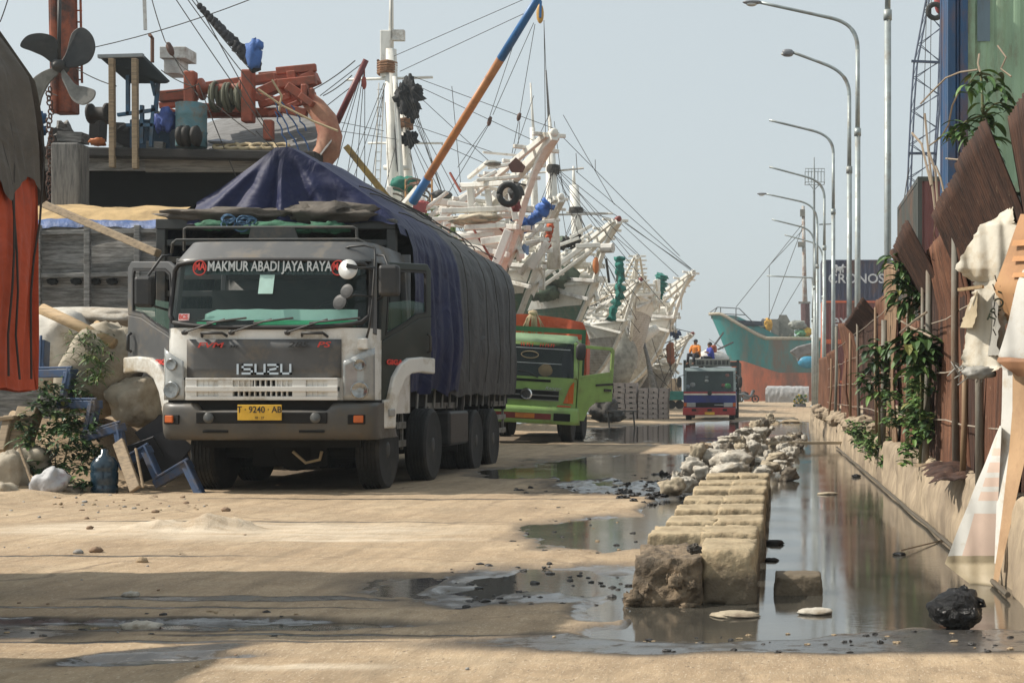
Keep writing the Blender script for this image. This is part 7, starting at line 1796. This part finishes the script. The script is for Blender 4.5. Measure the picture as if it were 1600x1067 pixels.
for k,(px,yt,lean,m_,r) in enumerate([(1507,330,2,FPOST,.045),(1465,395,-6,FPOST,.048),(1547,420,0,FPOST,.045),(1521,560,-4,BAMB,.035),(1452,420,-3,FPOST,.03),(1428,480,-2,FPOST,.03),(1393,500,-3,FPOST,.06),(1375,480,2,BAMB,.03),(1347,500,3,FPOST,.04),(1335,520,0,BAMB,.04),(1313,510,-2,FPOST,.05),(1304,560,-4,BAMB,.04),(1328,560,10,RU1,.04)]):
    d = dof(px)-.12; b = MB(); z1 = P(0,yt,d).z; x = FX-.05-r; r *= .72
    b.tube([V((x+lean*d/F, d, .5)), V((x+.02*nz(k), d+.02, (z1+.5)/2)), V((x,d,z1))], [r*1.05,r,r*.92], 9); b.build('fence_post', m_, FN, smooth=True)
b = MB()
for z in (.95,1.4,1.9,2.35):
    b.tube([V((FX-.06+.03*nz(k*.6,z), 9.5+k*1.1, z+.05*nz(k*.5,z*2))) for k in range(30)], .006, 5)
b.build('tie_wire', mat('pale_wire', (.35,.30,.24), .7), FN)
b = MB()
for k in range(14): 
    q = P(1470+rnd(-12,12),340+rnd(-8,8),13.2); b.tube([q, q+V((rnd(-.05,.25),rnd(-.1,.1),rnd(-.45,-.15))), q+V((rnd(.0,.3),rnd(-.1,.1),rnd(-.7,-.3)))], .006, 4)
b.build('bent_rod', mat('rust_rod', (.10,.05,.03), .8), FN)
# fallen sheet draped on the wall
b = MB()
def fs_(u, v):
    p = P(1450+75*u, 741-10*math.sin(u*3.1)+4*u, 11.5); return p+V((.03*math.sin(v*30), (v-.5)*.9, .05*math.sin(v*30*1)*.3+.10*(v-.5)+.03*nz(u*4,v*4)))
b.surf(fs_, 16, 40); b.build('fallen_sheet', RU2, solid=.004, smooth=True, label='dark curled rusty sheet fallen on top of the canal wall', cat='metal sheet')
b = MB(); b.bar(P(1432,727,12.8), P(1458,725,12.6), .05, .03); b.build('batten', WOOD, label='short grey batten lying on the canal wall by the fallen sheet', cat='batten')
random.seed(121)
for k in range(26):
    yy = 22+26*(k/26); b = MB(); r = rnd(.12,.26); b.blob((1.52+rnd(-.08,.15), yy+rnd(-.3,.3), .58+rnd(-.05,.08)), (r,r*1.2,r*.75), .35, 1.5, k*2.1, 12, 9); b.build('rubble_block', CONC, label='rough concrete lump on the far part of the canal wall', cat='rubble', group='concrete lumps on the canal wall')
for k in range(18):
    yy = rnd(46,60); b = MB(); r = rnd(.15,.5); xx = rnd(-.2,1.4); b.blob((xx, yy, soil_z(xx,yy)+.05), (r*1.5,r,r*.3), .4, 1.5, k*2.1, 12, 8); b.build('rubble_slab', random.choice((STN[0],STN[1],CONC)), label='low slab of rubble at the far end of the ditch', cat='rubble', group='rubble slabs at the ditch end')
# ------------------------------------------------------------------ torn sheets and banners on the fence
def rows_sheet(rows, nu=14, per=5, fold=.03, sd=0., edge=0.):
    """rows: (py, px_left, px_right, depth_left, depth_right)"""
    b = MB(); m_ = len(rows)
    def f(v, u):
        k = v*(m_-1); j = min(int(k), m_-2); t_ = k-j; r0, r1_ = rows[j], rows[j+1]
        q = [r0[i]*(1-t_)+r1_[i]*t_ for i in range(5)]
        ed = edge*(nz(v*23,sd)*max(0,1-u*6)+nz(v*21,sd+5)*max(0,u*6-5))
        d_ = q[3]*(1-u)+q[4]*u; p = P(q[1]*(1-u)+q[2]*u+ed, q[0]+edge*.6*nz(u*12,sd+9)*(1 if v in (0.,1.) else 0), d_)
        p.y += fold*(.7*math.sin(p.x*55+1.*nz(p.z*1.6,sd))+1.6*nz(p.x*10+sd,p.z*1.1)+.3*nz(p.x*30,p.z*3,sd))
        if edge: p.x += edge*.0018*nz(p.z*42,sd,u*2)*max(0,1-min(u,1-u)*10)
        return p
    b.surf(f, (m_-1)*per+1, nu); return b
PALE = mat('torn_white_sheet', (.58,.54,.45), .65, var=.1, dirt=(.42,.34,.23), damt=.42, dscale=5, bump=.4, bscale=14, bdist=.01)
WHT = mat('white_banner', (.60,.59,.55), .55, var=.06, dirt=(.45,.38,.28), damt=.32, dscale=4, bump=.3, bscale=10)
PINK = mat('faded_pink_stripe', (.62,.47,.38), .55, var=.08); TANB = mat('banner_back_tan', (.42,.27,.15), .7, var=.15, dirt=(.3,.18,.1), damt=.4); OSTR = mat('orange_brown_print', (.44,.24,.12), .6, var=.15, dirt=(.5,.3,.14), damt=.4)
BEIGE = mat('beige_underside', (.38,.31,.20), .6, var=.15, dirt=(.25,.19,.12), damt=.4); FBR = mat('brown_flap', (.28,.14,.07), .7, var=.2)
TORNGREY = mat('grey_torn_film', (.32,.31,.28), .6, var=.3)  # plain grey for the film strip and the tatters
TW = thing('torn_tarp', tuple(P(1535,585,9.20)), 'torn cream sheet hanging in tatters on the rusty fence', 'torn sheet')
rows_sheet([(324,1575,1583,9.35,9.15),(345,1550,1583,9.35,9.15),(352,1530,1590,9.35,9.15),(370,1522,1590,9.35,9.15),(400,1502,1588,9.35,9.15),(420,1492,1584,9.35,9.15),(432,1506,1580,9.35,9.15),(440,1522,1576,9.35,9.15)], 30, 8, .022, 1., 4.).build('cloth', PALE, TW, smooth=True)
rows_sheet([(436,1522,1576,9.35,9.15),(455,1522,1572,9.35,9.15),(470,1516,1572,9.35,9.15),(500,1512,1574,9.35,9.15),(540,1508,1572,9.35,9.15),(572,1502,1570,9.35,9.15),(582,1522,1548,9.35,9.15)], 24, 8, .025, 4., 6.).build('cloth', PALE, TW, smooth=True)
rows_sheet([(455,1524,1527,9.41,9.21),(490,1508,1526,9.41,9.21),(512,1500,1520,9.41,9.21)], 8, 6, .012, 7., 3.).build('cloth', BEIGE, TW, smooth=True)
rows_sheet([(470,1548,1556,9.27,9.07),(510,1546,1560,9.27,9.07),(555,1540,1560,9.27,9.07)], 10, 6, .02, 9., 5.).build('cloth', TORNGREY, TW, smooth=True)
b = MB()
for k in range(16):
    q = P(1498+rnd(0,48),574+rnd(-6,6),9.25); b.tube([q, q+V((rnd(-.06,.04),-.02,rnd(-.04,.03))), q+V((rnd(-.1,.04),-.03,rnd(-.1,-.01)))], .005, 4)
b.blob(P(1530,582,9.20), (.10,.05,.04), .5, 3, 2., 18, 10); b.build('tatter', TORNGREY, TW, smooth=True)
b = MB(); b.bar(P(1498,453,9.30), P(1536,448,9.20), .035, .02); b.build('batten', WOODL, TW)
b = MB()
for k in range(7): b.line(P(1553+rnd(-2,3),430+k*14,9.00), P(1554+rnd(-3,5),440+k*14,9.00), .004)
b.build('print_stroke', BLKT, TW)
BN = thing('advertising_banner', tuple(P(1530,915,8.8)), 'loose white banner with faded pink stripes trailing from the fence into the ditch', 'banner')
rows_sheet([(335,1594,1640,9.0,8.6),(395,1574,1640,9.1,8.6),(450,1552,1640,9.2,8.6),(505,1572,1640,9.2,8.6)], 16, 6, .010, 21.).build('printed_corner', OSTR, BN, smooth=True)
OS2 = mat('orange_print_band', (.52,.26,.11), .6, var=.12); 
for (y0,y1) in ((375,384),(400,408),(426,433)):
    rows_sheet([(y0,1584,1640,8.98,8.58),(y1,1581,1640,8.98,8.58)], 8, 3, .010, 21.).build('print_band', OS2, BN, smooth=True)
text('TRO JAYA', 'lettering', P(1566,462,9.12), .09, mat('dark_green_print', (.05,.06,.035), .6), BN, (R(90),R(-68),0), .002, .9, .002)
rows_sheet([(395,1610,1660,8.9,8.6),(440,1590,1660,8.9,8.6),(500,1576,1660,8.92,8.6),(555,1560,1660,8.95,8.6),(578,1566,1660,8.95,8.6)], 18, 6, .016, 21.).build('white_sheet', WHT, BN, smooth=True)
rows_sheet([(558,1560,1575,8.9,8.8),(564,1558,1640,8.85,8.4),(576,1572,1640,8.8,8.4),(588,1590,1640,8.75,8.4)], 12, 5, .014, 21.).build('brown_flap', FBR, BN, smooth=True)
rows_sheet([(578,1566,1583,9.0,8.9),(640,1565,1582,9.0,8.9),(700,1562,1578,9.0,8.9),(790,1557,1568,8.9,8.85),(880,1554,1558,8.85,8.8)], 8, 8, .010, 21.).build('white_edge', WHT, BN, smooth=True)
rows_sheet([(575,1582,1640,8.9,8.5),(640,1582,1640,8.9,8.5),(700,1577,1606,8.9,8.65),(780,1568,1588,8.85,8.7),(850,1560,1572,8.8,8.75),(915,1551,1559,8.8,8.75)], 14, 8, .012, 21.).build('tan_back', TANB, BN, smooth=True)
tri = lambda y: (1562-(y-665)*.40, 1565-(y-665)*.045)
stripes = [(665,700,0),(700,712,1),(712,722,0),(722,738,1),(738,746,0),(746,760,1),(760,768,0),(768,782,1),(782,802,0),(802,868,1)]
for (y0,y1,c) in stripes:
    a, b2 = tri(y0), tri(y1); w0, w1 = a[1]-a[0], b2[1]-b2[0]
    if c == 0: rows_sheet([(y0,a[0],a[1],9.,8.9),(y1,b2[0],b2[1],9.,8.9)], 12, 4, .010, 21.).build('white_stripe', WHT, BN, smooth=True)
    else:
        rows_sheet([(y0,a[0],a[0]+w0*.3,9.,8.97),(y1,b2[0],b2[0]+w1*.3,9.,8.97)], 6, 4, .010, 21.).build('white_stripe', WHT, BN, smooth=True)
        rows_sheet([(y0,a[0]+w0*.3,a[1],8.97,8.9),(y1,b2[0]+w1*.3,b2[1],8.97,8.9)], 8, 4, .010, 21.).build('pink_stripe', PINK, BN, smooth=True)
rows_sheet([(868,1480,1556,9.,8.9),(880,1476,1555,9.0,8.9),(897,1496,1554,8.95,8.85),(912,1516,1553,8.9,8.8),(918,1522,1551,8.9,8.8)], 14, 5, .010, 21.).build('folded_end', BEIGE, BN, smooth=True)
# ------------------------------------------------------------------ plants growing through the fence
random.seed(131)
def at(px, py, d): return P(px, py, d)
def mango(name, stem, tops, n, L, w, label, droop=1.6):
    T = thing(name, tuple(stem[0]), label, 'sapling', 'saplings growing through the fence')
    b = MB(); b.tube(stem, [.022*(1-.5*k/(len(stem)-1)) for k in range(len(stem))], 7)
    for q in tops: 
        k = min(range(len(stem)), key=lambda i: (stem[i]-q).length); b.tube([stem[k], stem[k].lerp(q,.6)+V((0,0,.03)), q], [.012,.009,.006], 6)
    b.build('stem', STEM, T, smooth=True)
    bl = MB()
    for q in tops:
        for k in range(n):
            a = rnd(0, 2*math.pi); bl.mi = random.choices((0,1,2,3),(.5,.22,.24,.04))[0]
            bl.leaf(q+V((rnd(-.02,.02),rnd(-.02,.02),rnd(-.10,.05))), V((math.cos(a), math.sin(a), rnd(-.2,.7))), L*rnd(.7,1.2), w*rnd(.8,1.2), droop*rnd(.7,1.3), 5)
    bl.build('foliage', LEAF, T, recalc=False); return T
d = 12.3
mango('sapling', [V((P(1550,0,d).x,d+.3,.5)), at(1548,300,d+.2), at(1540,235,d), at(1536,180,d), at(1533,115,d)], [at(1533,122,d),at(1515,130,d-.2),at(1556,128,d),at(1540,165,d-.1),at(1538,205,d),at(1552,185,d),at(1522,210,d-.1),at(1505,200,d),at(1566,160,d),at(1545,225,d-.1),at(1530,235,d),at(1492,205,d)], 9, .22, .055, 'tall sapling with long drooping leaves in front of the green container')
d = 15.1
mango('sapling', [V((P(1420,0,d).x,d+.2,.5)), at(1420,480,d), at(1418,430,d)], [at(1396,405,d),at(1418,425,d),at(1408,440,d),at(1438,430,d),at(1442,450,d),at(1428,455,d),at(1405,455,d),at(1445,470,d),at(1430,485,d),at(1412,475,d),at(1400,430,d)], 13, .24, .062, 'leafy sapling topping the pale fence strip beside the dark blue container')
d = 13.8
mango('sapling', [V((P(1440,0,d).x,d+.1,.5)), at(1440,600,d), at(1436,540,d-.1)], [at(1424,530,d-.3),at(1434,525,d-.3),at(1448,535,d-.3),at(1440,552,d-.2),at(1430,560,d-.3),at(1416,545,d-.3),at(1445,570,d-.2),at(1450,550,d-.2)], 13, .27, .085, 'dark broad leaved sapling in the middle of the fence')
d = 19.5
mango('sapling', [V((P(1372,0,d).x-.0,d-.2,.5)), at(1374,640,d-.3), at(1372,560,d-.3)], [at(1358,540,d-.3),at(1372,545,d-.3),at(1384,540,d-.3),at(1364,565,d-.4),at(1388,560,d-.4),at(1370,585,d-.4),at(1350,590,d-.4),at(1382,600,d-.4),at(1390,605,d-.4),at(1376,620,d-.4),at(1360,610,d-.4),at(1395,580,d-.4)], 13, .23, .075, 'bright green sapling low on the fence near the tan strip')
d = 20.
shrub('creeper', [(at(1360,690,21.5),(.3,.5,.15)),(at(1385,698,20.),(.35,.4,.16)),(at(1400,690,19.5),(.25,.4,.14)),(at(1345,670,23),(.25,.5,.12)),(at(1385,718,19.2),(.12,.2,.1)),(at(1430,690,14.3),(.12,.3,.3)),(at(1440,640,13.7),(.12,.3,.35)),(at(1430,610,14.2),(.12,.3,.3)),(at(1405,640,16.2),(.2,.3,.25))], 2200, .10, .055, 'creeper with small round leaves trailing over the canal wall', 'creeper', [[at(1380,700,20),at(1360,690,21.3),at(1340,668,23)],[at(1440,700,13.9),at(1438,640,13.9),at(1430,600,14.2)]], .6, (.35,.5,.12,.03))
b = MB()
for pts in ([(1438,163,14),(1455,145,14),(1478,122,13.5),(1500,113,13.2),(1528,109,12.8)],[(1452,228,15),(1470,215,14.5),(1482,195,14),(1488,165,13.6),(1500,140,13.2)],[(1478,248,14),(1500,250,13.5),(1525,246,13)],[(1530,85,12.5),(1528,100,12.4),(1533,118,12.3)],[(1559,72,12.5),(1572,90,12.4),(1564,108,12.4),(1580,120,12.3)]):
    b.tube([at(*q) for q in pts], .009, 5)
b.build('bare_twig', TWIG, label='thin bare twigs arching in front of the blue container edge', cat='twig')
b = MB()
for pts in ([(1462,335,13.6),(1452,250,13.8),(1445,178,14)],[(1466,330,13.6),(1462,270,13.7),(1452,238,13.8)],[(1462,260,13.7),(1470,280,13.6),(1480,325,13.5)],[(1455,290,13.7),(1440,225,14),(1425,208,14.2)],[(1402,498,16.0),(1425,512,14.6),(1455,526,12.8)],[(1406,520,15.8),(1430,500,14.2),(1448,488,13.2)]): b.tube([at(*q) for q in pts], .012, 5)
b.build('bare_branch', TWIG, label='grey leafless branches rising from the fence beside the brown red container', cat='branch')
# ------------------------------------------------------------------ light, sky, camera
w = bpy.data.worlds.new('World'); scene.world = w; w.use_nodes = True
nt = w.node_tree; bg = nt.nodes['Background']
sky = nt.nodes.new('ShaderNodeTexSky'); sky.sky_type = 'NISHITA'; sky.sun_disc = False
SUN = V((-3.2, -.22, 3.2)).normalized()
elev = math.asin(SUN.z); az = math.atan2(SUN.x, SUN.y)      # from +Y towards +X
sky.sun_elevation = elev; sky.sun_rotation = az
sky.air_density = 1.0; sky.dust_density = 4.0; sky.ozone_density = 1.5; sky.altitude = 0
hs = nt.nodes.new('ShaderNodeHueSaturation'); hs.inputs['Saturation'].default_value = .55
mx = nt.nodes.new('ShaderNodeMix'); mx.data_type = 'RGBA'; mx.inputs[0].default_value = .6
mx.inputs[7].default_value = (7.9, 8.85, 9.1, 1)
nt.links.new(sky.outputs[0], hs.inputs['Color']); nt.links.new(hs.outputs[0], mx.inputs[6]); nt.links.new(mx.outputs[2], bg.inputs[0])
bg.inputs['Strength'].default_value = .1
sl = bpy.data.lights.new('sun', 'SUN'); sl.energy = 5.0; sl.angle = R(.6); sl.color = (1, .93, .82)
so = bpy.data.objects.new('sun', sl); COL.objects.link(so)
so.rotation_euler = (-SUN).to_track_quat('-Z', 'Y').to_euler()
cam = bpy.data.cameras.new('camera'); co = bpy.data.objects.new('camera', cam); COL.objects.link(co)
co.location = (0, 0, HC); co.rotation_euler = (R(90), 0, 0)
cam.sensor_width = 36; cam.lens = 36*F/1600; cam.shift_x = (800-VX)/1600; cam.shift_y = (VY-533.5)/1600
cam.clip_end = 4000; cam.clip_start = .1
scene.camera = co
scene.view_settings.view_transform = 'Standard'; scene.view_settings.look = 'None'; scene.view_settings.gamma = 1.0
scene.view_settings.exposure = 0.05
scene.cycles.max_bounces = 6; scene.cycles.transparent_max_bounces = 12

# thin harbour haze
hz = MB(); hz.bx(-60, 60, -12, 210, -4.0, 24)
t = bpy.data.materials.new('haze_air'); t.use_nodes = True; n_ = t.node_tree.nodes; n_.remove(n_['Principled BSDF'])
pv = n_.new('ShaderNodeVolumePrincipled'); pv.inputs['Color'].default_value = (.86,.93,.96,1); pv.inputs['Density'].default_value = .0007; pv.inputs['Anisotropy'].default_value = .2
t.node_tree.links.new(pv.outputs[0], n_['Material Output'].inputs['Volume'])
hz.build('haze', t, kind='stuff')
scene.cycles.volume_bounces = 0
